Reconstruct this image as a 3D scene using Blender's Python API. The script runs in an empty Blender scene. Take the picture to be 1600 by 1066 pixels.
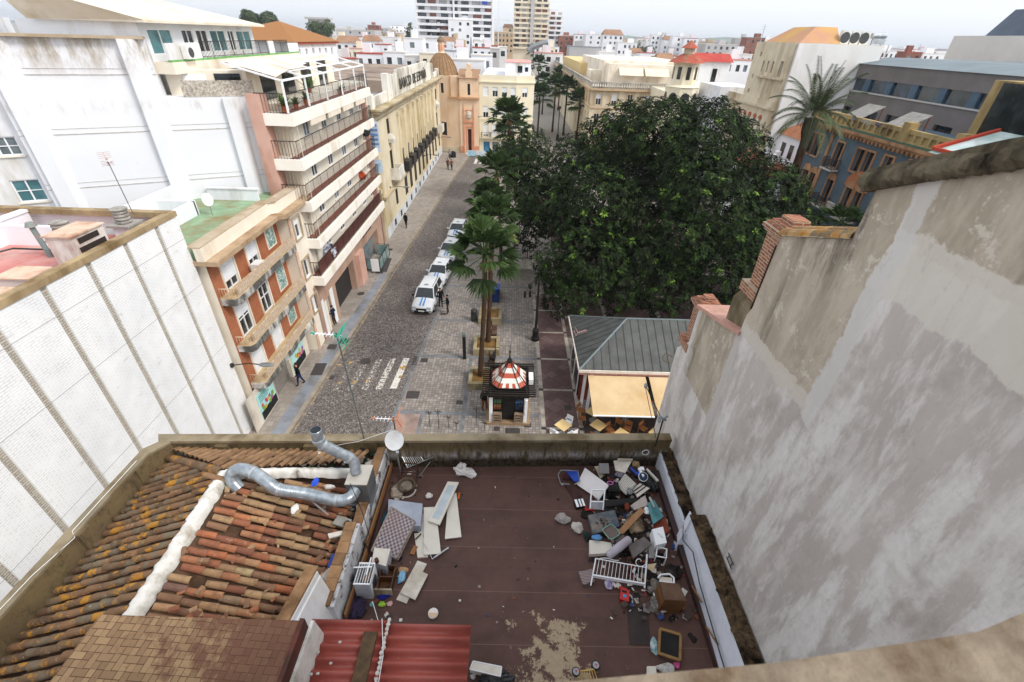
import bpy, math, random
import numpy as np
from mathutils import Vector, Matrix
random.seed(7)
R=math.radians; PI=math.pi
S=bpy.context.scene
COL=S.collection
H=19.0; PITCH=R(33.8); YAW=R(0.94); ROLL=math.atan(0.037); FPX=711.0
_f=Vector((math.sin(YAW)*math.cos(PITCH),math.cos(YAW)*math.cos(PITCH),-math.sin(PITCH)))
_r=Vector((math.cos(YAW),-math.sin(YAW),0)); _u=_r.cross(_f)
_r2=math.cos(ROLL)*_r+math.sin(ROLL)*_u; _u2=-math.sin(ROLL)*_r+math.cos(ROLL)*_u
def _ray(px,py): return _f*FPX+_r2*(px-800)+_u2*(533-py)
def G(px,py,z=0.0):
    "ground-survey point at height z"
    d=_ray(px,py); t=(z-H)/d.z; return Vector((d.x*t,d.y*t,z))
def GY(px,py,Y):
    d=_ray(px,py); t=Y/d.y; return Vector((d.x*t,Y,H+d.z*t))
# ---------------------------------------------------------------- mesh builder
class M:
    def __init__(s): s.v=[]; s.f=[]; s.m=[]; s.r=[]; s.cm=0; s.cr=0.5; s.smooth=False
    def vs(s,pts):
        n=len(s.v); s.v.extend([tuple(p) for p in pts]); return n
    def face(s,idx): s.f.append(tuple(idx)); s.m.append(s.cm); s.r.append(s.cr)
    def poly(s,pts):
        n=s.vs(pts); s.face(range(n,n+len(pts))); return s
    def hexa(s,p):   # 8 pts: bottom 4 ccw, top 4 ccw
        n=s.vs(p)
        for q in ((3,2,1,0),(4,5,6,7),(0,1,5,4),(1,2,6,5),(2,3,7,6),(3,0,4,7)): s.face([n+i for i in q])
        return s
    def box(s,x0,x1,y0,y1,z0,z1):
        return s.hexa([(x0,y0,z0),(x1,y0,z0),(x1,y1,z0),(x0,y1,z0),(x0,y0,z1),(x1,y0,z1),(x1,y1,z1),(x0,y1,z1)])
    def ob(s,c,h,mat=None):  # oriented box: centre, half sizes, 3x3 matrix
        c=Vector(c); mat=mat or Matrix.Identity(3); P=[]
        for z in (-1,1):
            for x,y in ((-1,-1),(1,-1),(1,1),(-1,1)): P.append(c+mat@Vector((x*h[0],y*h[1],z*h[2])))
        return s.hexa(P)
    def bar(s,a,b,w,h=None,up=(0,0,1)):
        a=Vector(a); b=Vector(b); d=b-a; L=d.length
        if L<1e-6: return s
        d.normalize(); up=Vector(up)
        if abs(d.dot(up))>.98: up=Vector((0,1,0)) if abs(d.y)<.9 else Vector((1,0,0))
        x=d.cross(up).normalized(); z=x.cross(d)
        return s.ob((a+b)/2,(w/2,L/2,(h or w)/2),Matrix((x,d,z)).transposed())
    def ext(s,pts,vec):
        pts=[Vector(p) for p in pts]; vec=Vector(vec); n=len(pts)
        a=s.vs(pts); b=s.vs([p+vec for p in pts])
        s.face([a+i for i in range(n)][::-1]); s.face([b+i for i in range(n)])
        for i in range(n):
            j=(i+1)%n; s.face([a+i,a+j,b+j,b+i])
        return s
    def prism(s,pts,z0,z1): return s.ext([(p[0],p[1],z0) for p in pts],(0,0,z1-z0))
    def tube(s,path,r,n=8,caps=True):
        path=[Vector(p) for p in path]; rs=r if isinstance(r,(list,tuple)) else [r]*len(path)
        rings=[]; prev=None
        for i,p in enumerate(path):
            d=(path[min(i+1,len(path)-1)]-path[max(i-1,0)])
            if d.length<1e-9: d=Vector((0,0,1))
            d.normalize()
            if prev is None:
                u=Vector((0,0,1)) if abs(d.z)<.9 else Vector((1,0,0))
                x=d.cross(u).normalized()
            else: x=(prev-d*prev.dot(d)).normalized()
            prev=x; y=d.cross(x)
            rings.append(s.vs([p+(x*math.cos(2*PI*k/n)+y*math.sin(2*PI*k/n))*rs[i] for k in range(n)]))
        for a,b in zip(rings,rings[1:]):
            for k in range(n):
                j=(k+1)%n; s.face([a+k,a+j,b+j,b+k])
        if caps:
            s.face([rings[0]+k for k in range(n)][::-1]); s.face([rings[-1]+k for k in range(n)])
        return s
    def cyl(s,a,b,r0,r1=None,n=12,caps=True): return s.tube([a,b],[r0,r0 if r1 is None else r1],n,caps)
    def lathe(s,c,prof,n=16,a0=0):
        c=Vector(c); rings=[]
        for r,z in prof: rings.append(s.vs([c+Vector((r*math.cos(a0+2*PI*k/n),r*math.sin(a0+2*PI*k/n),z)) for k in range(n)]))
        for a,b in zip(rings,rings[1:]):
            for k in range(n):
                j=(k+1)%n; s.face([a+k,a+j,b+j,b+k])
        s.face([rings[0]+k for k in range(n)][::-1]); s.face([rings[-1]+k for k in range(n)])
        return s
    def ball(s,c,r,sc=(1,1,1),nu=10,nv=7,mat=None,jit=0):
        c=Vector(c); mat=mat or Matrix.Identity(3); top=None; rings=[]
        for i in range(1,nv):
            th=PI*i/nv
            rings.append(s.vs([c+mat@Vector((r*sc[0]*math.sin(th)*math.cos(2*PI*k/nu),r*sc[1]*math.sin(th)*math.sin(2*PI*k/nu),r*sc[2]*math.cos(th)))*(1+jit*random.uniform(-1,1)) if jit==0 else c+(mat@Vector((r*sc[0]*math.sin(th)*math.cos(2*PI*k/nu),r*sc[1]*math.sin(th)*math.sin(2*PI*k/nu),r*sc[2]*math.cos(th))))*(1+jit*random.uniform(-1,1)) for k in range(nu)]))
        t=s.vs([c+mat@Vector((0,0,r*sc[2]))]); b=s.vs([c-mat@Vector((0,0,r*sc[2]))])
        for k in range(nu):
            j=(k+1)%nu; s.face([t,rings[0]+k,rings[0]+j]); s.face([b,rings[-1]+j,rings[-1]+k])
        for a,q in zip(rings,rings[1:]):
            for k in range(nu):
                j=(k+1)%nu; s.face([a+k,q+k,q+j,a+j])
        return s
    def mesh(s,name,mats,off=(0,0,0),inv=None,smooth=False):
        me=bpy.data.meshes.new(name); off=Vector(off)
        vv=np.array(s.v,dtype=np.float64).reshape(-1,3)
        if inv is not None:
            A=np.array(inv); vv=vv@A[:3,:3].T+A[:3,3]
        elif off.length>0: vv=vv-np.array(off)
        me.from_pydata(vv.tolist(),[],s.f)
        if not isinstance(mats,(list,tuple)): mats=[mats]
        for m in mats: me.materials.append(m)
        if len(mats)>1: me.polygons.foreach_set('material_index',s.m)
        at=me.attributes.new('rnd','FLOAT','FACE'); at.data.foreach_set('value',s.r)
        if smooth or s.smooth: me.polygons.foreach_set('use_smooth',[True]*len(s.f))
        me.update(); return me
    def build(s,name,mats,parent=None,smooth=False):
        inv=XF[parent.name].inverted() if parent is not None else None
        me=s.mesh(name,mats,inv=inv,smooth=smooth)
        o=bpy.data.objects.new(name,me); COL.objects.link(o)
        if parent is not None:
            o.parent=parent; XF[o.name]=XF[parent.name]
        return o
XF={}
def tag(o,label,cat=None,group=None):
    o['label']=label
    if cat: o['category']=cat
    if group: o['group']=group
    return o
def T(name,loc,label,cat,group=None,rz=0.0):
    o=bpy.data.objects.new(name,None); COL.objects.link(o); o.empty_display_size=.3
    o.location=loc; o.rotation_euler=(0,0,rz)
    XF[o.name]=Matrix.Translation(Vector(loc))@Matrix.Rotation(rz,4,'Z')
    return tag(o,label,cat,group)
def TM(name,mb,mats,label,cat,group=None,smooth=False,kind=None):
    vv=np.array(mb.v); lo=vv.min(0); hi=vv.max(0); c=Vector(((lo[0]+hi[0])/2,(lo[1]+hi[1])/2,lo[2]))
    me=mb.mesh(name,mats,off=c,smooth=smooth)
    o=bpy.data.objects.new(name,me); COL.objects.link(o); o.location=c; XF[o.name]=Matrix.Translation(c)
    tag(o,label,cat,group)
    if kind: o['kind']=kind
    return o
def ST(name,mb,mats,smooth=False,kind='structure'):
    me=mb.mesh(name,mats,smooth=smooth); o=bpy.data.objects.new(name,me); COL.objects.link(o); o['kind']=kind; return o
def dup(root,loc,rz=0.0,label=None,group=None,scale=None):
    def cp(o,par):
        c=o.copy(); COL.objects.link(c); c.parent=par
        for ch in list(KIDS.get(o.name,o.children)): cp(ch,c)
        return c
    r=cp(root,None); r.location=loc; r.rotation_euler=(0,0,rz)
    if scale: r.scale=(scale,)*3 if not isinstance(scale,(tuple,list)) else scale
    if label: r['label']=label
    if group: r['group']=group
    XF[r.name]=Matrix.Translation(Vector(loc))@Matrix.Rotation(rz,4,'Z')
    return r
KIDS={}
# ---------------------------------------------------------------- materials
def lin(h):
    if isinstance(h,(tuple,list)): return (*h[:3],1)
    h=h.lstrip('#'); c=[int(h[i:i+2],16)/255 for i in (0,2,4)]
    return tuple((x/12.92 if x<=.04045 else ((x+.055)/1.055)**2.4) for x in c)+(1,)
_mc={}
class NT:
    def __init__(s,name,rough=.8,spec=.3,metal=0):
        s.m=bpy.data.materials.new(name); s.m.use_nodes=True; s.t=s.m.node_tree; s.b=s.t.nodes['Principled BSDF']
        s.b.inputs['Roughness'].default_value=rough; s.b.inputs['Specular IOR Level'].default_value=spec; s.b.inputs['Metallic'].default_value=metal
    def n(s,ty,**k):
        o=s.t.nodes.new(ty)
        for a,b in k.items(): setattr(o,a,b)
        return o
    def L(s,a,b): s.t.links.new(a,b)
    def pos(s,scale=(1,1,1),rot=(0,0,0),loc=(0,0,0),obj=False):
        g=s.n('ShaderNodeNewGeometry') if not obj else s.n('ShaderNodeTexCoord')
        m=s.n('ShaderNodeMapping'); m.inputs['Scale'].default_value=scale; m.inputs['Rotation'].default_value=rot; m.inputs['Location'].default_value=loc
        s.L(g.outputs['Position'] if not obj else g.outputs['Object'],m.inputs[0]); return m.outputs[0]
    def noise(s,vec,scale,detail=4,rough=.55,dist=0):
        t=s.n('ShaderNodeTexNoise'); t.inputs['Scale'].default_value=scale; t.inputs['Detail'].default_value=detail; t.inputs['Roughness'].default_value=rough; t.inputs['Distortion'].default_value=dist
        s.L(vec,t.inputs['Vector']); return t.outputs['Fac']
    def ramp(s,fac,stops,interp='LINEAR'):
        r=s.n('ShaderNodeValToRGB'); e=r.color_ramp; e.interpolation=interp
        while len(e.elements)<len(stops): e.elements.new(.5)
        for el,(p,c) in zip(e.elements,stops):
            el.position=p; el.color=lin(c) if not isinstance(c,float) else (c,c,c,1)
        s.L(fac,r.inputs[0]); return r.outputs[0]
    def mix(s,fac,a,b,mode='MIX'):
        x=s.n('ShaderNodeMix',data_type='RGBA',blend_type=mode)
        for v,i in ((fac,0),(a,6),(b,7)):
            if hasattr(v,'is_linked'): s.L(v,x.inputs[i])
            elif i==0: x.inputs[0].default_value=v
            else: x.inputs[i].default_value=lin(v)
        return x.outputs[2]
    def math(s,op,a,b=0.0,clamp=False):
        x=s.n('ShaderNodeMath',operation=op,use_clamp=clamp)
        for v,i in ((a,0),(b,1)):
            if hasattr(v,'is_linked'): s.L(v,x.inputs[i])
            else: x.inputs[i].default_value=v
        return x.outputs[0]
    def attr(s,name='rnd'): 
        a=s.n('ShaderNodeAttribute',attribute_name=name); return a.outputs['Fac']
    def sep(s,vec): 
        x=s.n('ShaderNodeSeparateXYZ'); s.L(vec,x.inputs[0]); return x.outputs
    def col(s,c): 
        if hasattr(c,'is_linked'): s.L(c,s.b.inputs['Base Color'])
        else: s.b.inputs['Base Color'].default_value=lin(c)
    def bump(s,h,strength=.3,dist=.02):
        b=s.n('ShaderNodeBump'); b.inputs['Strength'].default_value=strength; b.inputs['Distance'].default_value=dist
        s.L(h,b.inputs['Height']); s.L(b.outputs[0],s.b.inputs['Normal'])
def mt(name,c1,c2=None,scale=3,rough=.8,spec=.3,metal=0,dirt=None,dirtamt=.5,stretch=(1,1,1),bump=0,bs=None,rnd=0):
    k=name
    if k in _mc: return _mc[k]
    n=NT(name,rough,spec,metal); p=n.pos(stretch)
    f=n.noise(p,scale,5)
    c=n.mix(n.ramp(f,[(.35,0.0),(.65,1.0)]),c1,c2 or c1)
    if dirt:
        d=n.noise(n.pos((1,1,.35)),scale*.45,6,.65)
        c=n.mix(n.ramp(d,[(.62-.25*dirtamt,0.0),(.80-.2*dirtamt,1.0)]),c,dirt)
    if rnd:
        c=n.mix(n.math('MULTIPLY',n.attr(),rnd),c,'#000000')
    n.col(c)
    if bump: n.bump(n.noise(n.pos(),bs or scale*6,4),bump,.02)
    _mc[k]=n.m; return n.m
def glass_mat(name,c,c2,rough=.08):
    if name in _mc: return _mc[name]
    n=NT(name,rough,.7); f=n.noise(n.pos(),.9,2); n.col(n.mix(n.ramp(f,[(.4,0.0),(.6,1.0)]),c,c2)); _mc[name]=n.m; return n.m
def posmask(n,sock,lo,hi,soft=.05):
    a=n.math('DIVIDE',n.math('SUBTRACT',sock,lo),soft,True); b=n.math('DIVIDE',n.math('SUBTRACT',hi,sock),soft,True); return n.math('MULTIPLY',a,b)
# ---------------------------------------------------------------- facades
def wallgrid(mb,O,U,N,W,z0,z1,ops,depth=.18,back=False):
    """wall face from O along U (unit), outward normal N, between z0 and z1, with real openings (u0,u1,z0,z1)"""
    O=Vector(O); U=Vector(U); N=Vector(N); Z=Vector((0,0,1))
    us=sorted({0.0,W}|{round(min(max(a,0),W),3) for o in ops for a in o[:2]}); zs=sorted({z0,z1}|{round(min(max(a,z0),z1),3) for o in ops for a in o[2:4]})
    flip=U.cross(Z).dot(N)<0
    def q(u0,u1,a,b,d0=0,d1=0):
        P=[O+U*u0+Z*a,O+U*u1+Z*a,O+U*u1+Z*b,O+U*u0+Z*b]
        mb.poly(P[::-1] if flip else P)
    for j in range(len(zs)-1):
        zc=(zs[j]+zs[j+1])/2; run=None
        for i in range(len(us)-1):
            uc=(us[i]+us[i+1])/2
            hole=any(o[0]<uc<o[1] and o[2]<zc<o[3] for o in ops)
            if hole:
                if run is not None: q(run,us[i],zs[j],zs[j+1]); run=None
            elif run is None: run=us[i]
        if run is not None: q(run,W,zs[j],zs[j+1])
    for o in ops:
        u0,u1,a,b=o[:4]; D=-N*depth
        P=lambda u,z:O+U*u+Z*z
        for A,B in (((u0,a),(u1,a)),((u1,a),(u1,b)),((u1,b),(u0,b)),((u0,b),(u0,a))):
            pa,pb=P(*A),P(*B); mb.poly([pa,pa+D,pb+D,pb] if flip else [pb,pb+D,pa+D,pa])
def fr(O,U,N):
    O=Vector(O);U=Vector(U);N=Vector(N)
    return lambda u,z,d=0.0: O+U*u+N*d+Vector((0,0,z))
def fbox(mb,P,u0,u1,z0,z1,d0,d1):
    mb.hexa([P(u0,z0,d0),P(u1,z0,d0),P(u1,z0,d1),P(u0,z0,d1),P(u0,z1,d0),P(u1,z1,d0),P(u1,z1,d1),P(u0,z1,d1)])
def window(par,P,u0,u1,z0,z1,depth=.18,frame=None,glass=None,cols=2,rows=1,sill=None,blind=0,blindmat=None,fw=.06,name='window',lite=False):
    """glass pane set back in its opening, framed"""
    b=M(); b.poly([P(u0,z0,-depth+.02),P(u1,z0,-depth+.02),P(u1,z1,-depth+.02),P(u0,z1,-depth+.02)])
    if lite:
        b.cm=1
        fbox(b,P,u0,u0+fw,z0,z1,-depth+.02,-depth+.07); fbox(b,P,u1-fw,u1,z0,z1,-depth+.02,-depth+.07)
        for i in range(1,cols): m=u0+(u1-u0)*i/cols; fbox(b,P,m-fw/2,m+fw/2,z0,z1,-depth+.02,-depth+.065)
        if blind: b.cm=2; fbox(b,P,u0+.01,u1-.01,z1-(z1-z0)*blind,z1-.01,-depth+.075,-depth+.1)
        return b.build(name,[glass,frame,blindmat or frame],par)
    w=b.build(name,glass,par)
    g=M(); e=-depth+.03; t=-depth+.09
    fbox(g,P,u0,u1,z0,z0+fw,e,t); fbox(g,P,u0,u1,z1-fw,z1,e,t)
    fbox(g,P,u0,u0+fw,z0+fw,z1-fw,e,t); fbox(g,P,u1-fw,u1,z0+fw,z1-fw,e,t)
    for i in range(1,cols): m=u0+(u1-u0)*i/cols; fbox(g,P,m-fw/2,m+fw/2,z0+fw,z1-fw,e,t-.01)
    for i in range(1,rows): m=z0+(z1-z0)*i/rows; fbox(g,P,u0+fw,u1-fw,m-.02,m+.02,e,t-.02)
    f_=g.build('frame',frame,w)
    if sill: 
        q=M(); fbox(q,P,u0-.08,u1+.08,z0-.07,z0-.002,.002,.09); q.build('sill',sill,w)
    if blind:
        q=M(); zz=z1-(z1-z0)*blind; k=max(2,int((z1-zz)/.12)); hh=(z1-.003-zz)/k
        for i in range(k): fbox(q,P,u0+.02,u1-.02,zz+i*hh+.006,zz+(i+1)*hh,-depth+.095,-depth+.12)
        q.build('blind',blindmat or frame,w)
    return w
def railing(mb,pts,h,r=.015,step=.14,mid=None,top=.02):
    for a,b in zip(pts,pts[1:]):
        a=Vector(a);b=Vector(b);L=(b-a).length;n=max(1,int(L/step)); up=Vector((0,0,h))
        mb.bar(a+up,b+up,top*2); mb.bar(a+Vector((0,0,.06)),b+Vector((0,0,.06)),r*2)
        for i in range(n+1):
            p=a.lerp(b,i/n); mb.bar(p,p+up,r*(2.4 if i%8==0 else 1.4))
# ================================================================ camera, light, world
cam=bpy.data.cameras.new('camera'); co=bpy.data.objects.new('camera',cam); COL.objects.link(co); S.camera=co
cam.sensor_width=36; cam.lens=FPX/1600*36; cam.clip_start=.05; cam.clip_end=9000
co.matrix_world=Matrix.Translation((0,0,H))@Matrix((_r2,_u2,-_f)).transposed().to_4x4()
cam.dof.use_dof=True; cam.dof.focus_distance=16; cam.dof.aperture_fstop=3.2
W=bpy.data.worlds.new('World'); S.world=W; W.use_nodes=True; nt=W.node_tree; bg=nt.nodes['Background']
sky=nt.nodes.new('ShaderNodeTexSky'); sky.sky_type='NISHITA'; sky.sun_disc=False
SUN_EL=R(46); SUN_AZ=R(118)   # azimuth clockwise from +Y
sky.sun_elevation=SUN_EL; sky.sun_rotation=SUN_AZ; sky.air_density=1.0; sky.dust_density=4; sky.ozone_density=1
hs=nt.nodes.new('ShaderNodeHueSaturation'); hs.inputs['Saturation'].default_value=.32
mx=nt.nodes.new('ShaderNodeMix'); mx.data_type='RGBA'; mx.inputs[0].default_value=.62; mx.inputs[7].default_value=(8.0,8.35,8.95,1)
nt.links.new(sky.outputs[0],hs.inputs['Color']); nt.links.new(hs.outputs[0],mx.inputs[6]); nt.links.new(mx.outputs[2],bg.inputs[0]); bg.inputs[1].default_value=.13
sd=bpy.data.lights.new('sun','SUN'); sd.energy=1.7; sd.angle=R(15); sd.color=(1,.95,.88)
so=bpy.data.objects.new('sun',sd); COL.objects.link(so)
dirv=Vector((math.sin(SUN_AZ)*math.cos(SUN_EL),math.cos(SUN_AZ)*math.cos(SUN_EL),math.sin(SUN_EL)))
so.rotation_euler=dirv.to_track_quat('Z','Y').to_euler()
S.view_settings.view_transform='Standard'; S.view_settings.look='None'; S.view_settings.gamma=1; S.view_settings.exposure=0.46
S.render.engine='CYCLES'
HAZE=.00022
# ================================================================ ground materials
def cobble_mat():
    n=NT('cobblestones',.85,.3); p=n.pos((1,1,1),(0,0,R(4)))
    v=n.n('ShaderNodeTexVoronoi',feature='F1'); v.inputs['Scale'].default_value=8.5; n.L(p,v.inputs['Vector'])
    e=n.n('ShaderNodeTexVoronoi',feature='DISTANCE_TO_EDGE'); e.inputs['Scale'].default_value=8.5; n.L(p,e.inputs['Vector'])
    wn=n.n('ShaderNodeSeparateColor'); n.L(v.outputs['Color'],wn.inputs[0])
    c=n.ramp(wn.outputs[0],[(0,'#68615d'),(.35,'#7b7470'),(.7,'#8b837e'),(1,'#9d9690')])
    c=n.mix(n.ramp(e.outputs['Distance'],[(.02,1.0),(.14,0.0)]),c,'#3b3532')
    c=n.mix(n.ramp(n.noise(n.pos(),.35,5,.6),[(.42,0.0),(.7,.5)]),c,'#5c534e')
    c=n.mix(n.ramp(n.noise(n.pos((1,.25,1)),.9,4,.6),[(.6,0.0),(.75,.4)]),c,'#3f3a37')
    n.col(c); n.bump(e.outputs['Distance'],.6,.02); return n.m
def paver_mat(name,w,h,cols,mortar,rot=0,patch='#6b625b',pa=.5,scale=1.0,off=.5):
    n=NT(name,.8,.3); p=n.pos((1,1,1),(0,0,rot))
    b=n.n('ShaderNodeTexBrick',offset=off); b.inputs['Scale'].default_value=scale; b.inputs['Brick Width'].default_value=w; b.inputs['Row Height'].default_value=h
    b.inputs['Mortar Size'].default_value=.012; b.inputs['Color1'].default_value=(0,0,0,1); b.inputs['Color2'].default_value=(1,1,1,1); b.inputs['Mortar'].default_value=(.5,.5,.5,1); b.inputs['Bias'].default_value=0
    n.L(p,b.inputs['Vector'])
    k=len(cols)-1; c=n.ramp(b.outputs['Color'],[(i/k,x) for i,x in enumerate(cols)])
    c=n.mix(b.outputs['Fac'],c,mortar)
    c=n.mix(n.ramp(n.noise(n.pos(),.5,5,.65),[(.42,0.0),(.7,pa)]),c,patch)
    c=n.mix(n.ramp(n.noise(n.pos(),2.6,5,.7),[(.55,0.0),(.72,.35)]),c,patch)
    n.col(c); n.bump(b.outputs['Fac'],-.3,.01); return n.m
MAT={}
MAT['cobble']=cobble_mat()
MAT['pave']=paver_mat('plaza_pavers',.21,.2,['#7f7873','#8c847e','#979089','#a69f97'],'#625a54',off=0.0)
MAT['pave_blue']=mt('kerb_band_stone','#7f838b','#8f939b',1.2,dirt='#6a6763',dirtamt=.5)
MAT['maroon']=paver_mat('maroon_pavers',.6,.6,['#5f4a49','#6a5150','#6e5957','#7a6361'],'#4c3b3a',R(45),'#4d3f3e',.6)
MAT['strip']=mt('pale_stone_strip','#a89f92','#bdb4a6',2,dirt='#7d756b',dirtamt=.6)
MAT['dkstone']=mt('dark_stone','#3b3a3c','#4a484a',3)
MAT['band']=mt('grey_stone_band','#6d6f72','#7d7f82',2,dirt='#5b5856')
MAT['sidewalk']=paver_mat('sidewalk_slabs',.4,.4,['#8d857c','#9a9188','#a39a90','#958c86'],'#7b736b',0,'#7a7168',.6)
MAT['kerb']=mt('kerb_stone','#8f8578','#a2988a',1.5,dirt='#6d6459')
MAT['iron']=mt('cast_iron','#3a3634','#4c4644',8,.7,.4)
MAT['earth']=mt('planter_earth','#705530','#86683c',2.5,.95,.1,dirt='#5d4424',dirtamt=.7)
MAT['citybase']=mt('far_city_ground','#8d8880','#a39d94',.02,.9,.1)
# ================================================================ ground sheets
m=M(); m.poly([(-4000,-300,-.03),(4000,-300,-.03),(4000,7000,-.03),(-4000,7000,-.03)]); ST('ground',m,MAT['citybase'])
KL=[(-12.55,5),(-12.0,18.5),(-10.96,38.9),(-9.9,58),(-8.7,79),(-7.6,92.5)]
RR=[(-7.5,5),(-6.66,19.8),(-5.9,30.5),(-4.9,45),(-3.9,60),(-2.9,75),(-2.2,88),(-2.0,92.5)]
m=M(); m.poly([(x,y,0) for x,y in KL]+[(x,y,0) for x,y in RR[::-1]]); m.poly([(-14,92.5,0.0),(14,92.5,0.0),(14,100,0.0),(-14,100,0.0)]); ST('road',m,MAT['cobble'])
m=M()
for (xa,ya),(xb,yb) in zip(KL,KL[1:]): m.prism([(-15.2,ya),(xa-.24,ya),(xb-.24,yb),(-15.2,yb)],-.02,.12)
ST('sidewalk',m,MAT['sidewalk'])
m=M()
for (xa,ya),(xb,yb) in zip(KL,KL[1:]): m.prism([(xa-.235,ya),(xa,ya),(xb,yb),(xb-.235,yb)],-.02,.123)
ST('kerb',m,MAT['kerb'])
m=M()
for (xa,ya),(xb,yb) in zip(KL[:3],KL[1:3]): m.poly([(xa-1.0,ya,.124),(xa-.26,ya,.124),(xb-.26,yb,.124),(xb-1.0,yb,.124)])
ST('sidewalk_band',m,MAT['pave_blue'])
m=M()   # plaza
m.poly([(x,y,.01) for x,y in RR]+[(9.5,92.5,.01),(9.5,5,.01)]); m.poly([(9.5,5,.01),(31,5,.01),(31,92.5,.01),(9.5,92.5,.01)])
ST('plaza_paving',m,MAT['pave'])
m=M()
for (xa,ya),(xb,yb) in zip(RR,RR[1:]): m.poly([(xa,ya,.014),(xa+.18,ya,.014),(xb+.18,yb,.014),(xb,yb,.014)])
ST('plaza_edge',m,MAT['band'])
m=M()  # grey bands
for y in (20.2,26.0,31.0,37.0): 
    m.poly([(-6.5+(y-20)*.07,y,.015),(2.15,y,.015),(2.15,y+.3,.015),(-6.5+(y-20)*.07,y+.3,.015)])
m.poly([(-2.55,12,.016),(-2.3,12,.016),(-2.3,26,.016),(-2.55,26,.016)]); m.poly([(-5.0,12,.016),(-4.8,12,.016),(-4.8,20.2,.016),(-5.0,20.2,.016)])
ST('paving_bands',m,MAT['band'])
m=M(); m.poly([(-6.3,13,.0145),(-5.0,13,.0145),(-5.0,20.2,.0145),(-6.3,20.2,.0145)]); ST('pink_paving_patch',m,mt('pink_paving','#9c8479','#a89185',1.5,dirt='#7f6e66'))
m=M(); m.poly([(2.5,12,.014),(4.5,12,.014),(4.5,35.6,.014),(2.5,35.6,.014)]); m.poly([(4.7,29.2,.0142),(27,29.2,.0142),(27,60,.0142),(4.7,60,.0142)]); ST('maroon_paving',m,MAT['maroon'])
m=M(); d=M()
for x in (2.25,4.45): m.poly([(x,12,.018),(x+.24,12,.018),(x+.24,36,.018),(x,36,.018)])
for y in (14.2,16.9,19.2,22.7,26.1,29.6,33.0,36):
    m.poly([(2.5,y,.0185),(4.44,y,.0185),(4.44,y+.17,.0185),(2.5,y+.17,.0185)])
    for x in (2.22,4.43): d.poly([(x,y-.03,.021),(x+.3,y-.03,.021),(x+.3,y+.2,.021),(x,y+.2,.021)])
for y in (32,36,41,46): m.poly([(4.8,y,.0185),(26,y,.0185),(26,y+.3,.0185),(4.8,y+.3,.0185)])
for x in (8,12.5,17,21.5): m.poly([(x,29.6,.019),(x+.3,29.6,.019),(x+.3,58,.019),(x,58,.019)])
ST('stone_strips',m,MAT['strip']); ST('dark_stone_squares',d,MAT['dkstone'])
# zebra crossing, worn
n=NT('worn_road_paint',.8); f=n.noise(n.pos(),7,6,.7); big=n.noise(n.pos(),.8,2)
c=n.mix(n.ramp(n.math('ADD',f,n.math('MULTIPLY',n.attr(),.22)),[(.57,0.0),(.61,1.0)]),'#6b645f','#d6d1c8')
c=n.mix(n.ramp(n.noise(n.pos(),1.1,2),[(.62,0.0),(.66,1.0)]),c,n.mix(n.ramp(f,[(.45,0.0),(.5,1.0)]),'#6b645f','#c9a24e')); n.col(c); MAT['paint']=n.m
m=M()
for i,(x,w) in enumerate([(-7.35,.42),(-8.25,.4),(-9.15,.4),(-10.05,.4),(-10.95,.4),(-11.7,.3)]):
    m.cr=[.8,.42,.2,.1,.05,-.1][i]
    for k in range(6):
        y0=22.5+k*.56-.1*i; m.poly([(x+.06*k*.6,y0,.006),(x+w+.06*k*.6,y0,.006),(x+w+.06*(k+1)*.6,y0+.55,.006),(x+.06*(k+1)*.6,y0+.55,.006)])
ST('zebra_crossing',m,MAT['paint'])
m=M(); m.cr=1
for i in range(7): x=-6.6+i*.95; m.poly([(x,84.5,.02),(x+.5,84.5,.02),(x+.6,88.5,.02),(x+.1,88.5,.02)])
ST('far_zebra_crossing',m,mt('white_road_paint','#c9c5bd','#d8d4cc',3,dirt='#8b857d'))
m=M(); m.cr=.6
for (xa,ya),(xb,yb) in zip(KL,KL[1:]): m.poly([(xa+.05,ya,.007),(xa+.2,ya,.007),(xb+.2,yb,.007),(xb+.05,yb,.007)])
n=NT('worn_yellow_line',.8); n.col(n.mix(n.ramp(n.noise(n.pos(),3,6,.7),[(.5,0.0),(.62,1.0)]),'#7c726a','#b09a6a')); ST('yellow_kerb_line',m,n.m)
# manholes and grates (things)
def grate(loc,w,l,label,rz=0,rnd=False):
    mb=M()
    if rnd:
        mb.lathe((0,0,0),[(w,0),(w,.012),(w-.06,.014),(w-.07,.008),(.02,.008)],18)
    else:
        mb.box(-w/2,w/2,-l/2,-l/2+.05,0,.014); mb.box(-w/2,w/2,l/2-.05,l/2,0,.014); k=max(3,int(w/.09))
        mb.box(-w/2,w/2,-l/2+.05,l/2-.05,0,.004)
        for i in range(k+1): x=-w/2+.02+(w-.04)*i/k; mb.box(x-.02,x+.02,-l/2+.051,l/2-.051,.0,.013)
    o=bpy.data.objects.new('manhole_cover' if rnd else 'drain_grate',mb.mesh('grate',MAT['iron'])); COL.objects.link(o); o.location=loc; o.rotation_euler=(0,0,rz)
    tag(o,label,'manhole cover' if rnd else 'grate')
def g3(px,py,z): p=G(px,py,z); return (p.x,p.y,z)
grate(g3(498,577,.124),.75,1.3,'large rectangular iron grate in the pavement beside the man at the poster',R(4))
grate(g3(519,542,.124),.6,.6,'reddish square cover in the pavement above the largest pavement grate')
grate(g3(537,533,.124),.35,0,'round iron cover at the pavement edge near the bird-like antenna tip',rnd=True)
grate(g3(564,459,.124),.32,0,'round manhole cover on the pavement in front of the brown stone pillar',rnd=True)
grate(g3(571,565,.004),.38,0,'round manhole cover at the top of the worn zebra crossing',rnd=True)
grate(g3(519,590,.004),.3,.4,'small square drain in the cobbles against the kerb by the crossing')
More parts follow.
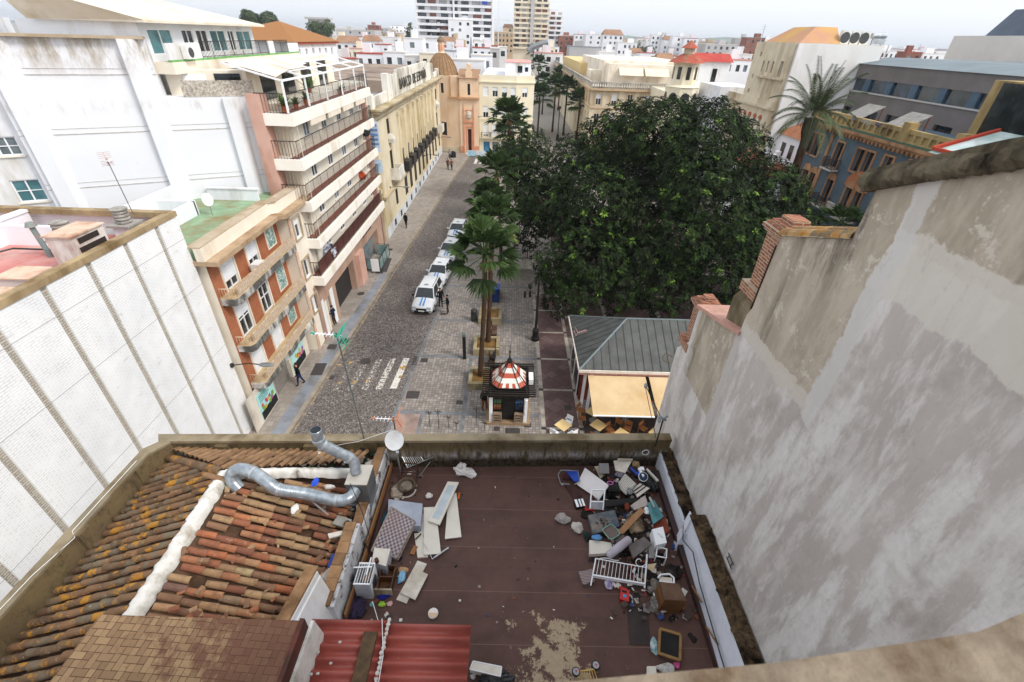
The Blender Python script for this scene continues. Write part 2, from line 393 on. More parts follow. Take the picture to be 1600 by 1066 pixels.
grate(g3(649,564,.004),.3,1.0,'narrow drain grate across the gutter beside the plaza edge')
grate(g3(663,563,.012),.5,.45,'square cover on the plaza beside the gutter drain')
grate(g3(645,617,.012),.8,.7,'dark square cover on the plaza below the cleanest zebra stripe')
grate(g3(718,629,.012),.4,.35,'small square cover on the plaza left of the kiosk')
grate(g3(692,491,.012),.45,.3,'small cover on the plaza at the feet of the two men by the taxis')
grate(g3(601,414,.124),.9,3.2,'long dark grate in the pavement by the glass stair entrance',R(4))
grate(g3(594,423,.124),.7,1.3,'short dark grate next to the long grate by the glass stair entrance',R(4))
grate(g3(607,390,.124),.8,.5,'small grate near the arched blue door')
grate(g3(801,676,.012),.85,.7,'dark square cover just behind the rooftop parapet in front of the kiosk')
grate(g3(776,670,.012),.35,.35,'small dark cover before the left corner of the kiosk step')
grate(g3(824,664,.012),.42,.42,'small dark cover beside the right corner of the kiosk step')
grate(g3(887,637,.017),.4,.4,'small square cover set in the maroon paving')
# ================================================================ left side of the street
class PL:
    def __init__(s,x0,y0,x1,y1):
        s.O=Vector((x0,y0,0)); d=Vector((x1-x0,y1-y0,0)); s.W=d.length; s.U=d/s.W; s.N=Vector((s.U.y,-s.U.x,0)); s.P=fr(s.O,s.U,s.N)
    def wall(s,mb,z0,z1,ops,depth=.18): wallgrid(mb,s.O,s.U,s.N,s.W,z0,z1,ops,depth)
def body(mb,pl,dep,z0,z1,front=False,top=True):
    P=pl.P; a,b,c,d=P(0,0,-dep),P(pl.W,0,-dep),P(pl.W,0,0),P(0,0,0)
    Z=lambda v,z:(v.x,v.y,z)
    mb.poly([Z(b,z0),Z(a,z0),Z(a,z1),Z(b,z1)]); mb.poly([Z(a,z0),Z(d,z0),Z(d,z1),Z(a,z1)]); mb.poly([Z(c,z0),Z(b,z0),Z(b,z1),Z(c,z1)])
    if front: mb.poly([Z(d,z0),Z(c,z0),Z(c,z1),Z(d,z1)])
    if top: mb.poly([Z(d,z1),Z(c,z1),Z(b,z1),Z(a,z1)])
def pbar(mb,P,a,b,w): mb.bar(P(*a),P(*b),w)
WHITE=mt('white_render','#e2e4e8','#ecedf0',.7,.85,.2,dirt='#b9b2a4',dirtamt=.35,bump=.15)
WHITE2=mt('white_render_stained','#dcdee4','#e8e9ed',.6,.85,.2,dirt='#a39b8d',dirtamt=.25,bump=.2)
CREAM=mt('cream_render','#e3d8c6','#ece3d4',.8,.85,.2,dirt='#b8a78c',dirtamt=.4)
FRAMEW=mt('white_window_frame','#e8eaec','#f0f1f2',3,.4,.4)
GLD=glass_mat('dark_window_glass','#181d20','#2d3438'); GLB=glass_mat('blue_green_glass','#3f6a70','#5d8f94'); GLG=glass_mat('grey_glass','#5b6468','#7c878b')
IRON=mt('black_railing','#1c1b1b','#2b2828',6,.5,.5); BLIND=mt('white_roller_blind','#dfe3e8','#eef0f3',2,.6,.3)
TANTOP=mt('tan_ledge','#a8977f','#b8a994',1.2,.9,.1,dirt='#8b7352')
# --- white brick wall building
t=T('white_brick_building',(-18,8,0),'long windowless white painted brick wall with grey vertical joints and an ochre coping','building')
n=NT('white_brick',.8,.25); p=n.pos((1,1,1)); 
b=n.n('ShaderNodeTexBrick'); b.inputs['Scale'].default_value=1; b.inputs['Brick Width'].default_value=.26; b.inputs['Row Height'].default_value=.085; b.inputs['Mortar Size'].default_value=.009
cx=n.n('ShaderNodeCombineXYZ'); sp=n.sep(p); n.L(sp[1],cx.inputs[0]); n.L(sp[2],cx.inputs[1]); n.L(cx.outputs[0],b.inputs['Vector'])
c=n.mix(n.ramp(n.noise(p,.6,4),[(.35,0.0),(.65,1.0)]),'#e4e6e9','#eff0f1')
gap=n.math('MULTIPLY',b.outputs['Fac'],n.ramp(n.noise(n.pos(),2.2,4),[(.35,.1),(.75,.75)]))
c=n.mix(gap,c,'#b5b1aa')
hi=n.ramp(sp[2],[(0,0.0),(1,1.0)]); 
c=n.mix(n.math('MULTIPLY',n.ramp(n.noise(n.pos((1,1,3)),1.5,6,.7),[(.6,0.0),(.72,1.0)]),.45),c,'#a59c8c')
n.col(c); n.bump(n.math('SUBTRACT',1.0,b.outputs['Fac']),.5,.012); WBRICK=n.m
n=NT('grey_brick_joint',.9,.2); p=n.pos(); sp=n.sep(p); cx=n.n('ShaderNodeCombineXYZ'); n.L(sp[1],cx.inputs[0]); n.L(sp[2],cx.inputs[1])
b=n.n('ShaderNodeTexBrick'); b.inputs['Scale'].default_value=1; b.inputs['Brick Width'].default_value=.3; b.inputs['Row Height'].default_value=.085; b.inputs['Mortar Size'].default_value=.014; n.L(cx.outputs[0],b.inputs['Vector'])
b.inputs['Color1'].default_value=lin('#aea79b'); b.inputs['Color2'].default_value=lin('#c3bcb0'); b.inputs['Mortar'].default_value=lin('#8c867d'); n.col(b.outputs['Color']); GBRICK=n.m
pl=PL(-14.2,-3,-14.2,19.0); js=[1.8+3+1.77*k for k in range(10)]
mb=M(); ops=[(y-.12,y+.12,0.0,12.2) for y in [7.1-1.77*1.0*3+1.77*k+3 for k in range(10)]]
pl.wall(mb,0,12.2,ops,.07); body(mb,pl,9,0,12.2,top=False); mb.build('wall',WBRICK,t)
mb=M()
for o in ops: mb.poly([pl.P(o[0],0,-.065),pl.P(o[1],0,-.065),pl.P(o[1],12.2,-.065),pl.P(o[0],12.2,-.065)])
mb.build('joint_strips',GBRICK,t)
mb=M(); mb.box(-14.48,-14.16,-3,19.05,12.2,12.42); mb.box(-23.2,-14.49,18.72,19.05,12.2,12.42); mb.build('coping',mt('ochre_coping','#9c8a6e','#b09b78',1.5,.9,.1,dirt='#6f5a3c',dirtamt=.7),t)
mb=M(); mb.box(-23.2,-14.62,-3,18.7,11.3,11.4); mb.build('roof',mt('red_roof_coating','#b56a64','#c98d86',.6,.8,.3,dirt='#c9b0a8',dirtamt=.6),t)
mb=M(); mb.box(-20.3,-20.1,-3,18.7,11.4,12.3); mb.box(-20.35,-20.05,-3,18.7,12.3,12.4); mb.box(-20.1,-17.8,17.3,17.5,11.4,12.2); mb.build('roof_parapet',WHITE2,t)
mb=M(); mb.cr=0
for z in (11.2,9.0,5.6): mb.box(-14.2,-14.192,-3,19,z,z+.008)
mb.build('line_stain',mt('hairline_crack','#8d8a86'),t)
def chimney(loc,label):
    c=T('round_chimney_pot',loc,label,'chimney','round vent chimneys on the red roof')
    m=M(); m.box(loc[0]-.32,loc[0]+.32,loc[1]-.32,loc[1]+.32,loc[2],loc[2]+.75); m.build('base',WHITE2,c)
    m=M(); m.box(loc[0]-.45,loc[0]+.45,loc[1]-.45,loc[1]+.45,loc[2]+.75,loc[2]+.83); m.build('slab',mt('concrete_grey','#8f8b84','#a39f98',2,.9),c)
    m=M()
    for k in range(4): m.lathe((loc[0],loc[1],loc[2]+.84+k*.13),[(.26,0),(.28,.03),(.28,.075),(.25,.1),(.2,.13)],14)
    m.lathe((loc[0],loc[1],loc[2]+1.37),[(.3,0),(.31,.05),(.1,.08)],14); m.build('louvred_pot',mt('pot_grey','#7e7b76','#a9a59c',5,.9),c)
chimney((-16.6,16.3,11.4),'round louvred vent chimney nearer to the red roof, left of the large metal cabinet')
chimney((-15.6,17.95,11.4),'round louvred vent chimney at the corner of the coping, right of the large metal cabinet')
def cabinet(x0,x1,y0,y1,z0,z1,label):
    c=T('rooftop_cooler_cabinet',((x0+x1)/2,(y0+y1)/2,z0),label,'cooler cabinet')
    m=M(); m.box(x0,x1,y0,y1,z0,z1); m.build('case',mt('cooler_white','#cfc4bd','#dcd4ce',2,.6,.4,dirt='#8c5d45',dirtamt=.45),c)
    m=M(); m.box(x0-.06,x1+.06,y0-.06,y1+.06,z1+.002,z1+.05); m.build('lid',mt('rusty_lid','#c4a48c','#d9c0ab',2,.8,.3,dirt='#8a5434'),c)
    m=M(); m.box(x1-.01,x1+.02,y0+.12,y1-.12,z0+.1,z0+(z1-z0)*.72); m.box(x1-.01,x1+.02,y0+.2,y1-.3,z0+(z1-z0)*.8,z0+(z1-z0)*.93); m.build('opening',mt('dark_grille','#2a2422','#3c302a',12,.9),c)
    return c
cabinet(-15.75,-14.85,14.7,16.1,11.4,12.85,'large rust-lidded metal cooler cabinet between the two round vent chimneys')
cabinet(-15.9,-14.9,12.75,13.55,11.4,12.25,'pale metal cooler box with dark front on the red roof, second from the left edge')
cabinet(-15.9,-14.9,11.35,12.2,11.4,12.2,'pale metal cooler box with dark front cut by the left edge of the photo')
pv=TM('vent_pipe',M().cyl((-17.6,16.3,11.4),(-17.7,16.3,12.6),.09,n=10).cyl((-17.7,16.3,12.6),(-17.7,16.3,12.75),.19,.12),mt('pipe_green','#6f8a88','#8a8580',3,.6),'grey green metal vent pipe with a rusty cap standing against the roof parapet','vent pipe')
m=M(); m.tube([(-20.0,10,11.5),(-20,12.5,11.55),(-19.9,14,11.9),(-19.9,15.2,11.6),(-19.0,16.4,11.65),(-17.3,16.5,11.6)],.035,6); TM('roof_cable',m,IRON,'loose dark cable running along the foot of the red roof parapet','cable')
# --- tall white building behind (party wall at an angle)
t=T('tall_white_building',(-20,28,0),'tall white rendered apartment block with a stained blank party wall and slanting tan penthouse roof','building')
wp=PL(-24.5,24.4,-14.42,29.44); P=wp.P
n=NT('party_white',.85,.2); p=n.pos(); s_=n.sep(p); c=n.mix(n.noise(p,.5,3),'#d8dade','#e4e5e8')
st=n.math('MULTIPLY',n.ramp(n.noise(n.pos((1,1,.3)),1.1,6,.72),[(.44,0.0),(.6,.9)]),n.math('DIVIDE',n.math('SUBTRACT',s_[2],16.5),1.1,True)); c=n.mix(st,c,n.mix(n.noise(p,3,3),'#8d8274','#b5a893'))
c=n.mix(n.ramp(n.noise(p,2.6,7,.75),[(.66,0.0),(.7,.6)]),c,'#b3a48e'); c=n.mix(n.math('MULTIPLY',n.ramp(n.noise(n.pos((2,2,.4)),1.5,5,.7),[(.5,0.0),(.65,.5)]),posmask(n,s_[2],14.9,15.75,.5)),c,'#a19a90'); n.col(c); PARTY=n.m
m=M(); w1=PL(-24.5,24.4,-18.6,27.35); w2=PL(-18.6,27.35,-14.42,29.44); body(m,w1,9,0,18.3,front=True); body(m,w2,9,0,15.7,front=True); m.build('wall',PARTY,t)
m=M(); w3=PL(-18.9,28.5,-14.8,30.5); body(m,w3,1,15.7,16.9,front=True); q=m.build('recessed_wall',CREAM,t); m=M(); fbox(m,w3.P,.8,1.9,15.75,16.7,.002,.05); m.build('white_shutter',BLIND,q); m=M(); fbox(m,w3.P,2.3,3.6,16.2,16.75,.002,.05); m.build('window',GLD,q)
m=M()
for u0,u1,z1,d in ((0.3,1.0,18.3,.3),(5.5,6.1,18.3,.4),(9.3,9.8,15.69,.3)): m.hexa([P(u0,0,0),P(u1+.35,0,0),P(u1,0,d),P(u0,0,d),P(u0,z1,0),P(u1+.35,z1,0),P(u1,z1,d),P(u0,z1,d)])
m.build('pilasters',PARTY,t)
m=M()
for z in (16.76,14.1,11.45):
    e=6.6 if z>16 else wp.W; fbox(m,P,0,e,z,z+.03,.0,.03); fbox(m,P,0,e,z+.26,z+.275,.0,.02)
m.build('string_course',mt('thin_ledge_line','#a9a49c','#c9c5be',3),t)
m=M(); fbox(m,P,-.1,6.6,18.3,18.42,-.4,.32); m.build('ledge',TANTOP,t)
# lower right volume: remove visual of the upper part by a loggia box
t2=T('salmon_pier_apartment_block',(-14,37,0),'cream apartment block with long wrap-around balconies and a pergola on its roof terrace','building')
aw=PL(-13.2,29.6,-13.2,46.4); P=aw.P
LV=[5.1,7.55,10.0,12.5,14.95]
ops=[]
for i,z in enumerate(LV[:4]):
    for u in (1.7,4.9,8.1,11.3,14.0): ops.append((u,u+1.0,z+.75,z+1.85))
m=M(); aw.wall(m,3.2,15.3,ops,.06); body(m,aw,6,0,15.3); m.build('wall',mt('apartment_cream','#e4dccb','#ebe5d8',.8,.85,.2,dirt='#c3b59c',dirtamt=.3),t2)
for k,o in enumerate(ops): window(t2,P,*o,depth=.06,frame=FRAMEW,glass=GLD if k%3 else GLG,cols=2,sill=CREAM,blind=(0,.35,0,0,.5)[k%5],blindmat=BLIND)
BEAM=mt('balcony_beam','#efe8dc','#f4efe6',1,.8,.2,dirt='#cbbda5',dirtamt=.3); SALM=mt('salmon_pier','#c59a8a','#d2ab9c',.8,.85,.2,dirt='#9c7263',dirtamt=.5)
BFL=mt('balcony_floor_tile','#7c4a3e','#8e5a4c',2,.8)
for i,z in enumerate(LV):
    y1=45.0; x1=-12.4; y0=28.35 if i else 27.8
    m=M(); m.prism([(-13.19,29.62),(-14.4,29.3),(-14.4,y0),(x1,y0),(x1,y1),(-13.19,y1)],z-.62,z-.0); bal=m.build('balcony',BEAM,t2)
    m=M(); m.prism([(-13.18,29.7),(-13.18,y0+.25),(x1-.3,y0+.25),(x1-.3,y1-.1),(-13.18,y1-.1)],z+.002,z+.02); m.build('floor',BFL,bal)
    m=M()
    railing(m,[(-14.35,y0+.15,z),(x1-.2,y0+.15,z),(x1-.2,y1-.05,z),(-13.2,y1-.05,z)],1.0,.012,.16); m.build('railing',IRON,bal)
    if i==0:
        m=M(); m.box(x1-.25,x1-.24,y0+(.3 if i<2 else 1.5),y1-.4-(7 if i==3 else 0),z+.08,z+.95); m.build('railing_screen',mt('brown_screen','#6b3b33','#7d4a40',2,.9) if i!=3 else IRON,bal)
    if i<4:
        # awning valance under the beam above
        pass
for i,z in enumerate(LV[1:4]):
    m=M(); 
    for k in range(4):
        y=29.2; m.bar((-14.35+k*.45,y,z),(-14.35+k*.45,y,z+1.8),.04)
    for k in range(9): m.bar((-14.3+k*.22,29.0,z),(-14.3+k*.22,29.0,z+1.83),.03)
    m.build('privacy_bars',mt('beige_bars','#c9bba6','#d8ccb9'),t2)
m=M()
for k in range(4):
    y=31+k*3.2; m.box(-12.5,-12.42,y-.1,y+2.5,14.0,14.32)
m.build('awnings',mt('beige_awning','#d9cdb8','#e6dccb',2,.9),t2)
for b_ in ((-14.75,-14.05,28.3,29.3,0,15.9),(-13.19,-12.8,44.2,44.7,5,14.3)): m=M(); m.box(*b_); m.build('salmon_pier',SALM,t2)
# street level
gw=PL(-13.15,27.6,-13.15,46.4); P=gw.P
m=M(); ops=[(1.1,2.2,.1,2.7),(3.6,8.2,.1,2.9),(10.8,16.2,.1,2.7)]; gw.wall(m,0,4.4,ops,.6); m.build('shop_front',mt('brown_stone_cladding','#b0917f','#bd9e8c',.7,.7,.3,dirt='#8e705f'),t2)
m=M(); fbox(m,P,.6,1.0,.1,3.0,.001,.03); fbox(m,P,2.3,2.9,.1,3.0,.001,.03); m.build('white_shop_panels',FRAMEW,t2)
m=M(); fbox(m,P,3.6,8.2,.1,2.9,-.55,-.5); fbox(m,P,1.1,2.2,.1,2.7,-.55,-.5); m.build('roller_shutter',mt('dark_shutter','#1d1c1c','#2a2828',3,.5,.5),t2)
m=M(); fbox(m,P,10.8,16.2,.1,2.7,-.55,-.5); m.build('shop_window',GLG,t2)
m=M(); fbox(m,P,8.8,10.3,.1,3.0,.001,.35); m.build('stone_pillar',SALM,t2)
def textobj(name,body,mat,size,mw,par=None,ext=.01,align='CENTER'):
    cu=bpy.data.curves.new(name,'FONT'); cu.body=body; cu.size=size; cu.extrude=ext; cu.align_x=align; cu.space_character=1.15; cu.align_y='CENTER'
    o=bpy.data.objects.new(name,cu); COL.objects.link(o); bpy.context.view_layer.update()
    me=bpy.data.meshes.new_from_object(o.evaluated_get(bpy.context.evaluated_depsgraph_get())); me.materials.clear(); me.materials.append(mat)
    bpy.data.objects.remove(o); q=bpy.data.objects.new(name,me); COL.objects.link(q)
    if par: q.parent=par; q.matrix_basis=XF[par.name].inverted()@mw
    else: q.matrix_world=mw; XF[q.name]=mw
    return q
def onwall(P,u,z,d=.03):
    a=P(u,z,d); U=(P(1,0)-P(0,0)).normalized(); N=(P(0,0,1)-P(0,0,0)).normalized()
    return Matrix.Translation(a)@Matrix((U,Vector((0,0,1)),N)).transposed().to_4x4()
textobj('shop_sign','El Corralón',mt('sign_brown','#3b2a24'),.5,onwall(P,13.0,3.6),t2)
# terrace on top with pergola
m=M(); m.box(-15.2,-15.0,29.5,44,14.95,17.3); m.build('terrace_wall',CREAM,t2)
for y in (31,34,37.2,40.5): m=M(); m.box(-15.02,-14.97,y,y+1.8,15.0,17.0); m.build('terrace_door',GLD,t2)
m=M()
for y in (28.4,31.6,34.9,38.2,41.6,44.5): m.bar((-12.6,y,15),(-12.6,y,16.6),.09)
for y in (28.4,31.6,34.9,38.2,41.6,44.5): m.bar((-12.6,y,16.6),(-15.6,y,17.35),.09)
for f in (0,.33,.66,1): m.bar((-12.6-3*f,28.4,16.6+.75*f),(-12.6-3*f,44.5,16.6+.75*f),.1)
m.build('pergola_frame',FRAMEW,t2)
m=M(); m.poly([(-12.9,28.5,16.76),(-12.9,28.5,16.76),(-15.5,28.5,17.42),(-15.5,36,17.42),(-14.0,36,17.05),(-13.4,31,16.88)][1:]); m.cr=.2
for y0,y1 in ((31.8,34.7),): m.poly([(-13.5,y0,16.93),(-15.5,y0,17.43),(-15.5,y1,17.43),(-13.5,y1,16.93)])
m.build('pergola_canopy',mt('cream_canvas','#ece5da','#d8bca6',.5,.9,.1),t2)
# tiles balustrade corner terrace to the left of the pier
m=M(); fbox(m,wp.P,7.5,11,15.72,16.5,.0,.0+.02); m.build('patterned_balustrade',mt('breeze_block','#cfc6ba','#8d857b',9,.9),t2)
# potted plants on terraces
def plantpot(loc,label,r=.22,h=.8,col=('#3b5a22','#6c8a35'),grp=None,n=60,pot=True):
    c=T('potted_plant',loc,label,'plant',grp); x,y,z=loc
    if pot:
        m=M(); m.lathe((x,y,z),[(r*.6,0),(r*.8,.3*h),(r*.85,.32*h)],10); m.build('pot',mt('terracotta_pot','#a3542f','#b86a42',3),c)
    m=M()
    for i in range(n):
        a=random.uniform(0,2*PI); e=random.uniform(.1,1.4); L=h*random.uniform(.35,.8); b0=Vector((x,y,z+.3*h)); d=Vector((math.cos(a)*math.cos(e),math.sin(a)*math.cos(e),math.sin(e)))
        s_=Vector((-math.sin(a),math.cos(a),0))*.05; m.cr=random.random(); k=b0+d*L
        m.poly([b0+d*L*.4-s_,k+Vector((0,0,-.06*e)),b0+d*L*.4+s_,b0+d*L*.1])
    m.build('foliage',mt('plant_green_'+col[0][1:],col[0],col[1],4,.7,.3,rnd=.5),c); return c
for i,(x,y,s) in enumerate([(-12.95,28.9,1.0),(-13.2,29.4,1.1),(-12.9,30.3,.8),(-13.1,32.4,.9),(-14.2,36,1.8),(-12.9,39,.8)]):
    plantpot((x,y,14.98),['green plant in the near corner of the pergola terrace','second bushy plant behind the near corner of the pergola terrace','small plant by the first pergola post','low plant between the first two pergola posts','tall fern under the middle of the pergola','small plant near the far pergola posts'][i],.2,s,grp=None)
# --- penthouse on the tall white building
pw=PL(-18.9,27.6,-18.9,39.6); P=pw.P
ops=[(.6,2.6,17.6,18.75),(3.5,4.6,17.6,18.75),(4.9,6.1,17.6,18.75),(6.4,8.2,17.6,18.75),(8.5,9.3,17.6,18.75),(9.6,11.6,17.6,18.75)]
m=M(); pw.wall(m,17.3,19.0,ops,.1); body(m,pw,6,15.3,19.0); m.build('penthouse_wall',WHITE,t)
for k,o in enumerate(ops): window(t,P,*o,depth=.1,frame=FRAMEW,glass=GLB if k not in (1,2,4) else GLD,cols=2)
m=M(); m.hexa([P(-.4,19.0,.7),P(12.6,19.0,.7),P(12.6,19.0,-5),P(-.4,19.0,-5),P(-.4,19.12,.7),P(12.6,19.12,.7),P(9,20.4,-5),P(-2,20.6,-5)]); m.build('penthouse_roof',mt('tan_roof_sheet','#d6cbb9','#e2d9c9',1,.8,.2,dirt='#bba98c',dirtamt=.3),t)
m=M(); m.box(-19.5,-17.9,27.9,45,16.75,17.3); m.build('penthouse_base',CREAM,t)
m=M(); m.box(-18.1,-17.92,27.9,45,17.3,17.4);  m.build('green_edge',mt('green_painted_edge','#5d9a4f','#7db06f',2),t)
m=M(); railing(m,[(-18.0,31,17.4),(-18.0,39.6,17.4)],.8,.015,.15); railing(m,[(-18.0,40.6,17.4),(-18.0,43,17.4)],.8,.015,.15); m.build('penthouse_railing',IRON,t)
for b_ in ((27.9,30.9,18.15),(39.7,40.5,18.15),(43.1,45,18.0)): m=M(); m.box(-18.1,-17.95,b_[0],b_[1],17.401,b_[2]); m.build('penthouse_parapet',WHITE,t)
def acunit(loc,label,rz=0,w=.85,h=.6,d=.32,group=None):
    c=T('air_conditioner',loc,label,'air conditioner',group,rz); X=XF[c.name]
    def tr(mb): mb.v=[tuple(X@Vector(v)) for v in mb.v]; return mb
    tr(M().box(-w/2,w/2,-d/2,d/2,0,h)).build('case',mt('ac_white','#d9dad6','#e8e8e4',2,.5,.4),c)
    m=M(); m.cyl((-.1*w,-d/2-.012,h/2),(-.1*w,-d/2+.01,h/2),h*.4,n=16); tr(m).build('fan_grille',mt('ac_dark','#3a3c3d','#555555',20,.6),c)
    return c
acunit((-17.75,29.4,17.42),'white air conditioner hung on the penthouse parapet above the green edge',R(90))
# second white block behind penthouse with arches
t=T('white_villa_brown_roof',(-45,90,0),'white building with a brown tiled hip roof and a row of small arched windows','building')
pa=PL(-38,84,-33,99); q0=GY(440,60,84); 
pa=PL(GY(455,60,80).x,80,GY(523,55,96).x,96); P=pa.P
ops=[(1.5+2.4*k,2.2+2.4*k,15.3,16.4) for k in range(6)]+[(3+2.6*k,3.9+2.6*k,11.5,13.3) for k in range(5)]
m=M(); pa.wall(m,0,17.3,ops,.25); body(m,pa,14,0,17.3); m.build('wall',WHITE,t)
for o in ops: window(t,P,*o,depth=.25,frame=FRAMEW,glass=GLD,lite=True,cols=1)
m=M(); W_=pa.W; m.poly([P(-.6,17.3,.6),P(W_+.6,17.3,.6),P(W_*.55,19.9,-6)]); m.poly([P(W_+.6,17.3,.6),P(W_+.6,17.3,-14.6),P(W_*.55,19.9,-6)]); m.poly([P(W_+.6,17.3,-14.6),P(-.6,17.3,-14.6),P(W_*.55,19.9,-6)]); m.poly([P(-.6,17.3,-14.6),P(-.6,17.3,.6),P(W_*.55,19.9,-6)])
m.build('roof',mt('brown_tiles','#8f6440','#a3764e',2,.9,.1,stretch=(6,6,1)),t)
m=M(); fbox(m,P,-.4,W_+.4,17.0,17.25,.01,.4); m.build('cornice',mt('red_cornice','#b0563f','#c06a50'),t)
# courtyard wings to the left
t=T('courtyard_wing',(-25,20,0),'white courtyard wing with barred and green glazed windows left of the blank party wall','building')
lq=PL(-30.5,22.2,-24.45,25.3); P=lq.P
ops=[(4.75,5.95,10.75,11.9),(5.0,5.9,13.1,14.0),(3.7,4.6,12.9,13.9),(4.6,5.5,15.5,16.6)]
m=M(); lq.wall(m,0,19,ops,.15); body(m,lq,4,0,19); m.build('wall',WHITE,t)
for k,o in enumerate(ops): window(t,P,*o,depth=.15,frame=FRAMEW,glass=GLB if k==0 else GLG,cols=2,rows=2,sill=CREAM)
lp=PL(-23.0,2,-23.0,13.2); P=lp.P
ops=[(8.0,9.0,11.45,12.35),(9.35,10.3,11.45,12.3),(8.6,9.4,13.6,14.5)]
m=M(); lp.wall(m,0,17,ops,.15); body(m,lp,5,0,17); m.build('near_wall',WHITE,t)
for o in ops:
    w=window(t,P,*o,depth=.15,frame=FRAMEW,glass=GLD,cols=2); b=M()
    for k in range(7): u=o[0]+(o[1]-o[0])*k/6; pbar(b,P,(u,o[2],.03),(u,o[3],.03),.02)
    for z in (o[2]+.1,o[3]-.1): pbar(b,P,(o[0],z,.03),(o[1],z,.03),.02)
    b.build('window_bars',IRON,w)
m=M(); m.tube([P(9.6,17,.06),P(10.0,14,.06),P(10.6,12.4,.06),P(11.0,10,.06)],.04,6); m.build('drain_pipe',mt('grey_pipe','#6f7276'),t)
# --- orange brick house
t=T('orange_brick_house',(-16,25,0),'four storey orange brick house with white shutters, peeling balconies and a green flat roof','building')
n=NT('orange_brick',.85,.2); p=n.pos(); sp=n.sep(p); cx=n.n('ShaderNodeCombineXYZ'); n.L(sp[1],cx.inputs[0]); n.L(sp[2],cx.inputs[1])
b=n.n('ShaderNodeTexBrick'); b.inputs['Scale'].default_value=1; b.inputs['Brick Width'].default_value=.25; b.inputs['Row Height'].default_value=.07; b.inputs['Mortar Size'].default_value=.008; n.L(cx.outputs[0],b.inputs['Vector'])
b.inputs['Color1'].default_value=lin('#a06248'); b.inputs['Color2'].default_value=lin('#ae7355'); b.inputs['Mortar'].default_value=lin('#a06a4a'); n.col(n.mix(n.ramp(n.noise(n.pos(),1.2,4),[(.4,0.0),(.7,.5)]),b.outputs['Color'],'#96502f')); OBRICK=n.m
ow=PL(-13.9,19.25,-13.9,27.25); P=ow.P
BZ=[2.55,5.0,7.75]  # balcony slab undersides+
ops=[]
for i,z in enumerate(BZ):
    ops+= [(.9,2.05,z+.25,z+2.15),(3.3,4.4,z+.25,z+2.15)]
m=M(); ow.wall(m,2.4,10.1,ops,.1); m.build('brick_wall',OBRICK,t)
for k,o in enumerate(ops):
    w=window(t,P,*o,depth=.1,frame=FRAMEW,glass=GLD,cols=2,rows=2,blind=[1,1,.4,.15,.75,.7][k],blindmat=BLIND,name='balcony_door')
    b=M(); fbox(b,P,o[0]-.1,o[0],o[2],o[3]+.1,.001,.06); fbox(b,P,o[1],o[1]+.1,o[2],o[3]+.1,.001,.06); fbox(b,P,o[0],o[1],o[3],o[3]+.1,.001,.06); b.build('door_surround',CREAM,w)
# mural tile panels
n=NT('mural_tiles',.3,.5); f=n.noise(n.pos(),4.5,3,.6,1.5); n.col(n.ramp(f,[(.40,'#d3dcd2'),(.47,'#a7c4c0'),(.52,'#5b8f96'),(.57,'#2f5560'),(.62,'#7fae8a'),(.7,'#dfe3d8')])); MUR=n.m
for z in BZ:
    m=M(); fbox(m,P,5.55,6.65,z+.5,z+2.1,.001,.03); q=m.build('mural_panel_frame',CREAM,t); m=M(); fbox(m,P,5.65,6.55,z+.6,z+2.0,.031,.04); m.build('mural_tiles',MUR,q)
# loggia bay and cream tower
m=M(); body(m,ow,4,0,10.0,top=False); m.box(-15.4,-15.3,27.2,28.6,0,10.0); m.build('side_walls',CREAM,t)
m=M(); m.poly([(-15.2,27.2,0),(-15.2,28.6,0),(-15.2,28.6,10),(-15.2,27.2,10)]); m.box(-15.2,-13.92,27.25,27.3,0,10); m.build('loggia_recess',mt('loggia_dark','#4b3f3a','#5c4e47',2),t)
ct=PL(-13.2,26.4,-13.2,29.2); P=ct.P
ops=[(.55,1.5,8.0,9.3),(.55,1.5,5.3,6.6),(.55,1.5,2.75,3.95)]
m=M(); ct.wall(m,0,9.9,ops,.2); body(m,ct,2,0,9.9); m.build('cream_tower_wall',CREAM,t)
for k,o in enumerate(ops):
    w=window(t,P,*o,depth=.2,frame=FRAMEW,glass=GLD,cols=2,sill=TANTOP,blind=[.35,0,1][k],blindmat=BLIND)
    b=M(); fbox(b,P,o[0]-.12,o[1]+.12,o[3],o[3]+.12,.001,.08); fbox(b,P,o[0]-.12,o[0],o[2],o[3],.001,.08); fbox(b,P,o[1],o[1]+.12,o[2],o[3],.001,.08); b.build('window_surround',TANTOP,w)
m=M()
for k in range(24): fbox(m,P,-.02,.26,.05+k*.41,.43+k*.41,.001,.05+.01*(k%2))
m.build('quoins',mt('pink_quoin_stone','#c9a791','#d8bba8',2,dirt='#a3806b'),t)
PEEL=mt('peeling_slab','#54524f','#6b6966',2.5,.9,.1,dirt='#e8e4dc',dirtamt=.55)
for i,z in enumerate(BZ):
    m=M(); m.prism([(-13.89,19.35),(-13.2,18.75+.6),(-13.05,19.6),(-13.05,26.39),(-13.89,26.39)],z-.12,z+.22); bal=m.build('balcony_slab',PEEL,t)
    m=M(); m.prism([(-13.89,19.4),(-13.25,19.4),(-13.1,19.62),(-13.1,26.38),(-13.89,26.38)],z+.222,z+.25); m.build('balcony_floor',mt('yellow_floor','#b5a078','#c4b08c',2),bal)
    m=M(); railing(m,[(-13.86,19.45,z+.25),(-13.3,19.45,z+.25),(-13.15,19.7,z+.25),(-13.15,26.36,z+.25)],.5,.012,.12); 
    m.build('balcony_railing',mt('cream_rail','#d8c8ae','#b58d6b',3),bal)
    m=M(); m.box(-13.135,-13.12,19.75,26.35,z+.3,z+.72); m.build('lattice_panel',mt('lattice_cream','#cdbfaa','#a98b72',7,.9,stretch=(1,3,1)),bal)
